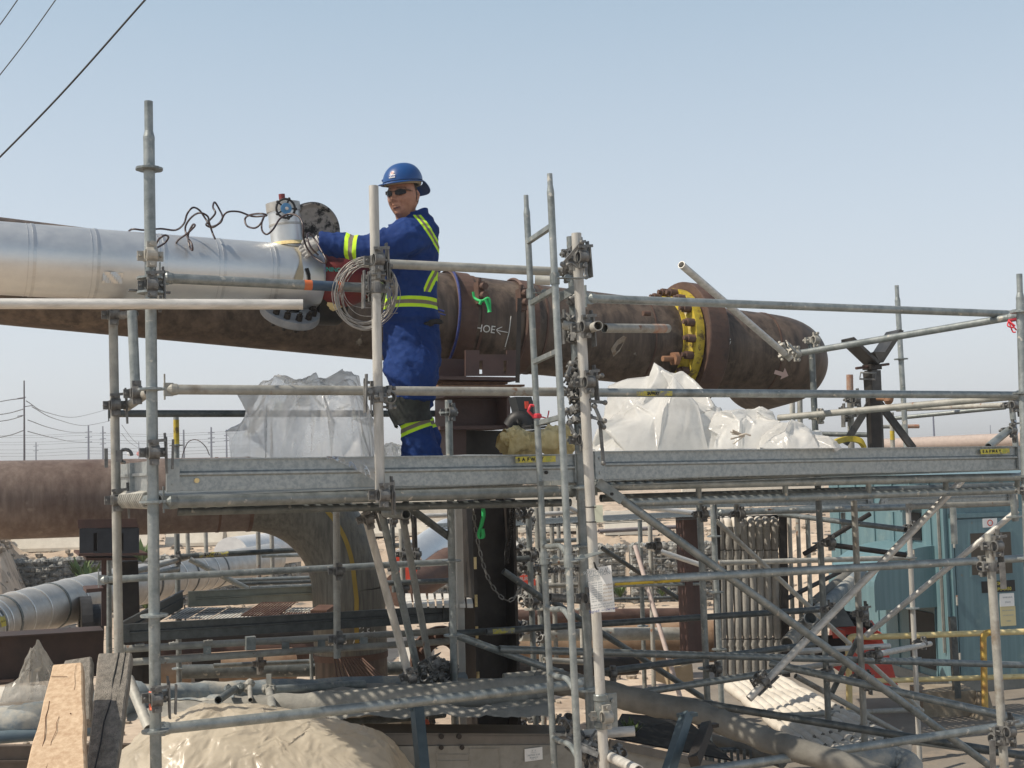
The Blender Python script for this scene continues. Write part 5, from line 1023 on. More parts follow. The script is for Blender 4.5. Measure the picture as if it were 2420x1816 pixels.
q.path([c+V3((-.04, -.03, .0)), c+V3((.0, -.04, .01)), c+V3((.03, -.02, .0))], .006, 5); build('twine_knot', q, mat('tan_twine', (.42, .34, .25), (.60, .55, .48), .8), label='frayed twine knot on the white plastic bundle', cat='twine')
film('plastic_sheet', [(280, 1840), (292, 1780), (315, 1742), (350, 1716), (400, 1696), (440, 1678), (480, 1669), (560, 1671), (640, 1681), (720, 1695), (800, 1712), (850, 1728), (895, 1742), (925, 1775), (950, 1812), (965, 1860)], (1900, 1900), 6.6, 1.3, creamp, 52, 'big dusty cream plastic sheet over a rounded load at the bottom left', nu=17, nv=13, amp=(.010, .006, .0045, .0028), smooth_=True, lv=3)
# pointed translucent plastic at far left
film('plastic_sheet', [(26, 1640), (50, 1590), (72, 1540), (84, 1518), (96, 1545), (118, 1590), (142, 1640)], (1648, 1645), 6.9, .3, plastic_mat('smoky_polythene', (.50, .48, .43), .66, .4, .3, .2), 61, 'pointed scrap of smoky clear plastic standing behind the planks', nu=7, nv=7, lv=2, amp=(.02, .012, .006))
# ================================================================ PLANKS
PLG = 'scaffold planks leaning in the bottom left corner'
def plank(pts, Z, th, m, label):
    (x0, y0, z0), (x1, y1, z1), (x2, y2, z2), (x3, y3, z3) = pts; q = MB(); f = []; n = 14
    A, Bq, Cq, D_ = P(x0, y0, z0), P(x1, y1, z1), P(x2, y2, z2), P(x3, y3, z3); nn = (Bq-A).cross(D_-A).normalized(); nn = nn if nn.dot(ORG-A) < 0 else -nn
    rg = []
    for i in range(n+1):
        t = i/n; a = A*(1-t)+D_*t; b = Bq*(1-t)+Cq*t; j = (b-a).normalized()*noise.noise(V3((t*6, x0, 0)))*.006; sg = nn*(.01*noise.noise(V3((t*5, x0, 9))))
        a += j+sg; b += j+sg; e = (b-a).normalized()*.006; rg.append([a+e, b-e, b+nn*.006, b+nn*th, a+nn*th, a+nn*.006])
    q.rings(rg, smooth=False, cap=(True, True)); o = build('plank', q, m, label=label, cat='plank', group=PLG); return o, A, Bq, Cq, D_, nn
plank([(152, 1562, 5.6), (216, 1552, 5.6), (212, 1700, 5.2), (100, 1700, 5.2)], 5.6, .045, woodg, 'grey weathered plank mostly hidden behind the pale new one')
o, A, B_, C_, D_, nn = plank([(124, 1572, 5.05), (194, 1566, 5.05), (204, 1900, 4.25), (40, 1900, 4.25)], 5, .05, wood, 'pale fresh timber plank leaning at the bottom left')
for w_, seq in ((.0016, ((.30, .16), (.36, .17), (.42, .15), (.50, .19), (.58, .22), (.66, .20))), (.0012, ((.10, .06), (.105, .3), (.11, .55))), (.0011, ((.42, .45), (.47, .41), (.52, .43), (.60, .36), (.72, .38), (.80, .33))), (.0007, ((.02, .80), (.10, .76), (.17, .79), (.22, .77))), (.003, ((.40, .70), (.402, .71)))):
    q = MB(); q.path([(A*(1-s)+B_*s)*(1-t)+(D_*(1-s)+C_*s)*t-nn*.0015 for t, s in seq], w_, 4); build('grain_crack', q, MATS['grain_line'] if 'grain_line' in MATS else mat('grain_line', (.14, .07, .035), None, .8), o)
o, A, B_, C_, D_, nn = plank([(232, 1545, 5.35), (311, 1543, 5.35), (262, 1900, 4.6), (194, 1900, 4.6)], 5, .05, woodg, 'cracked grey weathered plank right of the pale one')
q = MB(); pts = [(A*(1-s)+B_*s)*(1-t)+(D_*(1-s)+C_*s)*t-nn*.002 for t, s in ((0, .62), (.08, .60), (.2, .55), (.35, .56), (.5, .42), (.62, .40), (.8, .3), (1, .34))]; q.path(pts, .003, 4); pts = [(A*(1-s)+B_*s)*(1-t)+(D_*(1-s)+C_*s)*t-nn*.002 for t, s in ((0, .82), (.1, .80), (.25, .78), (.36, .72))]; q.path(pts, .0022, 4); build('split_crack', q, blackp, o)
# ================================================================ CLOTH COVERED RACK AND PIPES (bottom)
def blanket(name, pts, hw, m, label, seed, cat='blanket', n=60, k=14, sag=.02, flat=1.0, parent=None):
    """cloth wrapped run: lumpy tube of width hw along a path"""
    c = spline([P(*p) for p in pts], max(2, n//(len(pts)-1))); q = MB(); rg = []; T = None
    for i, p in enumerate(c):
        d = (c[min(i+1, len(c)-1)]-c[max(i-1, 0)]).normalized(); x, y, z = basis(d, UP)
        w_ = hw[0]+(hw[1]-hw[0])*i/(len(c)-1); r_ = []
        for j in range(k):
            t = 2*math.pi*j/k; e = 1+.16*noise.noise(V3((i*.35, math.cos(t)*1.2, math.sin(t)*1.2+seed)))+.06*noise.noise(V3((i*1.3, math.cos(t)*3, math.sin(t)*3+seed)))
            r_.append(p+(x*math.cos(t)+y*math.sin(t)*flat)*w_*e)
        rg.append(r_)
    q.rings(rg, cap=(True, True)); return build(name, q, m, parent, label=label if not parent else None, cat=cat if not parent else None)
R_ = empty('cloth_covered_rack', P(700, 1640, 7.6), 'rack of pipes under dirty grey cloth blankets across the bottom', 'pipe rack')
q = MB()
def rack(a, b):
    x = 300+1010*a; row = b*7; f = row-int(row) if row < 7 else 0
    y = (1630-22*a)+b*(70+14*a); Zr = 8.8-b*1.7; p = P(x, y, Zr); z = .05*abs(math.sin(math.pi*row))+.025*noise.noise(V3((x*.012, row*.7, 2)))+.012*noise.noise(V3((x*.05, row*2, 5))); return p+UP*z
q.grid(rack, 120, 50); build('cloth_cover', q, cloth, R_)
q = MB(); q.grid(lambda a, b: (lambda p: p+UP*.006)(rack(.02+.23*a, .12+.55*b)), 50, 26); build('blue_grey_cloth', q, clothb, R_)
for x, y in ((940, 1655), (976, 1655)): q = MB(); q.path([rack((x-300)/1010, b/10)+UP*.008 for b in range(3, 10)], .006, 5); build('black_strap', q, blackp, R_)
blanket('wrapped_run', [(480, 1690, 7.2), (700, 1672, 7.2), (950, 1655, 7.3), (1200, 1635, 7.5), (1290, 1628, 7.6)], (.08, .085), cloth, '', 3, parent=R_)
blanket('wrapped_pipe', [(1270, 1612, 7.7), (1360, 1618, 7.6), (1450, 1642, 7.5), (1560, 1668, 7.4), (1640, 1684, 7.3), (1720, 1712, 7.2), (1830, 1756, 7.0), (1960, 1796, 6.8), (2120, 1850, 6.7)], (.075, .068), clothd, 'thick grey cloth wrapped pipe sweeping down to the bottom right', 8, 'wrapped pipe', n=90)
blanket('wrapped_run', [(330, 1650, 7.6), (450, 1640, 7.9), (640, 1632, 8.2), (900, 1622, 8.6), (1100, 1612, 8.8)], (.07, .07), clothb, '', 5, parent=R_)
blanket('wrapped_pipe', [(-60, 1658, 7.4), (40, 1652, 7.4), (130, 1648, 7.5), (210, 1640, 7.6)], (.08, .07), clothw, 'dusty white cloth wrapped run at the far left edge', 11, 'wrapped pipe', n=24)
blanket('wrapped_pipe', [(-60, 1712, 6.8), (40, 1706, 6.8), (130, 1694, 6.9), (240, 1670, 7.1), (330, 1650, 7.3)], (.09, .10), clothb, 'blue grey cloth wrapped run behind the planks', 13, 'wrapped pipe', n=40)
q = MB(); q.tube(P(-60, 1748, 6.6), P(280, 1720, 7.0), .035, 16); build('blue_tube', q, mat('blue_grey_tube', (.12, .17, .20), (.18, .23, .26), .5, .2), label='blue grey tube below the wrapped runs at the left edge', cat='tube')
q = MB(); o = OFF(120, 1790, 6.6); q.slab([FP(-60, 1900, o), FP(330, 1900, o), FP(330, 1760, o), FP(-60, 1765, o)], NRM*.05); q.slab([FP(-60, 1805, o-.02), FP(330, 1798, o-.02), FP(330, 1793, o-.02), FP(-60, 1800, o-.02)], NRM*.02); build('panel_board', q, mat('brown_panel', (.09, .07, .055), (.14, .11, .09), .7), label='brown panel at the bottom left edge behind the planks', cat='panel')
# open tubes lying on the cloth
for (x0, y0, x1, y1, Z0, Z1, r, mm, lb_) in ((516, 1655, 556, 1628, 6.7, 7.4, .022, galvd, 'short dark open ended tube lying on the cloth at left'), (645, 1678, 636, 1632, 6.8, 7.6, .024, galv2, 'short pale open ended tube pointing at the viewer on the cloth'), (592, 1655, 590, 1622, 7.1, 7.5, .014, clampl, 'small pale steel fitting standing on the cloth between two tubes')):
    q = MB(); a, b = P(x0, y0, Z0), P(x1, y1, Z1); q.tube(a, b, r, 16); 
    if r > .022: q.bar(b-UP*.02, b+UP*.10, .012, .03)
    for k_ in range(3): q.ball(b+V3((random.uniform(-.05, .05), 0, random.uniform(-.02, .03))), .03, 7, 5, .2)
    build('loose_tube', q, mm, label=lb_, cat='tube')
ledger(S2, 640, 1632, 860, 1618, 7.9, galv, Z1=8.4, heads=False, r=.03)
q = MB(); q.tube(P(780, 1712, 7.8), P(1050, 1688, 8.4), .026, 14); build('loose_tube', q, galvd, label='dark tube lying under the cloth rack left of the black column', cat='tube')
q = MB(); a, b = P(304, 1604, 5.95), P(352, 1722, 5.7); q.tube(a, b, .0245, 16); build('loose_tube', q, galv2, label='short slanting pale tube between the grey plank and the front left post', cat='tube')
for (x0, y0, x1, y1, w_, mm, lb_) in ((985, 1672, 1002, 1850, .058, mat('blue_grey_steel', (.07, .10, .115), (.11, .145, .16), .5, .3), 'square blue grey post standing under the cloth rack at the bottom'), (1622, 1690, 1572, 1850, .055, MATS['blue_grey_steel'], 'slanting blue grey leg under the thick wrapped pipe'), (1672, 1716, 1640, 1800, .055, steelbk, 'dark slanting leg right of the blue grey one')):
    q = MB(); Z0 = 6.9; q.bar(P(x0, y0, Z0), P(x1, y1, Z0-.4), w_, w_, NRM); q.bar(P(x0, y0, Z0)+LON*.06, P(x0, y0, Z0)-LON*.05, .05, .02, UP); build('support_leg', q, mm, label=lb_, cat='support leg')
q = MB(); o = OFF(1030, 1748, 7.3); q.slab([FP(700, 1748, o), FP(1480, 1772, o), FP(1480, 1755, o), FP(700, 1735, o)], NRM*.25); q = MB()
q.slab([FP(890, 1762, o), FP(1400, 1762, o), FP(1400, 1738, o), FP(890, 1736, o)], NRM*.02); q.slab([FP(890, 1738, o), FP(1400, 1740, o), FP(1400, 1735, o), FP(890, 1733, o)], NRM*.3); TRB = build('top_rail', q, mat('brown_grey_steel', (.13, .12, .105), (.18, .165, .145), .6), label='brown grey steel edge rail on top of the concrete wall', cat='rail')
q = MB()
for x in (1043, 1085): q.disc(FP(x, 1741, o-.006), NRM, .016, .01, 12)
for x in (1043, 1092): q.disc(FP(x, 1767, o-.02), NRM, .014, .01, 12)
build('bolt', q, steelbk, TRB)
CW = empty('concrete_wall', FP(1100, 1810, o), 'low grey concrete wall panel at the bottom centre with a small white sticker', 'wall')
q = MB(); q.slab([FP(850, 2100, o-.01), FP(1900, 2100, o-.01), FP(1900, 1860, o-.01), FP(1700, 1812, o-.01), FP(1440, 1760, o-.01), FP(850, 1765, o-.01)], NRM*.12); build('panel', q, concg, CW)
q = MB()
for x0, x1, y in ((1030, 1108, 1784), (1030, 1108, 1799), (1110, 1180, 1770)): q.bar(FP(x0, y, o-.012), FP(x1, y, o-.012), .006, .006)
for x in (1032, 1108, 1180): q.bar(FP(x, 1768, o-.012), FP(x+2, 1816, o-.012), .006, .006)
build('panel_joint', q, concg, CW)
q = MB(); c = FP(1261, 1783, o-.02); q.box(c, LON*.060, NRM*.001, UP*.038); STK = build('sticker', q, white, CW)
for i, (s_, z_, sz) in enumerate((('/\\   /\\', .022, .014), ('---------', .012, .012), ('NOTICE 12 34', -.004, .013), ('lift point no', -.018, .012), ('A  B   C', -.028, .010))): build('print', text_mb(s_, sz, flatmap(c-NRM*.004+UP*z_, LON, UP), bold=.0003), gp, STK)
q = MB(); o5 = o+.15; q.slab([FP(1440, 1745, o5), FP(1730, 1800, o5+.0), FP(1620, 1700, o5+.9), FP(1470, 1690, o5+.9)], UP*.01); build('pit_dark_sheet', q, mat('black_void', (.006, .006, .006), None, .9), label='painted dark of the open pit between the concrete wall and the slanting legs', cat='pit')  # flat near-black sheet painted as the darkness inside the pit
q = MB(); q.bar(FP(1440, 1757, o-.03), FP(1720, 1818, o-.03), .03, .05); build('edge_plank', q, MATS['brown_grey_steel'], label='rusty sloping edge strip on the wall at bottom centre right', cat='edge strip')
# ================================================================ HANGING CLOTH SLEEVES + LYING WHITE WRAPPED PIPES
SG = 'vertical grey cloth wrapped pipes in the right middle'
Zs = 13.2; sleevem = mat('pale_grey_sleeve', (.30, .29, .265), (.44, .425, .385), .9, 0, 6, .5, 22)
for i in range(9):
    x = 1702+i*18.2; xb = x+8; r = .0425; mm = sleevem
    e = empty('wrapped_riser', P(xb, 1595, Zs), 'vertical grey cloth wrapped pipe, %s from the left in its row' % ('first second third fourth fifth sixth seventh eighth ninth'.split()[i]), 'wrapped pipe', SG)
    ys_ = [1244, 1262, 1280, 1296, 1300, 1340, 1400, 1460, 1500, 1505, 1510, 1524, 1530, 1536, 1590, 1597]
    rr = [1.05, 1.0, 1.05, 1.0, .86, .98, 1.0, .96, 1.05, .9, .84, 1.1, .8, .98, 1.0, .7]
    pts = [P(x+(y-1244)/353*8+random.uniform(-.8, .8), y, Zs) for y in ys_]
    q = MB(); q.path(pts, [r*k_*random.uniform(.93, 1.07)*1.02 for k_ in rr], 12); build('sleeve', q, mm, e)
    q = MB(); q.path(spline([pts[1], P(x, 1236, Zs+.05), P(x-4, 1228, Zs+.3), P(x-10, 1222, Zs+1.2)], 4), r*1.02, 12); build('bent_top', q, clothw, e)
    q = MB(); c = pts[4]; q.lathe(c-UP*.006, UP, [(r*.8, 0), (r*.95, .002), (r*.95, .01), (r*.8, .012)], 12); c = pts[10]; q.lathe(c-UP*.006, UP, [(r*.8, 0), (r*.92, .002), (r*.92, .01), (r*.8, .012)], 12); build('tie', q, blackp, e)
q = MB(); a, b = VP(1850, 1215, 1858, 1600, 13.0); q.bar(a, b, .03, .08); a, b = VP(1692, 1215, 1698, 1600, 13.0); q.bar(a, b, .03, .08); q.tube(P(1690, 1228, 13.4), P(1856, 1222, 13.4), .03, 8); q.tube(P(1700, 1340, 13.3), P(1860, 1334, 13.3), .02, 8); build('riser_frame', q, steelbk, label='black frame holding the row of vertical wrapped pipes', cat='frame')
WG = 'dusty white wrapped pipes lying side by side at lower right'
for i in range(8):
    t = i/7; x0 = 1722+118*t; y0 = 1622-14*t; x1 = 1962+178*t; y1 = 1812-45*t
    e = empty('lying_wrapped_pipe', P(x0, y0, 11.5), 'dusty white wrapped pipe on the slope, %s from the left' % ('first second third fourth fifth sixth seventh last'.split()[i]), 'wrapped pipe', WG)
    n = 26; q = MB(); pts = [P(x0+(x1-x0)*k_/n, y0+(y1-y0)*k_/n, 11.5-2.4*k_/n) for k_ in range(n+1)]
    q.path(pts, [.052*(1-.20*(k_ % 5 == 4))*random.uniform(.94, 1.08) for k_ in range(n+1)], 12); build('sleeve', q, clothw, e)
    q = MB()
    for k_ in (12, 13, 19, 22, 24): q.ball(pts[k_]+UP*.045+V3((random.uniform(-.02, .02), 0, 0)), .018, 6, 4, .3)
    build('wire_twist', q, clothd, e)
blanket('wrapped_pipe', [(1960, 1815, 8.6), (2040, 1800, 8.6), (2110, 1795, 8.7), (2150, 1812, 8.6), (2140, 1850, 8.5)], (.09, .09), clothb, 'thick pale grey cloth bend at the foot of the lying white pipes', 17, 'wrapped pipe', n=30)
blanket('wrapped_pipe', [(1600, 1720, 10), (1660, 1745, 9.6), (1760, 1770, 9.3), (1850, 1800, 9.0)], (.05, .05), clothd, 'dark cloth run beside the lying white pipes', 19, 'wrapped pipe', n=30)
# fence like picket row at bottom
q = MB()
for i in range(9): a, b = VP(1668+i*15, 1772, 1670+i*15, 1812, 9.2); q.bar(a, b, .03, .02)
q.tube(P(1660, 1775, 9.2), P(1800, 1770, 9.4), .02, 8); build('picket_rail', q, galvd, label='short row of grey pickets at the bottom right of centre', cat='pickets')
# grey cloth wrapped pipes going back left of the enclosure
for i, (x0, y0, x1, y1, Z0, Z1, mm) in enumerate(((1955, 1395, 2020, 1345, 13.5, 15, clothd), (1955, 1420, 2035, 1352, 13, 15, clothb), (1900, 1480, 2010, 1352, 12.6, 15, cloth))):
    q = MB(); q.tube(P(x0-40, y0+42, Z0-.4), P(x1, y1, Z1), .07, 16); build('sloping_pipe', q, mm, label='%s grey sloping pipe left of the teal louvre hood' % ('upper', 'middle', 'lower')[i], cat='pipe')
q = MB()
for i in range(9): q.path(spline([P(1950+i*9, 1450+random.uniform(-5, 5), 14), P(2000+i*6, 1462+random.uniform(-9, 9), 13.8), P(2060, 1478+i*3, 13.6)], 5), .03, 7)
build('hose_bundle', q, black, label='bundle of black hoses below the teal louvre hood', cat='hoses')
q = MB(); q.slab([P(1880, 1485, 13.5), P(2020, 1480, 13.5), P(1990, 1430, 14), P(1930, 1432, 14)], V3((0, .3, -.05))); build('grey_cover', q, clothd, label='grey cover plate behind the red plastic barrier', cat='cover')
q = MB(); q.slab([P(1700, 1510, 13.8), P(2010, 1500, 13.8), P(2010, 1545, 13.5), P(1700, 1560, 13.5)], V3((0, .05, -.02))); build('dark_skid', q, steelbk, label='dark skid frame behind the foot of the wrapped risers', cat='skid')
# ================================================================ TEAL ENCLOSURE
EN = empty('teal_enclosure', V3((5.4, 15.2, 0)), 'teal painted steel equipment enclosure with a windowed door at the right', 'enclosure')
c0 = P(2252, 1645, 15.0); c0 = V3((c0.x, c0.y, 0)); fx = V3((.975, .22, 0)).normalized(); fy = V3((-fx.y, fx.x, 0)); HT = 2.62
def EP(u, v, z): return c0+fx*u+fy*v+UP*z
q = MB(); 
def ebox(q, u0, u1, v0, v1, z0, z1, mi=0): q.box(EP((u0+u1)/2, (v0+v1)/2, (z0+z1)/2), fx*(u1-u0)/2, fy*(v1-v0)/2, UP*(z1-z0)/2, mi)
ebox(q, 0, 5, 0, 3.0, .16, HT); build('walls', q, teal, EN)
q = MB(); ebox(q, -.06, 5.1, -.06, 3.1, HT, HT+.06); build('roof', q, teal, EN)
q = MB(); ebox(q, -.02, 5, -.02, 3, .0, .16); build('base_frame', q, mat('base_grey', (.16, .17, .16), (.24, .24, .22), .6), EN)
q = MB()
for u in (-.01, .05): ebox(q, u-.012, u+.012, -.014, -.001, .16, HT)
for v in (.30, .75, 1.2, 1.7, 2.2, 2.7): ebox(q, -.018, -.001, v-.015, v+.015, .16, HT)
build('panel_seam', q, teal, EN)
DR = MB(); d0 = (P(2262, 1640, 15.05)-c0).dot(fx)+.02; ebox(DR, d0, d0+1.05, -.045, -.001, .20, 2.13); DR = build('door', DR, teal, EN)
q = MB()
for (a_, b_, c_, d_) in ((d0-.05, d0-.015, .18, 2.2), (d0+1.065, d0+1.1, .18, 2.2)): ebox(q, a_, b_, -.05, -.001, c_, d_)
ebox(q, d0-.05, d0+1.1, -.05, -.001, 2.15, 2.20); build('door_frame', q, teal, DR)
q = MB(); ebox(q, d0+.19, d0+.80, -.052, -.046, 1.42, 1.98); build('window_frame', q, teal, DR); q = MB(); ebox(q, d0+.215, d0+.775, -.056, -.052, 1.445, 1.955); build('window_pane', q, glassd, DR)
for z in (.45, 1.15, 1.85): q = MB(); q.tube(EP(d0-.012, -.055, z-.06), EP(d0-.012, -.055, z+.06), .014, 8, hollow=False); build('hinge', q, galv2, DR)
q = MB(); ebox(q, d0+.40, d0+.60, -.050, -.046, 2.02, 2.13); build('notice', q, white, DR); q = MB(); c = EP(d0+.50, -.052, 2.075); q.lathe(c, -fy, [(.028, 0), (.040, 0), (.040, .001), (.028, .001)], 20); build('emblem', q, red, DR)
q = MB(); ebox(q, d0+.34, d0+.80, -.053, -.046, 1.22, 1.36); NP = build('name_plate', q, blackp, DR)
build('lettering', text_mb('KM', .055, flatmap(EP(d0+.57, -.056, 1.325), fx, UP), bold=.001), yellab, NP); build('lettering', text_mb('U-HPU-8450', .055, flatmap(EP(d0+.60, -.056, 1.255), fx, UP), bold=.001), yellab, NP)
q = MB(); ebox(q, d0+.58, d0+.78, -.052, -.046, 1.04, 1.20); ebox(q, d0+.58, d0+.79, -.050, -.046, .80, 1.04, 1); NT = build('notice', q, [white, mat('cream_notice', (.62, .54, .30), None, .6)], DR)
for s_, z in (('WARNING', 1.15), ('SPACE', 1.09), ('MAY BE HARMFUL', .99), ('DO NOT ENTER', .93), ('PERMIT', .86)): build('lettering', text_mb(s_, .028 if z > 1.05 else .020, flatmap(EP(d0+.685, -.056, z), fx, UP), bold=.0004), gp, NT)
# louvre hoods on the left side
def hood(v0, v1, z0, z1, dp, name):
    q = MB(); n = 12; A = []
    for i in range(n+1):
        t = math.pi/2*i/n; A.append((dp*math.sin(t) if False else dp*math.cos(math.pi/2-t)*1.0, z1-(z1-z0)*.55*(1-math.cos(t))))
    prof = [(0, z1)]+[(dp*math.sin(math.pi/2*i/n), z1-(z1-z0)*.6*(1-math.cos(math.pi/2*i/n))) for i in range(1, n+1)]+[(dp, z0), (dp-.02, z0), (dp-.02, z0+.02), (0, z0+.02)]
    q.rings([[EP(-a_, v, z) for a_, z in prof] for v in (v0, v1)], smooth=False, cap=(True, True)); build(name, q, teal, EN)
hood(.25, 1.45, 1.02, 1.80, .85, 'louvre_hood'); hood(.5, .95, 2.22, 2.56, .30, 'small_hood')
q = MB(); ebox(q, -.022, -.002, .52, .78, 1.85, 2.2); build('vent_opening', q, blackp, EN); q = MB(); ebox(q, -.022, -.002, .3, .9, .25, .95); build('dark_opening', q, blackp, EN)
q = MB(); q.bar(EP(-.02, .1, .5), EP(-.02, .1, 2.5), .02, .03); build('door_edge_strip', q, galv2, EN)
q = MB(); a, b = VP(2250, 1458, 2262, 1650, 13.8); q.bar(a, b, .07, .07); build('bollard_post', q, galvd, label='dark square post standing before the teal enclosure', cat='post')
q = MB(); p = at_z(2232, 1690, 0.0); q.abox(p.x-.3, p.x+.3, p.y-.2, p.y+.25, 0.0, .30); build('concrete_block', q, mat('rough_block', (.22, .18, .13), (.32, .27, .2), .95, 0, 6, .5, 20), label='rough concrete block on the ground before the teal enclosure', cat='concrete block')
q = MB(); p = at_z(2326, 1700, 0.0); q.lathe(V3((p.x, p.y, 0)), UP, [(.16, 0), (.10, .12), (.06, .30)], 14); build('post_footing', q, MATS['rough_block'], label='conical concrete footing under the rusty yellow rail post', cat='footing')
# yellow handrail
YH = empty('yellow_handrail', at_z(2326, 1690, 0), 'pale yellow pipe handrail with rusty post before the teal enclosure', 'handrail')
Zh = 13.2
q = MB(); pz = lambda x, y, Z: P(x, y, Z); q.path(spline([P(2005, 1540, Zh), P(2008, 1512, Zh), P(2018, 1505, Zh), P(2050, 1506, Zh)], 5)+[P(2200, 1501, Zh), P(2480, 1491, Zh+.1)], .032, 14); build('top_rail', q, yelpale, YH)
q = MB(); a, b = VP(2005, 1535, 2008, 1705, Zh); q.tube(a, b, .034, 14); build('rail_post', q, yelpale, YH)
q = MB(); q.tube(P(2060, 1610, Zh), P(2480, 1597, Zh+.1), .028, 14); build('lower_rail', q, yelpale, YH)
q = MB(); q.path(spline([P(2350, 1494, Zh), P(2334, 1496, Zh), P(2325, 1504, Zh), P(2324, 1520, Zh)], 4)+[P(2326, 1600, Zh-.05), P(2328, 1680, Zh-.15)], .034, 14); build('rail_post', q, mat('rusty_yellow_post', (.55, .38, .08), (.35, .16, .05), .6, 0, 7), YH)
# red barrier
q = MB(); Zr = 13.9
prof = [(0, 0), (.36, .0), (.40, .35), (.30, .8), (.10, 1.12), (-.0, 1.12)]
A = at_z(1968, 1612, 0.05)
q.slab([P(1962, 1560, Zr), P(1968, 1482, Zr+.1), P(2070, 1480, Zr+.1), P(2100, 1545, Zr), P(2122, 1620, Zr-.1), P(2040, 1628, Zr-.1), P(1965, 1575, Zr-.05)], V3((.1, .5, 0)))
q.slab([P(1965, 1480, Zr-.15), P(1996, 1492, Zr-.15), P(2006, 1530, Zr-.15), P(1972, 1540, Zr-.15)], V3((.02, .1, 0))); q.slab([P(2050, 1481, Zr-.1), P(2084, 1497, Zr-.1), P(2086, 1520, Zr-.1), P(2044, 1512, Zr-.1)], V3((.02, .2, 0)))
build('red_barrier', q, red, label='bright red plastic road barrier behind the scaffold left of the teal enclosure', cat='plastic barrier')
q = MB(); q.abox(*sorted((P(1525, 1460, 17).x, P(1620, 1460, 17).x)), 16.6, 17, P(1525, 1482, 17).z, P(1525, 1454, 17).z); build('red_box', q, red, label='red box on the sand left of the brown column', cat='box')
q = MB(); q.slab([P(935, 1352, 14), P(985, 1350, 14), P(985, 1318, 14), P(935, 1316, 14)], V3((0, .4, 0))); q.slab([P(955, 1375, 14), P(980, 1375, 14), P(980, 1350, 14), P(955, 1350, 14)], V3((0, .3, 0))); build('red_cabinet', q, red, label='red cabinet seen between the slanting props', cat='cabinet')
# danger sign
DS = sheet([(1227, 1349), (1264, 1346), (1266, 1384), (1229, 1386)], 12.9, red, 'danger_sign', label='small red sign with white lettering behind the posts left of the ladder', cat='sign')
for s_, y in (('DANGER', 1356), ('BURIED', 1368)):
    c = P(1246, y, 12.5); build('lettering', text_mb(s_, .050, flatmap(c, LON, UP), bold=.0015), white, DS)
for x, y in ((1858, 1475), (1895, 1340), (470, 1320)): pass
# ================================================================ SMALL THINGS ON THE PLATFORM
# coil of steel wire
WC = empty('wire_coil', P(868, 694, 6.02), 'large loose coil of thin steel wire hung on the pale centre post', 'wire coil')
random.seed(11)
for i in range(14):
    cx, cy = 866+random.uniform(-5, 5), 694+random.uniform(-6, 6); rx, ry = 72+random.uniform(-14, 4), 84+random.uniform(-16, 3); Z = 6.22+random.uniform(-.03, .03); w_ = random.uniform(0, 6)
    q = MB(); q.path([P(cx+rx*math.cos(t)+2*math.sin(3*t+w_), cy+ry*math.sin(t)+3*math.cos(2*t+w_)-12*math.cos(t)*.3, Z+.03*math.sin(t+w_)) for t in [2*math.pi*k_/48 for k_ in range(48)]], .0022 if i > 3 else .0034, 6, closed=True); build('wire_loop', q, coilm, WC)
for (x0, y0, x1, y1, x2, y2) in ((800, 640, 830, 720, 930, 726), (796, 660, 812, 740, 905, 772), (800, 690, 850, 745, 940, 740)):
    q = MB(); q.path(spline([P(x0, y0, 6.22), P(x1, y1, 6.2), P(x2, y2, 6.22)], 10), .0018, 5); build('wire_loop', q, coilm, WC)
# heat tracing cables
def cable(pts, Z, r, label, dz=.05):
    q = MB(); q.path(spline([P(x, y, Z+dz*math.sin(i*1.3)) for i, (x, y) in enumerate(pts)], 6), r, 8); return build('loose_cable', q, wire, label=label, cat='cable')
def c1(l): return [(x/3.16, 400+y/3.16) for x, y in l]
def c4(l): return [(600+x/3.16, 340+y/3.16) for x, y in l]
cable(c1([(1045, 625), (1030, 595), (1050, 563), (1080, 575), (1065, 603), (1000, 605), (952, 562), (950, 490), (985, 450), (1080, 456), (1200, 446), (1310, 456), (1372, 410), (1398, 335), (1440, 288), (1490, 308), (1535, 372), (1575, 428), (1640, 405), (1662, 360), (1640, 305), (1604, 248), (1590, 285), (1608, 330), (1560, 388), (1540, 418), (1590, 436), (1645, 395), (1690, 326), (1780, 318), (1880, 352), (1960, 352), (1992, 345), (1950, 333), (1870, 342), (1830, 372), (1845, 425), (1905, 440), (1952, 400), (1975, 345), (1955, 400), (1958, 460), (1992, 487), (2040, 450), (2090, 372), (2160, 335)])+c4([(340, 550), (368, 620), (370, 700), (398, 780), (450, 845), (520, 890), (540, 870), (505, 800), (445, 700), (410, 668), (398, 705), (430, 780), (480, 830)]), 6.55, .0052, 'long tangled brown cable looping from the front left post to the worker\'s hand')
cable(c1([(1225, 690), (1290, 600), (1330, 532), (1400, 480), (1455, 425), (1438, 418), (1405, 495), (1418, 585), (1438, 605), (1430, 555), (1395, 500), (1385, 430), (1428, 362), (1490, 327), (1550, 352), (1562, 400), (1588, 480), (1606, 520)]), 6.45, .0052, 'shorter tangled brown cable above the silver pipe')
cable(c1([(1170, 590), (1230, 552), (1258, 510), (1232, 494), (1190, 520), (1165, 560)]), 6.0, .005, 'small loop of brown cable right beside the front left post')
cable([(430, 1083), (433, 1070), (445, 1045), (465, 1040), (485, 1055), (495, 1076)], 6.0, .0022, 'thin grey wire arching above the left toe board')
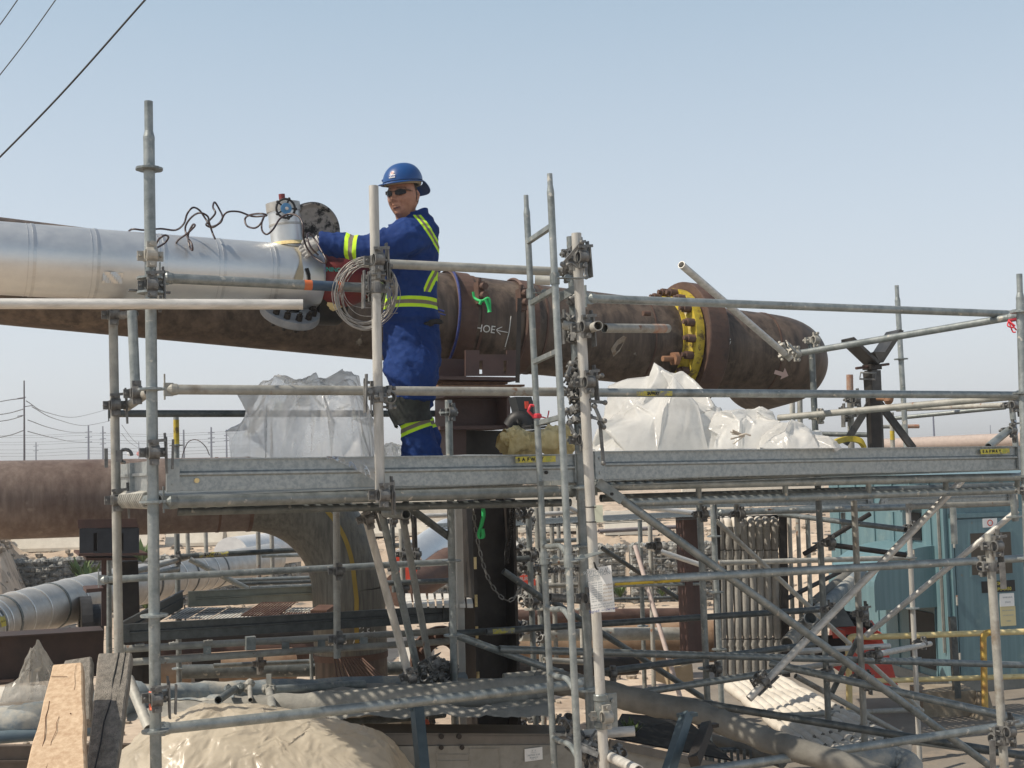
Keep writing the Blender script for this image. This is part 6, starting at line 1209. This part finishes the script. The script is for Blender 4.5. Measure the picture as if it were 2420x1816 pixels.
# chain and green strap
CH = empty('hanging_chain', P(1117, 1190, 7.9), 'thin steel chain hanging from the deck in front of the dark column', 'chain')
cp = spline([P(1116, 1188, 7.85), P(1124, 1250, 7.85), P(1138, 1320, 7.85), P(1158, 1376, 7.85), P(1185, 1412, 7.85), P(1208, 1420, 7.85), P(1228, 1395, 7.9), P(1240, 1375, 7.95)], 30)
i = 0; acc = 0; q = MB(); last = cp[0]; nl = 0
for p in cp[1:]:
    if (p-last).length > .036:
        d = (p-last).normalized(); s_ = NRM if nl % 2 else d.cross(NRM).normalized(); s_ = s_*.0095; m_ = (p+last)/2; h_ = d*.019
        q.path([m_-h_-s_*.6, m_-h_*.6-s_, m_+h_*.6-s_, m_+h_-s_*.6, m_+h_+s_*.6, m_+h_*.6+s_, m_-h_*.6+s_, m_-h_+s_*.6], .0042, 5, closed=True); last = p; nl += 1
build('links', q, clampm, CH)
q = MB(); cp = [P(1212, 1190, 8.0), P(1208, 1240, 8.0), P(1200, 1290, 8.0), P(1196, 1330, 8.0)]
for i_ in range(30):
    t = i_/30*3; k_ = min(2, int(t)); p = cp[k_]*(1-(t-k_))+cp[k_+1]*(t-k_); q.path([p-LON*.012-UP*.02, p-LON*.012+UP*.02, p+LON*.012+UP*.02, p+LON*.012-UP*.02], .005, 5, closed=True)
build('black_chain', q, blackp, label='black chain hanging between the column and the ladder', cat='chain')
q = MB(); f = spline([P(1138, 1186, 7.8), P(1143, 1215, 7.78), P(1138, 1240, 7.78), P(1132, 1262, 7.78), P(1136, 1274, 7.78), P(1142, 1268, 7.78), P(1140, 1250, 7.78)], 5)
q.rings([[p-LON*.014, p-NRM*.004, p+LON*.014, p+NRM*.004] for p in f]); build('green_strap', q, green, label='green webbing strap hanging beside the chain on the dark column', cat='strap')
q = MB(); q.path(spline([P(1118, 690, 8.55), P(1122, 705, 8.55), P(1138, 712, 8.50), P(1155, 706, 8.50), P(1158, 738, 8.50)], 5), .010, 6); q.path(spline([P(1138, 710, 8.50), P(1134, 720, 8.50)], 3), .012, 6); q.path(spline([P(1147, 708, 8.48), P(1153, 722, 8.48), P(1157, 738, 8.48)], 4), [.012]*8+[.018], 6); build('green_ribbon', q, green, label='bright green ribbon tied to the strap bolt on the brown pipe', cat='ribbon')
q = MB(); q.slab([P(1158, 1182, 7.6), P(1171, 1180, 7.6), P(1169, 1194, 7.6), P(1160, 1192, 7.6)], NRM*.004); build('white_tag', q, white, label='tiny white tag under the deck edge above the dark column', cat='tag')
# mineral wool chunk
q = MB(); ZI = 7.35
def wool(a, b):
    x = 1188+160*a; yb = 1076; t = 2*math.pi*b; hh = (28+10*math.sin(a*6)+8*noise.noise(V3((a*8, b*4, 1)))); rr = .10*(.75+.5*abs(math.sin(a*5+.6)))*(1+.4*noise.noise(V3((a*6, math.cos(t)*2, math.sin(t)*2)))+.25*noise.noise(V3((a*20, math.cos(t)*5, math.sin(t)*5))))
    c = P(x, 1046+4*math.sin(a*5), ZI); return c+NRM*math.cos(t)*rr+UP*math.sin(t)*rr*.72
q.grid(wool, 40, 25)
for i_ in range(40): q.ball(P(1218+random.gauss(0, 18), 1034+random.gauss(0, 7), ZI-.06), random.uniform(.012, .03), 7, 5, .3)
build('insulation_chunk', q, foam, label='torn chunk of yellow mineral wool insulation on the deck left of the ladder', cat='insulation')
q = MB(); q.path([P(1188, 1052, ZI-.02), P(1187, 1052, ZI+.01)], [.085, .085], 20)
# power tool
TL = empty('power_tool', P(1245, 1010, 7.9), 'black power tool with a red switch standing behind the ladder', 'power tool')
q = MB(); q.slab([P(1218, 938, 7.9), P(1256, 938, 7.9), P(1276, 1000, 7.9), P(1262, 1010, 7.9), P(1236, 1004, 7.9)], NRM*.12); build('body', q, mat('tool_black', (.02, .025, .03), (.04, .045, .05), .45), TL)
q = MB(); q.slab([P(1241, 949, 7.88), P(1249, 949, 7.88), P(1250, 966, 7.88), P(1242, 966, 7.88)], NRM*.01); build('switch', q, red, TL)
q = MB()
for i_ in range(8): q.bar(P(1246+i_*2, 1008+i_*6, 7.8), P(1292+i_*2, 1003+i_*6, 7.9), .07, .012, UP)
build('bellows', q, black, TL)
q = MB(); q.path(spline([P(1205, 1010, 7.9), P(1220, 990, 7.9), P(1240, 995, 7.9), P(1245, 1015, 7.9)], 5), .05, 8); build('hose', q, black, TL)
# handrail corner yellow collar etc: weeds
def weed(x, y, Z, s, label):
    q = MB(); c = P(x, y, Z)
    for i_ in range(26):
        a = random.uniform(0, 6.28); l_ = s*random.uniform(.5, 1); d = V3((math.cos(a), math.sin(a)*.6, random.uniform(.5, 1.6))).normalized(); w_ = V3((-d.y, d.x, 0)).normalized()*l_*.12; q.add([c, c+d*l_*.5+w_, c+d*l_, c+d*l_*.5-w_], [(0, 1, 2, 3)])
    build('weed', q, leaf, label=label, cat='weed')
weed(1466, 1412, 22, .35, 'green weed at the foot of the gabion right of the printed tag'); weed(190, 1370, 26, .6, 'weeds growing before the left stone gabion'); weed(215, 1395, 25.5, .7, 'taller weeds before the left stone gabion'); weed(338, 1330, 26, .6, 'weeds just left of the front left post'); weed(345, 1440, 20, .5, 'weeds low beside the dark column at left'); weed(1493, 1740, 8.2, .16, 'small weed growing in the black pit'); weed(1565, 1410, 23, .25, 'tiny weed on the sand left of the brown column')
q = MB(); q.ball(P(1008, 1718, 7.6), .05, 10, 7, sc=(.45, .45, 1)); build('orange_glove', q, orange, label='small orange float on the prop foot at bottom centre', cat='float')
q = MB(); q.slab([P(948, 1740, 8.2), P(1005, 1736, 8.2), P(1005, 1700, 8.4), P(948, 1702, 8.4)], NRM*.3); build('white_box', q, concrete, label='white box under the cloth rack left of the slanting prop foot', cat='box')
q = MB(); c = P(1070, 1550, 10); q.lathe(P(1040, 1555, 9.6), -NRM, [(.10, 0), (.25, 0), (.25, .04), (.10, .04)], 26)
for i_ in range(7): t = i_*.9; q.tube(P(1040, 1555, 9.6)-NRM*.02+LON*.18*math.cos(t)+UP*.18*math.sin(t), P(1040, 1555, 9.6)-NRM*.09+LON*.18*math.cos(t)+UP*.18*math.sin(t), .025, 6, hollow=False)
build('rusty_flange', q, rustr, label='rusty round flange behind the foot of the slanting props', cat='flange')
q = MB(); q.lathe(P(215, 1480, 11.5), -LON, [(.10, -.1), (.2, -.1), (.2, 0), (.28, 0), (.28, .1), (.1, .1)], 26); build('black_flange', q, black, label='black bolted flange seen under the clad pipe at lower left', cat='flange')
# rusty rods leaning behind the deck at left
q = MB()
for i_ in range(12): q.tube(P(790+i_*6, 1556, 9.6), P(800+i_*12, 1625, 9.4), .007, 5, hollow=False)
build('rebar_bundle', q, rustr, label='thin rusty rods leaning against the brown riser', cat='rods')
# ================================================================ THE WORKER
def remesh(mb, vox, smooth=2, it=1):
    me = bpy.data.meshes.new('r'); me.from_pydata([tuple(v) for v in mb.v], [], mb.f); o = bpy.data.objects.new('r', me); COL.objects.link(o)
    r = o.modifiers.new('r', 'REMESH'); r.mode = 'VOXEL'; r.voxel_size = vox
    if smooth: s = o.modifiers.new('s', 'SMOOTH'); s.iterations = smooth; s.factor = .5
    m2 = bpy.data.meshes.new_from_object(o.evaluated_get(bpy.context.evaluated_depsgraph_get())); out_ = MB()
    out_.add([v.co.copy() for v in m2.vertices], [tuple(p.vertices) for p in m2.polygons], True); nr = [v.normal.copy() for v in m2.vertices]
    bpy.data.objects.remove(o); bpy.data.meshes.remove(me); bpy.data.meshes.remove(m2); return out_, nr
XR = V3((1, 0, 0)); YD = V3((0, 1, 0)); ZP = 7.0; PXM = ZP/F
foot = P(975, 1150, ZP); foot.z = zD
skin = mat('skin', (.30, .14, .088), (.43, .225, .15), .5, 0, 22, .25, 120, lo=.3, hi=.7, spec=.35)
# --- head in local coordinates, x right, y forward, z up
def head_pt(d):
    x, y, z = d; p = V3((x*.086, y*.100, z*.131))
    if z < 0: k = smooth(0, -1, z); p.x *= 1-.22*k; p.y *= 1-.06*k if y > 0 else 1-.42*k
    if y > 0: p.y -= .010*smooth(.2, .9, abs(x))*y
    ax_, zz = p.x, p.z
    g = lambda cx, cz, sx, sz: math.exp(-((ax_-cx)/sx)**2-((zz-cz)/sz)**2)
    if y > 0:
        p.y += .008*g(0, .030, .050, .010)-.010*g(.030, .008, .016, .012)-.010*g(-.030, .008, .016, .012)
        p.y += .015*g(0, .000, .010, .018)+.031*g(0, -.024, .013, .013)+.009*g(.014, -.030, .008, .008)+.009*g(-.014, -.030, .008, .008)
        p.y += .009*g(.040, -.026, .018, .020)+.009*g(-.040, -.026, .018, .020)
        p.y += .007*g(0, -.055, .022, .006)+.008*g(0, -.068, .019, .006)-.007*g(0, -.0615, .026, .0028)-.004*g(0, -.080, .022, .005)
        p.y += .012*g(0, -.100, .022, .013)-.007*g(.030, -.050, .005, .018)-.007*g(-.030, -.050, .005, .018)-.004*g(.045, -.045, .01, .02)-.004*g(-.045, -.045, .01, .02)
    return p
yaw = math.radians(24); hc = P(952, 468, 6.95)
HF = V3((-math.sin(yaw), -math.cos(yaw), -.02)).normalized(); HR = HF.cross(UP).normalized(); HU = HR.cross(HF).normalized()
HU = (HU+HR*.03).normalized(); HR = HF.cross(HU).normalized()
HT_ = lambda p: hc+HR*p[0]+HF*p[1]+HU*p[2]
q = MB(); q.grid(lambda a, b: HT_(head_pt(V3((math.sin(math.pi*(b*.998+.001))*math.cos(2*math.pi*a), math.sin(math.pi*(b*.998+.001))*math.sin(2*math.pi*a), math.cos(math.pi*(b*.998+.001)))))), 150, 120, cu=True)
n_ = len(q.v); 
q.add([HT_((0, 0, .1199)), HT_((0, 0, -.1199))], [], True)
for i in range(150): q.f.append([i*120, ((i+1) % 150)*120, n_]); q.f.append([i*120+119, n_+1, ((i+1) % 150)*120+119]); q.sm += [True, True]; q.mi += [0, 0]
for s in (-1, 1):
    q.path([HT_((s*.074, -.006, .022)), HT_((s*.083, -.018, .030)), HT_((s*.088, -.026, .014)), HT_((s*.086, -.022, -.008)), HT_((s*.079, -.010, -.028)), HT_((s*.072, -.004, -.022))], [.006, .008, .009, .0085, .0085, .006], 10)
    q.path([HT_((s*.072, -.004, .018)), HT_((s*.080, -.012, .002)), HT_((s*.072, -.006, -.016))], [.007, .009, .007], 8)
nb = P(982, 560, 6.98)
q.path([HT_((0, -.018, -.02)), HT_((0, -.022, -.09)), HT_((0, -.025, -.13))*.5+nb*.5, nb, nb-UP*.12], [.060, .060, .064, .075, .10], 28)
hb, _n = remesh(q, .0032, 1)
person = build('person', hb, skin, org=foot, label='worker in blue coverall and blue hard hat, reaching left and facing the camera', cat='person')
lipm = mat('lips', (.24, .105, .075), (.30, .14, .10), .5); hair = mat('short_dark_hair', (.02, .016, .014), (.06, .05, .045), .8, 0, 60, .5, 120)
q = MB(); sf = lambda x, z, o_=.001: (lambda dz, dx: HT_(head_pt(V3((dx, math.sqrt(max(.01, 1-dx*dx-dz*dz)), dz)))+V3((0, o_, 0))))(z/.120, x/.077)
q.grid(lambda a, b: sf(-.023+.046*a, -.0645+(-.0045+.009*b)*math.sin(math.pi*(.08+.84*a)), .0012), 14, 5); build('lips', q, lipm, person)
q = MB(); q.path([sf(-.024+.048*i/10, -.0625+.0015*math.cos(i*.6), .0015) for i in range(11)], .0012, 5); build('mouth_line', q, blackp, person)
q = MB()
for s in (-1, 1): q.grid(lambda a, b, s=s: sf(s*(.014+.040*a), .0335+.004*math.sin(a*2.5)-.003*b+.002, .0022), 10, 4)
build('eyebrows', q, hair, person)
q = MB()
q.grid(lambda a, b: HT_((lambda d: head_pt(d)*1.02)(V3((math.cos(math.pi*(1+a))*math.sin(math.pi*(.12+.46*b)), math.sin(math.pi*(1+a))*math.sin(math.pi*(.12+.46*b)), math.cos(math.pi*(.12+.46*b)))))), 40, 16); build('hair', q, hair, person)
# sunglasses
q = MB(); lens = mat('tinted_lens', (.006, .005, .005), (.012, .010, .010), .18, 0, 3, spec=.25)
for s in (-1, 1):
    def lf(a, b, s=s):
        x = s*(.009+.054*a); w_ = math.sin(math.pi*(.10+.85*a))**.5; z = .010+.017*(b*2-1)*w_+.004*a; return HT_((x, .106-.016*(a**2)*1.0-.018*smooth(.6, 1, a), z))
    q.grid(lf, 14, 8)
build('sunglasses_lens', q, lens, person)
q = MB()
for s in (-1, 1):
    q.path([HT_((s*.008, .107, .020)), HT_((s*.035, .103, .030)), HT_((s*.062, .078, .026)), HT_((s*.078, .05, .022)), HT_((s*.081, -.01, .024))], .0022, 6); q.path([HT_((s*.062, .078, .028)), HT_((s*.079, .048, .022))], .0045, 6)
q.path([HT_((-.010, .107, .016)), HT_((0, .110, .019)), HT_((.010, .107, .016))], .003, 6); build('sunglasses_frame', q, mat('bronze_frame', (.12, .07, .05), None, .3, .3), person)
# helmet
hatm = mat('blue_hard_hat', (.010, .055, .19), (.013, .068, .225), .33, 0, 2, .02, 20); hz = .094
HPt = lambda x, y, z: HT_((x, y-.010, z+hz-.13*y))
q = MB()
def dome(a, b):
    t = 2*math.pi*a; f = math.pi/2*b; rx, ry, rz = .109, .130, .107; r = math.cos(f)**.82; z = rz*math.sin(f)**1.08; y = math.sin(t)*ry*r; x = math.cos(t)*rx*r
    z += .005*math.exp(-(x/.016)**2)*smooth(.2, .7, b)*smooth(-1, -.2, math.sin(t)*1.0)*.0
    return HPt(x, y, z)
q.grid(dome, 64, 22, cu=True); q.v[-1] = q.v[-1]
def brim(a, b, dz=0):
    t = 2*math.pi*a; sy = math.sin(t); w_ = .016+.034*smooth(.55, 1, sy)+.050*smooth(.25, 1, -sy); ext = b*w_; rx, ry = .107+ext*.8, .130+ext; return HPt(math.cos(t)*rx, sy*ry, -.004-b*(.006+.008*smooth(.5, 1, sy)+.040*smooth(.3, 1, -sy))-.022*smooth(.1, 1, -sy)+dz)
q.grid(lambda a, b: brim(a, b), 64, 7, cu=True); q.grid(lambda a, b: brim(a, 1-b, -.004), 64, 7, cu=True)
q.path([brim(i/64, 1, -.001) for i in range(64)], .0035, 6, closed=True); hat = build('hard_hat', q, hatm, person)
q = MB(); q.path([HPt(math.cos(t)*.090, math.sin(t)*.110, -.010-.010*smooth(0, 1, -math.sin(t))) for t in [2*math.pi*i/40 for i in range(40)]], [.012]*40, 8, closed=True); build('sweat_band', q, mat('tan_liner', (.30, .26, .20), None, .8), hat)
q = MB(); q.grid(lambda a, b: HPt(math.cos(2*math.pi*a)*(.108-.045*b), math.sin(2*math.pi*a)*(.132-.05*b), -.006-.004*b), 40, 6, cu=True); build('suspension', q, blackp, hat)
def dsurf(t, f, o_=.003):  # point just off the dome
    p = dome(t/(2*math.pi), f/(math.pi/2)); c = HPt(0, 0, .02); return p+(p-c).normalized()*o_
q = MB(); tk = math.radians(-38); p = dsurf(tk, .30); q.ball(p, .015, 10, 7, sc=(1, 1, 1.2)); q.bar(p, p+(dsurf(tk-.18, .24)-p)*1.2, .014, .014); build('clip', q, blackp, hat)
q = MB(); q.ball(dsurf(math.radians(40), .16, .0), .007, 8, 6); build('rivet', q, hatm, hat)
t0 = math.radians(92-12); stm = lambda cu_, cf_: (lambda u, v: dsurf(cu_+u/.12, cf_+v/.14, .003))
def onhat(mb_): return mb_
# sticker faces left-front of the dome
ts = math.radians(92)
q = MB(); fmap = stm(ts, .26); q.grid(lambda a, b: fmap(-(a-.5)*.042, (b-.5)*.026), 6, 4); STC = build('sticker', q, white, hat)
fm2 = lambda u, v: dsurf(ts-u/.12, .26+v/.14, .0045)
build('lettering', text_mb('WSCP', .017, lambda u, v: fm2(u*1.0, v*1.2), bold=.0006), bluepr, STC)
q = MB(); fm3 = lambda u, v, o_=.003: dsurf(ts-u/.12, .26+.18+v/.14, o_); n_ = 20
q.add([fm3(0, 0)]+[fm3(.0135*math.cos(2*math.pi*i/n_), .0135*math.sin(2*math.pi*i/n_)) for i in range(n_)], [(0, i+1, (i+1) % n_+1) for i in range(n_)]); build('round_sticker', q, white, hat)
q = MB(); q.path([fm3(.008*math.cos(2*math.pi*i/n_), .008*math.sin(2*math.pi*i/n_), .0045) for i in range(n_)], .0012, 4, closed=True); build('emblem_ring', q, orange, hat)
# --- coverall
def sec(x, y, rx, rd, Z=ZP, n=32, tilt=0.0, pw=1.0):
    c = P(x, y, Z); k = Z/F; r_ = []
    for i in range(n):
        t = 2*math.pi*i/n; cx, sx = math.cos(t), math.sin(t); r_.append(c+XR*(math.copysign(abs(cx)**pw, cx)*rx*k)+YD*(math.copysign(abs(sx)**pw, sx)*rd)+UP*(cx*rx*k*tilt))
    return r_
q = MB()
q.rings([sec(*s) for s in [(988, 503, 22, .06), (988, 512, 33, .085), (986, 524, 42, .13), (982, 540, 54, .185), (978, 565, 59, .215), (976, 600, 60, .215), (975, 650, 60, .20), (973, 700, 61, .19), (970, 724, 62, .185), (971, 745, 66, .19), (973, 790, 68, .20), (974, 830, 68, .20), (975, 862, 62, .18), (975, 880, 30, .06)]][::-1], cap=(True, True))
q.rings([sec(*s) for s in [(970, 800, 50, .08, 6.90), (971, 850, 66, .115, 6.88), (972, 890, 63, .12, 6.87), (973, 920, 56, .115, 6.87), (975, 938, 50, .11, 6.87), (970, 948, 44, .10, 6.87), (966, 970, 42, .095, 6.87), (972, 990, 40, .092, 6.87), (983, 1010, 38, .09, 6.88), (990, 1040, 42, .092, 6.89), (996, 1075, 48, .10, 6.90), (998, 1112, 50, .105, 6.90), (998, 1122, 46, .09, 6.90)]][::-1], cap=(True, True))
q.rings([sec(*s) for s in [(985, 800, 45, .08, 7.12), (985, 860, 56, .11, 7.14), (980, 920, 48, .105, 7.16), (978, 970, 40, .09, 7.18), (998, 1020, 38, .085, 7.2), (1002, 1075, 42, .09, 7.2), (1004, 1115, 44, .10, 7.2)]][::-1], cap=(True, True))
arm = [(1000, 556, 6.88, .085), (965, 562, 6.80, .112), (930, 580, 6.77, .100), (897, 588, 6.75, .088), (865, 591, 6.76, .080), (845, 590, 6.77, .078), (830, 588, 6.78, .072), (805, 580, 6.79, .070), (785, 575, 6.80, .066), (768, 574, 6.80, .060), (757, 574, 6.80, .057)]
q.path([P(x, y, Z) for x, y, Z, r in arm], [r for *_a, r in arm], 28)
arm2 = [(985, 560, 7.12, .09), (930, 575, 7.2, .10), (880, 590, 7.2, .085), (830, 600, 7.15, .075), (790, 596, 7.1, .065), (765, 590, 7.05, .055)]
q.path([P(x, y, Z) for x, y, Z, r in arm2], [r for *_a, r in arm2], 24)
cm_, nr = remesh(q, .0085, 3)
for i, (v, n_) in enumerate(zip(cm_.v, nr)):
    X, Y, _z = PX(v); leg = smooth(735, 800, Y); armm = smooth(925, 890, X)*(1-leg)
    a = V3((v.x*5+v.z*3, v.y*4, v.z*7-v.x*4)) if leg < .5 else V3((v.x*7+v.z*5, v.y*5, v.z*4))
    f_ = ridg(a, 1.0, 5)-.55
    if armm > .3: f_ = ridg(V3((v.x*9+v.z*4, v.y*5, v.z*4)), 1.0, 2)-.55
    w_ = .026*(.6+.4*leg+.35*armm)
    if 706 < Y < 742: w_ *= .35
    cm_.v[i] = v+n_*(f_*w_*1.25+.005*noise.noise(v*28))
    if abs(Y-744) < 14 and X > 890: cm_.v[i] += n_*.010*math.exp(-((Y-748)/6)**2)
    if abs(Y-941) < 10 : cm_.v[i] += n_*.012*math.exp(-((Y-940)/5)**2)
cov = bpy.data.materials.new('blue_coverall'); cov.use_nodes = True; n = cov.node_tree; Lk = n.links.new; b_ = n.nodes['Principled BSDF']; b_.inputs['Roughness'].default_value = .85; b_.inputs['Specular IOR Level'].default_value = .2
tc = n.nodes.new('ShaderNodeTexCoord'); nz = n.nodes.new('ShaderNodeTexNoise'); nz.inputs['Scale'].default_value = 5; nz.inputs['Detail'].default_value = 6; Lk(tc.outputs['Object'], nz.inputs['Vector'])
rp = n.nodes.new('ShaderNodeValToRGB'); rp.color_ramp.elements[0].position = .3; rp.color_ramp.elements[1].position = .75; rp.color_ramp.elements[0].color = (.008, .026, .115, 1); rp.color_ramp.elements[1].color = (.017, .050, .190, 1); Lk(nz.outputs[0], rp.inputs[0]); colr = rp.outputs[0]
nf = n.nodes.new('ShaderNodeTexNoise'); nf.inputs['Scale'].default_value = 28; nf.inputs['Detail'].default_value = 5; nf.inputs['Distortion'].default_value = .8; Lk(tc.outputs['Object'], nf.inputs['Vector']); bp = n.nodes.new('ShaderNodeBump'); bp.inputs['Strength'].default_value = .45; bp.inputs['Distance'].default_value = .01; Lk(nf.outputs[0], bp.inputs['Height']); Lk(bp.outputs[0], b_.inputs['Normal'])
def cmpn(vec, c, w_):
    d = n.nodes.new('ShaderNodeVectorMath'); d.operation = 'DOT_PRODUCT'; Lk(tc.outputs['Object'], d.inputs[0]); d.inputs[1].default_value = vec
    m_ = n.nodes.new('ShaderNodeMath'); m_.operation = 'COMPARE'; Lk(d.outputs['Value'], m_.inputs[0]); m_.inputs[1].default_value = (c-foot).dot(vec); m_.inputs[2].default_value = w_; return m_.outputs[0]
def mul(a, b): m_ = n.nodes.new('ShaderNodeMath'); m_.operation = 'MULTIPLY'; Lk(a, m_.inputs[0]); Lk(b, m_.inputs[1]); return m_.outputs[0]
def mixc(f_, a, col): m_ = n.nodes.new('ShaderNodeMix'); m_.data_type = 'RGBA'; Lk(f_, m_.inputs[0]); Lk(a, m_.inputs[6]); m_.inputs[7].default_value = (*col, 1); return m_.outputs[2]
def im(dx, dy): return V3((dx, 0, -dy)).normalized()
for (cx, cy, Z, dx, dy, hw_, rx0, rw, rz0, rzw) in [(970, 722, 7, -.02, 1, 12.5, 970, 90, 722, 40), (833, 580, 6.8, 1, .06, 15, 833, 45, 580, 60), (987, 1006, 6.88, .34, .94, 12.5, 987, 60, 1000, 45), (1014, 551, 6.95, .83, -.55, 8, 1010, 60, 558, 46), (1024, 668, 7, .92, .39, 8, 1024, 18, 668, 30), (906, 690, 7, 1, 0, 9, 906, 16, 690, 26)]:
    k = Z/F; c = P(cx, cy, Z); v_ = im(dx, dy); reg = mul(cmpn(XR, P(rx0, cy, Z), rw*k), cmpn(UP, P(cx, rz0, Z), rzw*k))
    colr = mixc(mul(cmpn(v_, c, hw_*k), reg), colr, (.52, .80, .045)); colr = mixc(mul(cmpn(v_, c, hw_*k*.36), reg), colr, (.19, .165, .13))
Lk(colr, b_.inputs['Base Color'])
cvo = build('coverall', cm_, cov, person)
q = MB() # collar
q.grid(lambda a, b: (lambda c, t: c+XR*(math.cos(t)*(.082-.012*b))+YD*(math.sin(t)*(.085-.010*b))+UP*(-.01+b*(.052+.03*smooth(-.2, 1, math.cos(t)))))(P(983, 524, 6.98), 2*math.pi*a), 36, 6, cu=True)
q.slab([P(917, 531, 6.80), P(935, 528, 6.80), P(955, 520, 6.82), P(975, 530, 6.8), P(950, 545, 6.78), P(920, 545, 6.78)], YD*.008); build('collar', q, cov, person)
# knee pad, pocket glove
q = MB()
def kp(a, b):
    t = math.radians(150+200*a); y = 940+62*b; cx = 967+ (8 if b > .7 else 0)*0+10*smooth(.5, 1, b); r = 50-6*b+2*math.sin(b*3.1); c = P(cx, y+ -14*(a-.5)*b*1.4, 6.87); return c+XR*(math.cos(t)*r*PXM)+YD*(math.sin(t)*.105)
q.grid(kp, 28, 10); q.grid(lambda a, b: kp(1-a, b)+(P(967, 970, 6.87)-kp(1-a, b))*.06, 28, 10); build('knee_pad', q, mat('black_knee_pad', (.012, .014, .014), (.035, .04, .035), .8, 0, 20, .3, 50), person)
q = MB()
for i in range(7): q.ball(P(1008+i*5, 765+random.uniform(-3, 3)-i*.8, 6.86), .020, 8, 6, .15, sc=(1.2, .7, .7))
build('black_glove_in_pocket', q, mat('black_fabric', (.01, .01, .01), (.03, .03, .03), .9), person)
q = MB(); q.path([P(1003, 775, 6.81), P(1018, 779, 6.80), P(1036, 778, 6.84)], .003, 5); q.path([P(985, 775, 6.80), P(995, 800, 6.80), P(1000, 825, 6.81)], .0025, 5); build('pocket_seam', q, cov, person)
# boots
for Z, x in ((6.9, 985), (7.2, 995)):
    q = MB(); c = P(x, 1130, Z); c.z = zD+.05; q.path([c+XR*.09, c, c-XR*.10, c-XR*.17], [.055, .06, .055, .035], 12); q.path([c+XR*.04, c+XR*.04+UP*.15], [.055, .05], 12); build('boot', q, mat('brown_boot', (.08, .045, .025), None, .7) if Z < 7 else MATS['brown_boot'], person)
# gloved hand: palm, four fingers curled round the cable, thumb from the side
glv = mat('pale_work_glove', (.26, .255, .25), (.48, .47, .45), .85, 0, 12, .4, 60)
def hand(Z, wx, wy, s=1.0):
    q = MB(); w0 = P(wx, wy, Z); D = (P(wx-28, wy+16, Z)-w0).normalized(); Nn = V3((.1, -1, .1)).normalized(); Sd = D.cross(Nn).normalized(); Sd = Sd if Sd.z > 0 else -Sd
    q.path([w0-D*.02, w0+D*.03, w0+D*.065, w0+D*.09], [.033, .036, .040, .032], 16)
    for i, (o_, l_) in enumerate(((.030, .070), (.011, .078), (-.009, .073), (-.028, .058))):
        a = w0+D*.080+Sd*o_; b = a+D*l_*.42+Nn*-.004; c = b+D*l_*.22-Sd*.012+V3((0, .016, -.006)); d = c+V3((0, .020, -.016))
        q.path([a-D*.02, a, b, c, d], [.012, .0125, .0115, .0105, .009], 10)
    a = w0+D*.030+Sd*.034-V3((0, .012, 0)); q.path([a-D*.008-Sd*.01, a+D*.022+Sd*.014, a+D*.046+Sd*.014, a+D*.062+Sd*.004], [.015, .014, .0125, .010], 10)
    m_, _ = remesh(q, .0035, 1); return m_
build('gloved_hand', hand(6.80, 757, 573), glv, person)
build('gloved_hand', hand(7.04, 762, 592), glv, person)
q = MB(); q.path([P(757, 574, 6.80), P(750, 577, 6.80)], [.048, .040], 18); build('glove_cuff', q, glv, person)
# ================================================================ THE SMOKY AIR
q = MB(); q.abox(-950, 950, -30, 2650, -1.2, 26.0)
hm = bpy.data.materials.new('haze'); hm.use_nodes = True; n = hm.node_tree; n.nodes.clear(); o_ = n.nodes.new('ShaderNodeOutputMaterial'); pv = n.nodes.new('ShaderNodeVolumePrincipled')
pv.inputs['Color'].default_value = (.97, .985, 1.0, 1); pv.inputs['Density'].default_value = .0012; pv.inputs['Anisotropy'].default_value = .1; n.links.new(pv.outputs[0], o_.inputs['Volume'])
build('haze', q, hm, org=V3((0, 0, 0)), kind='stuff', label='thin pale smoky haze over the whole site', cat='haze')
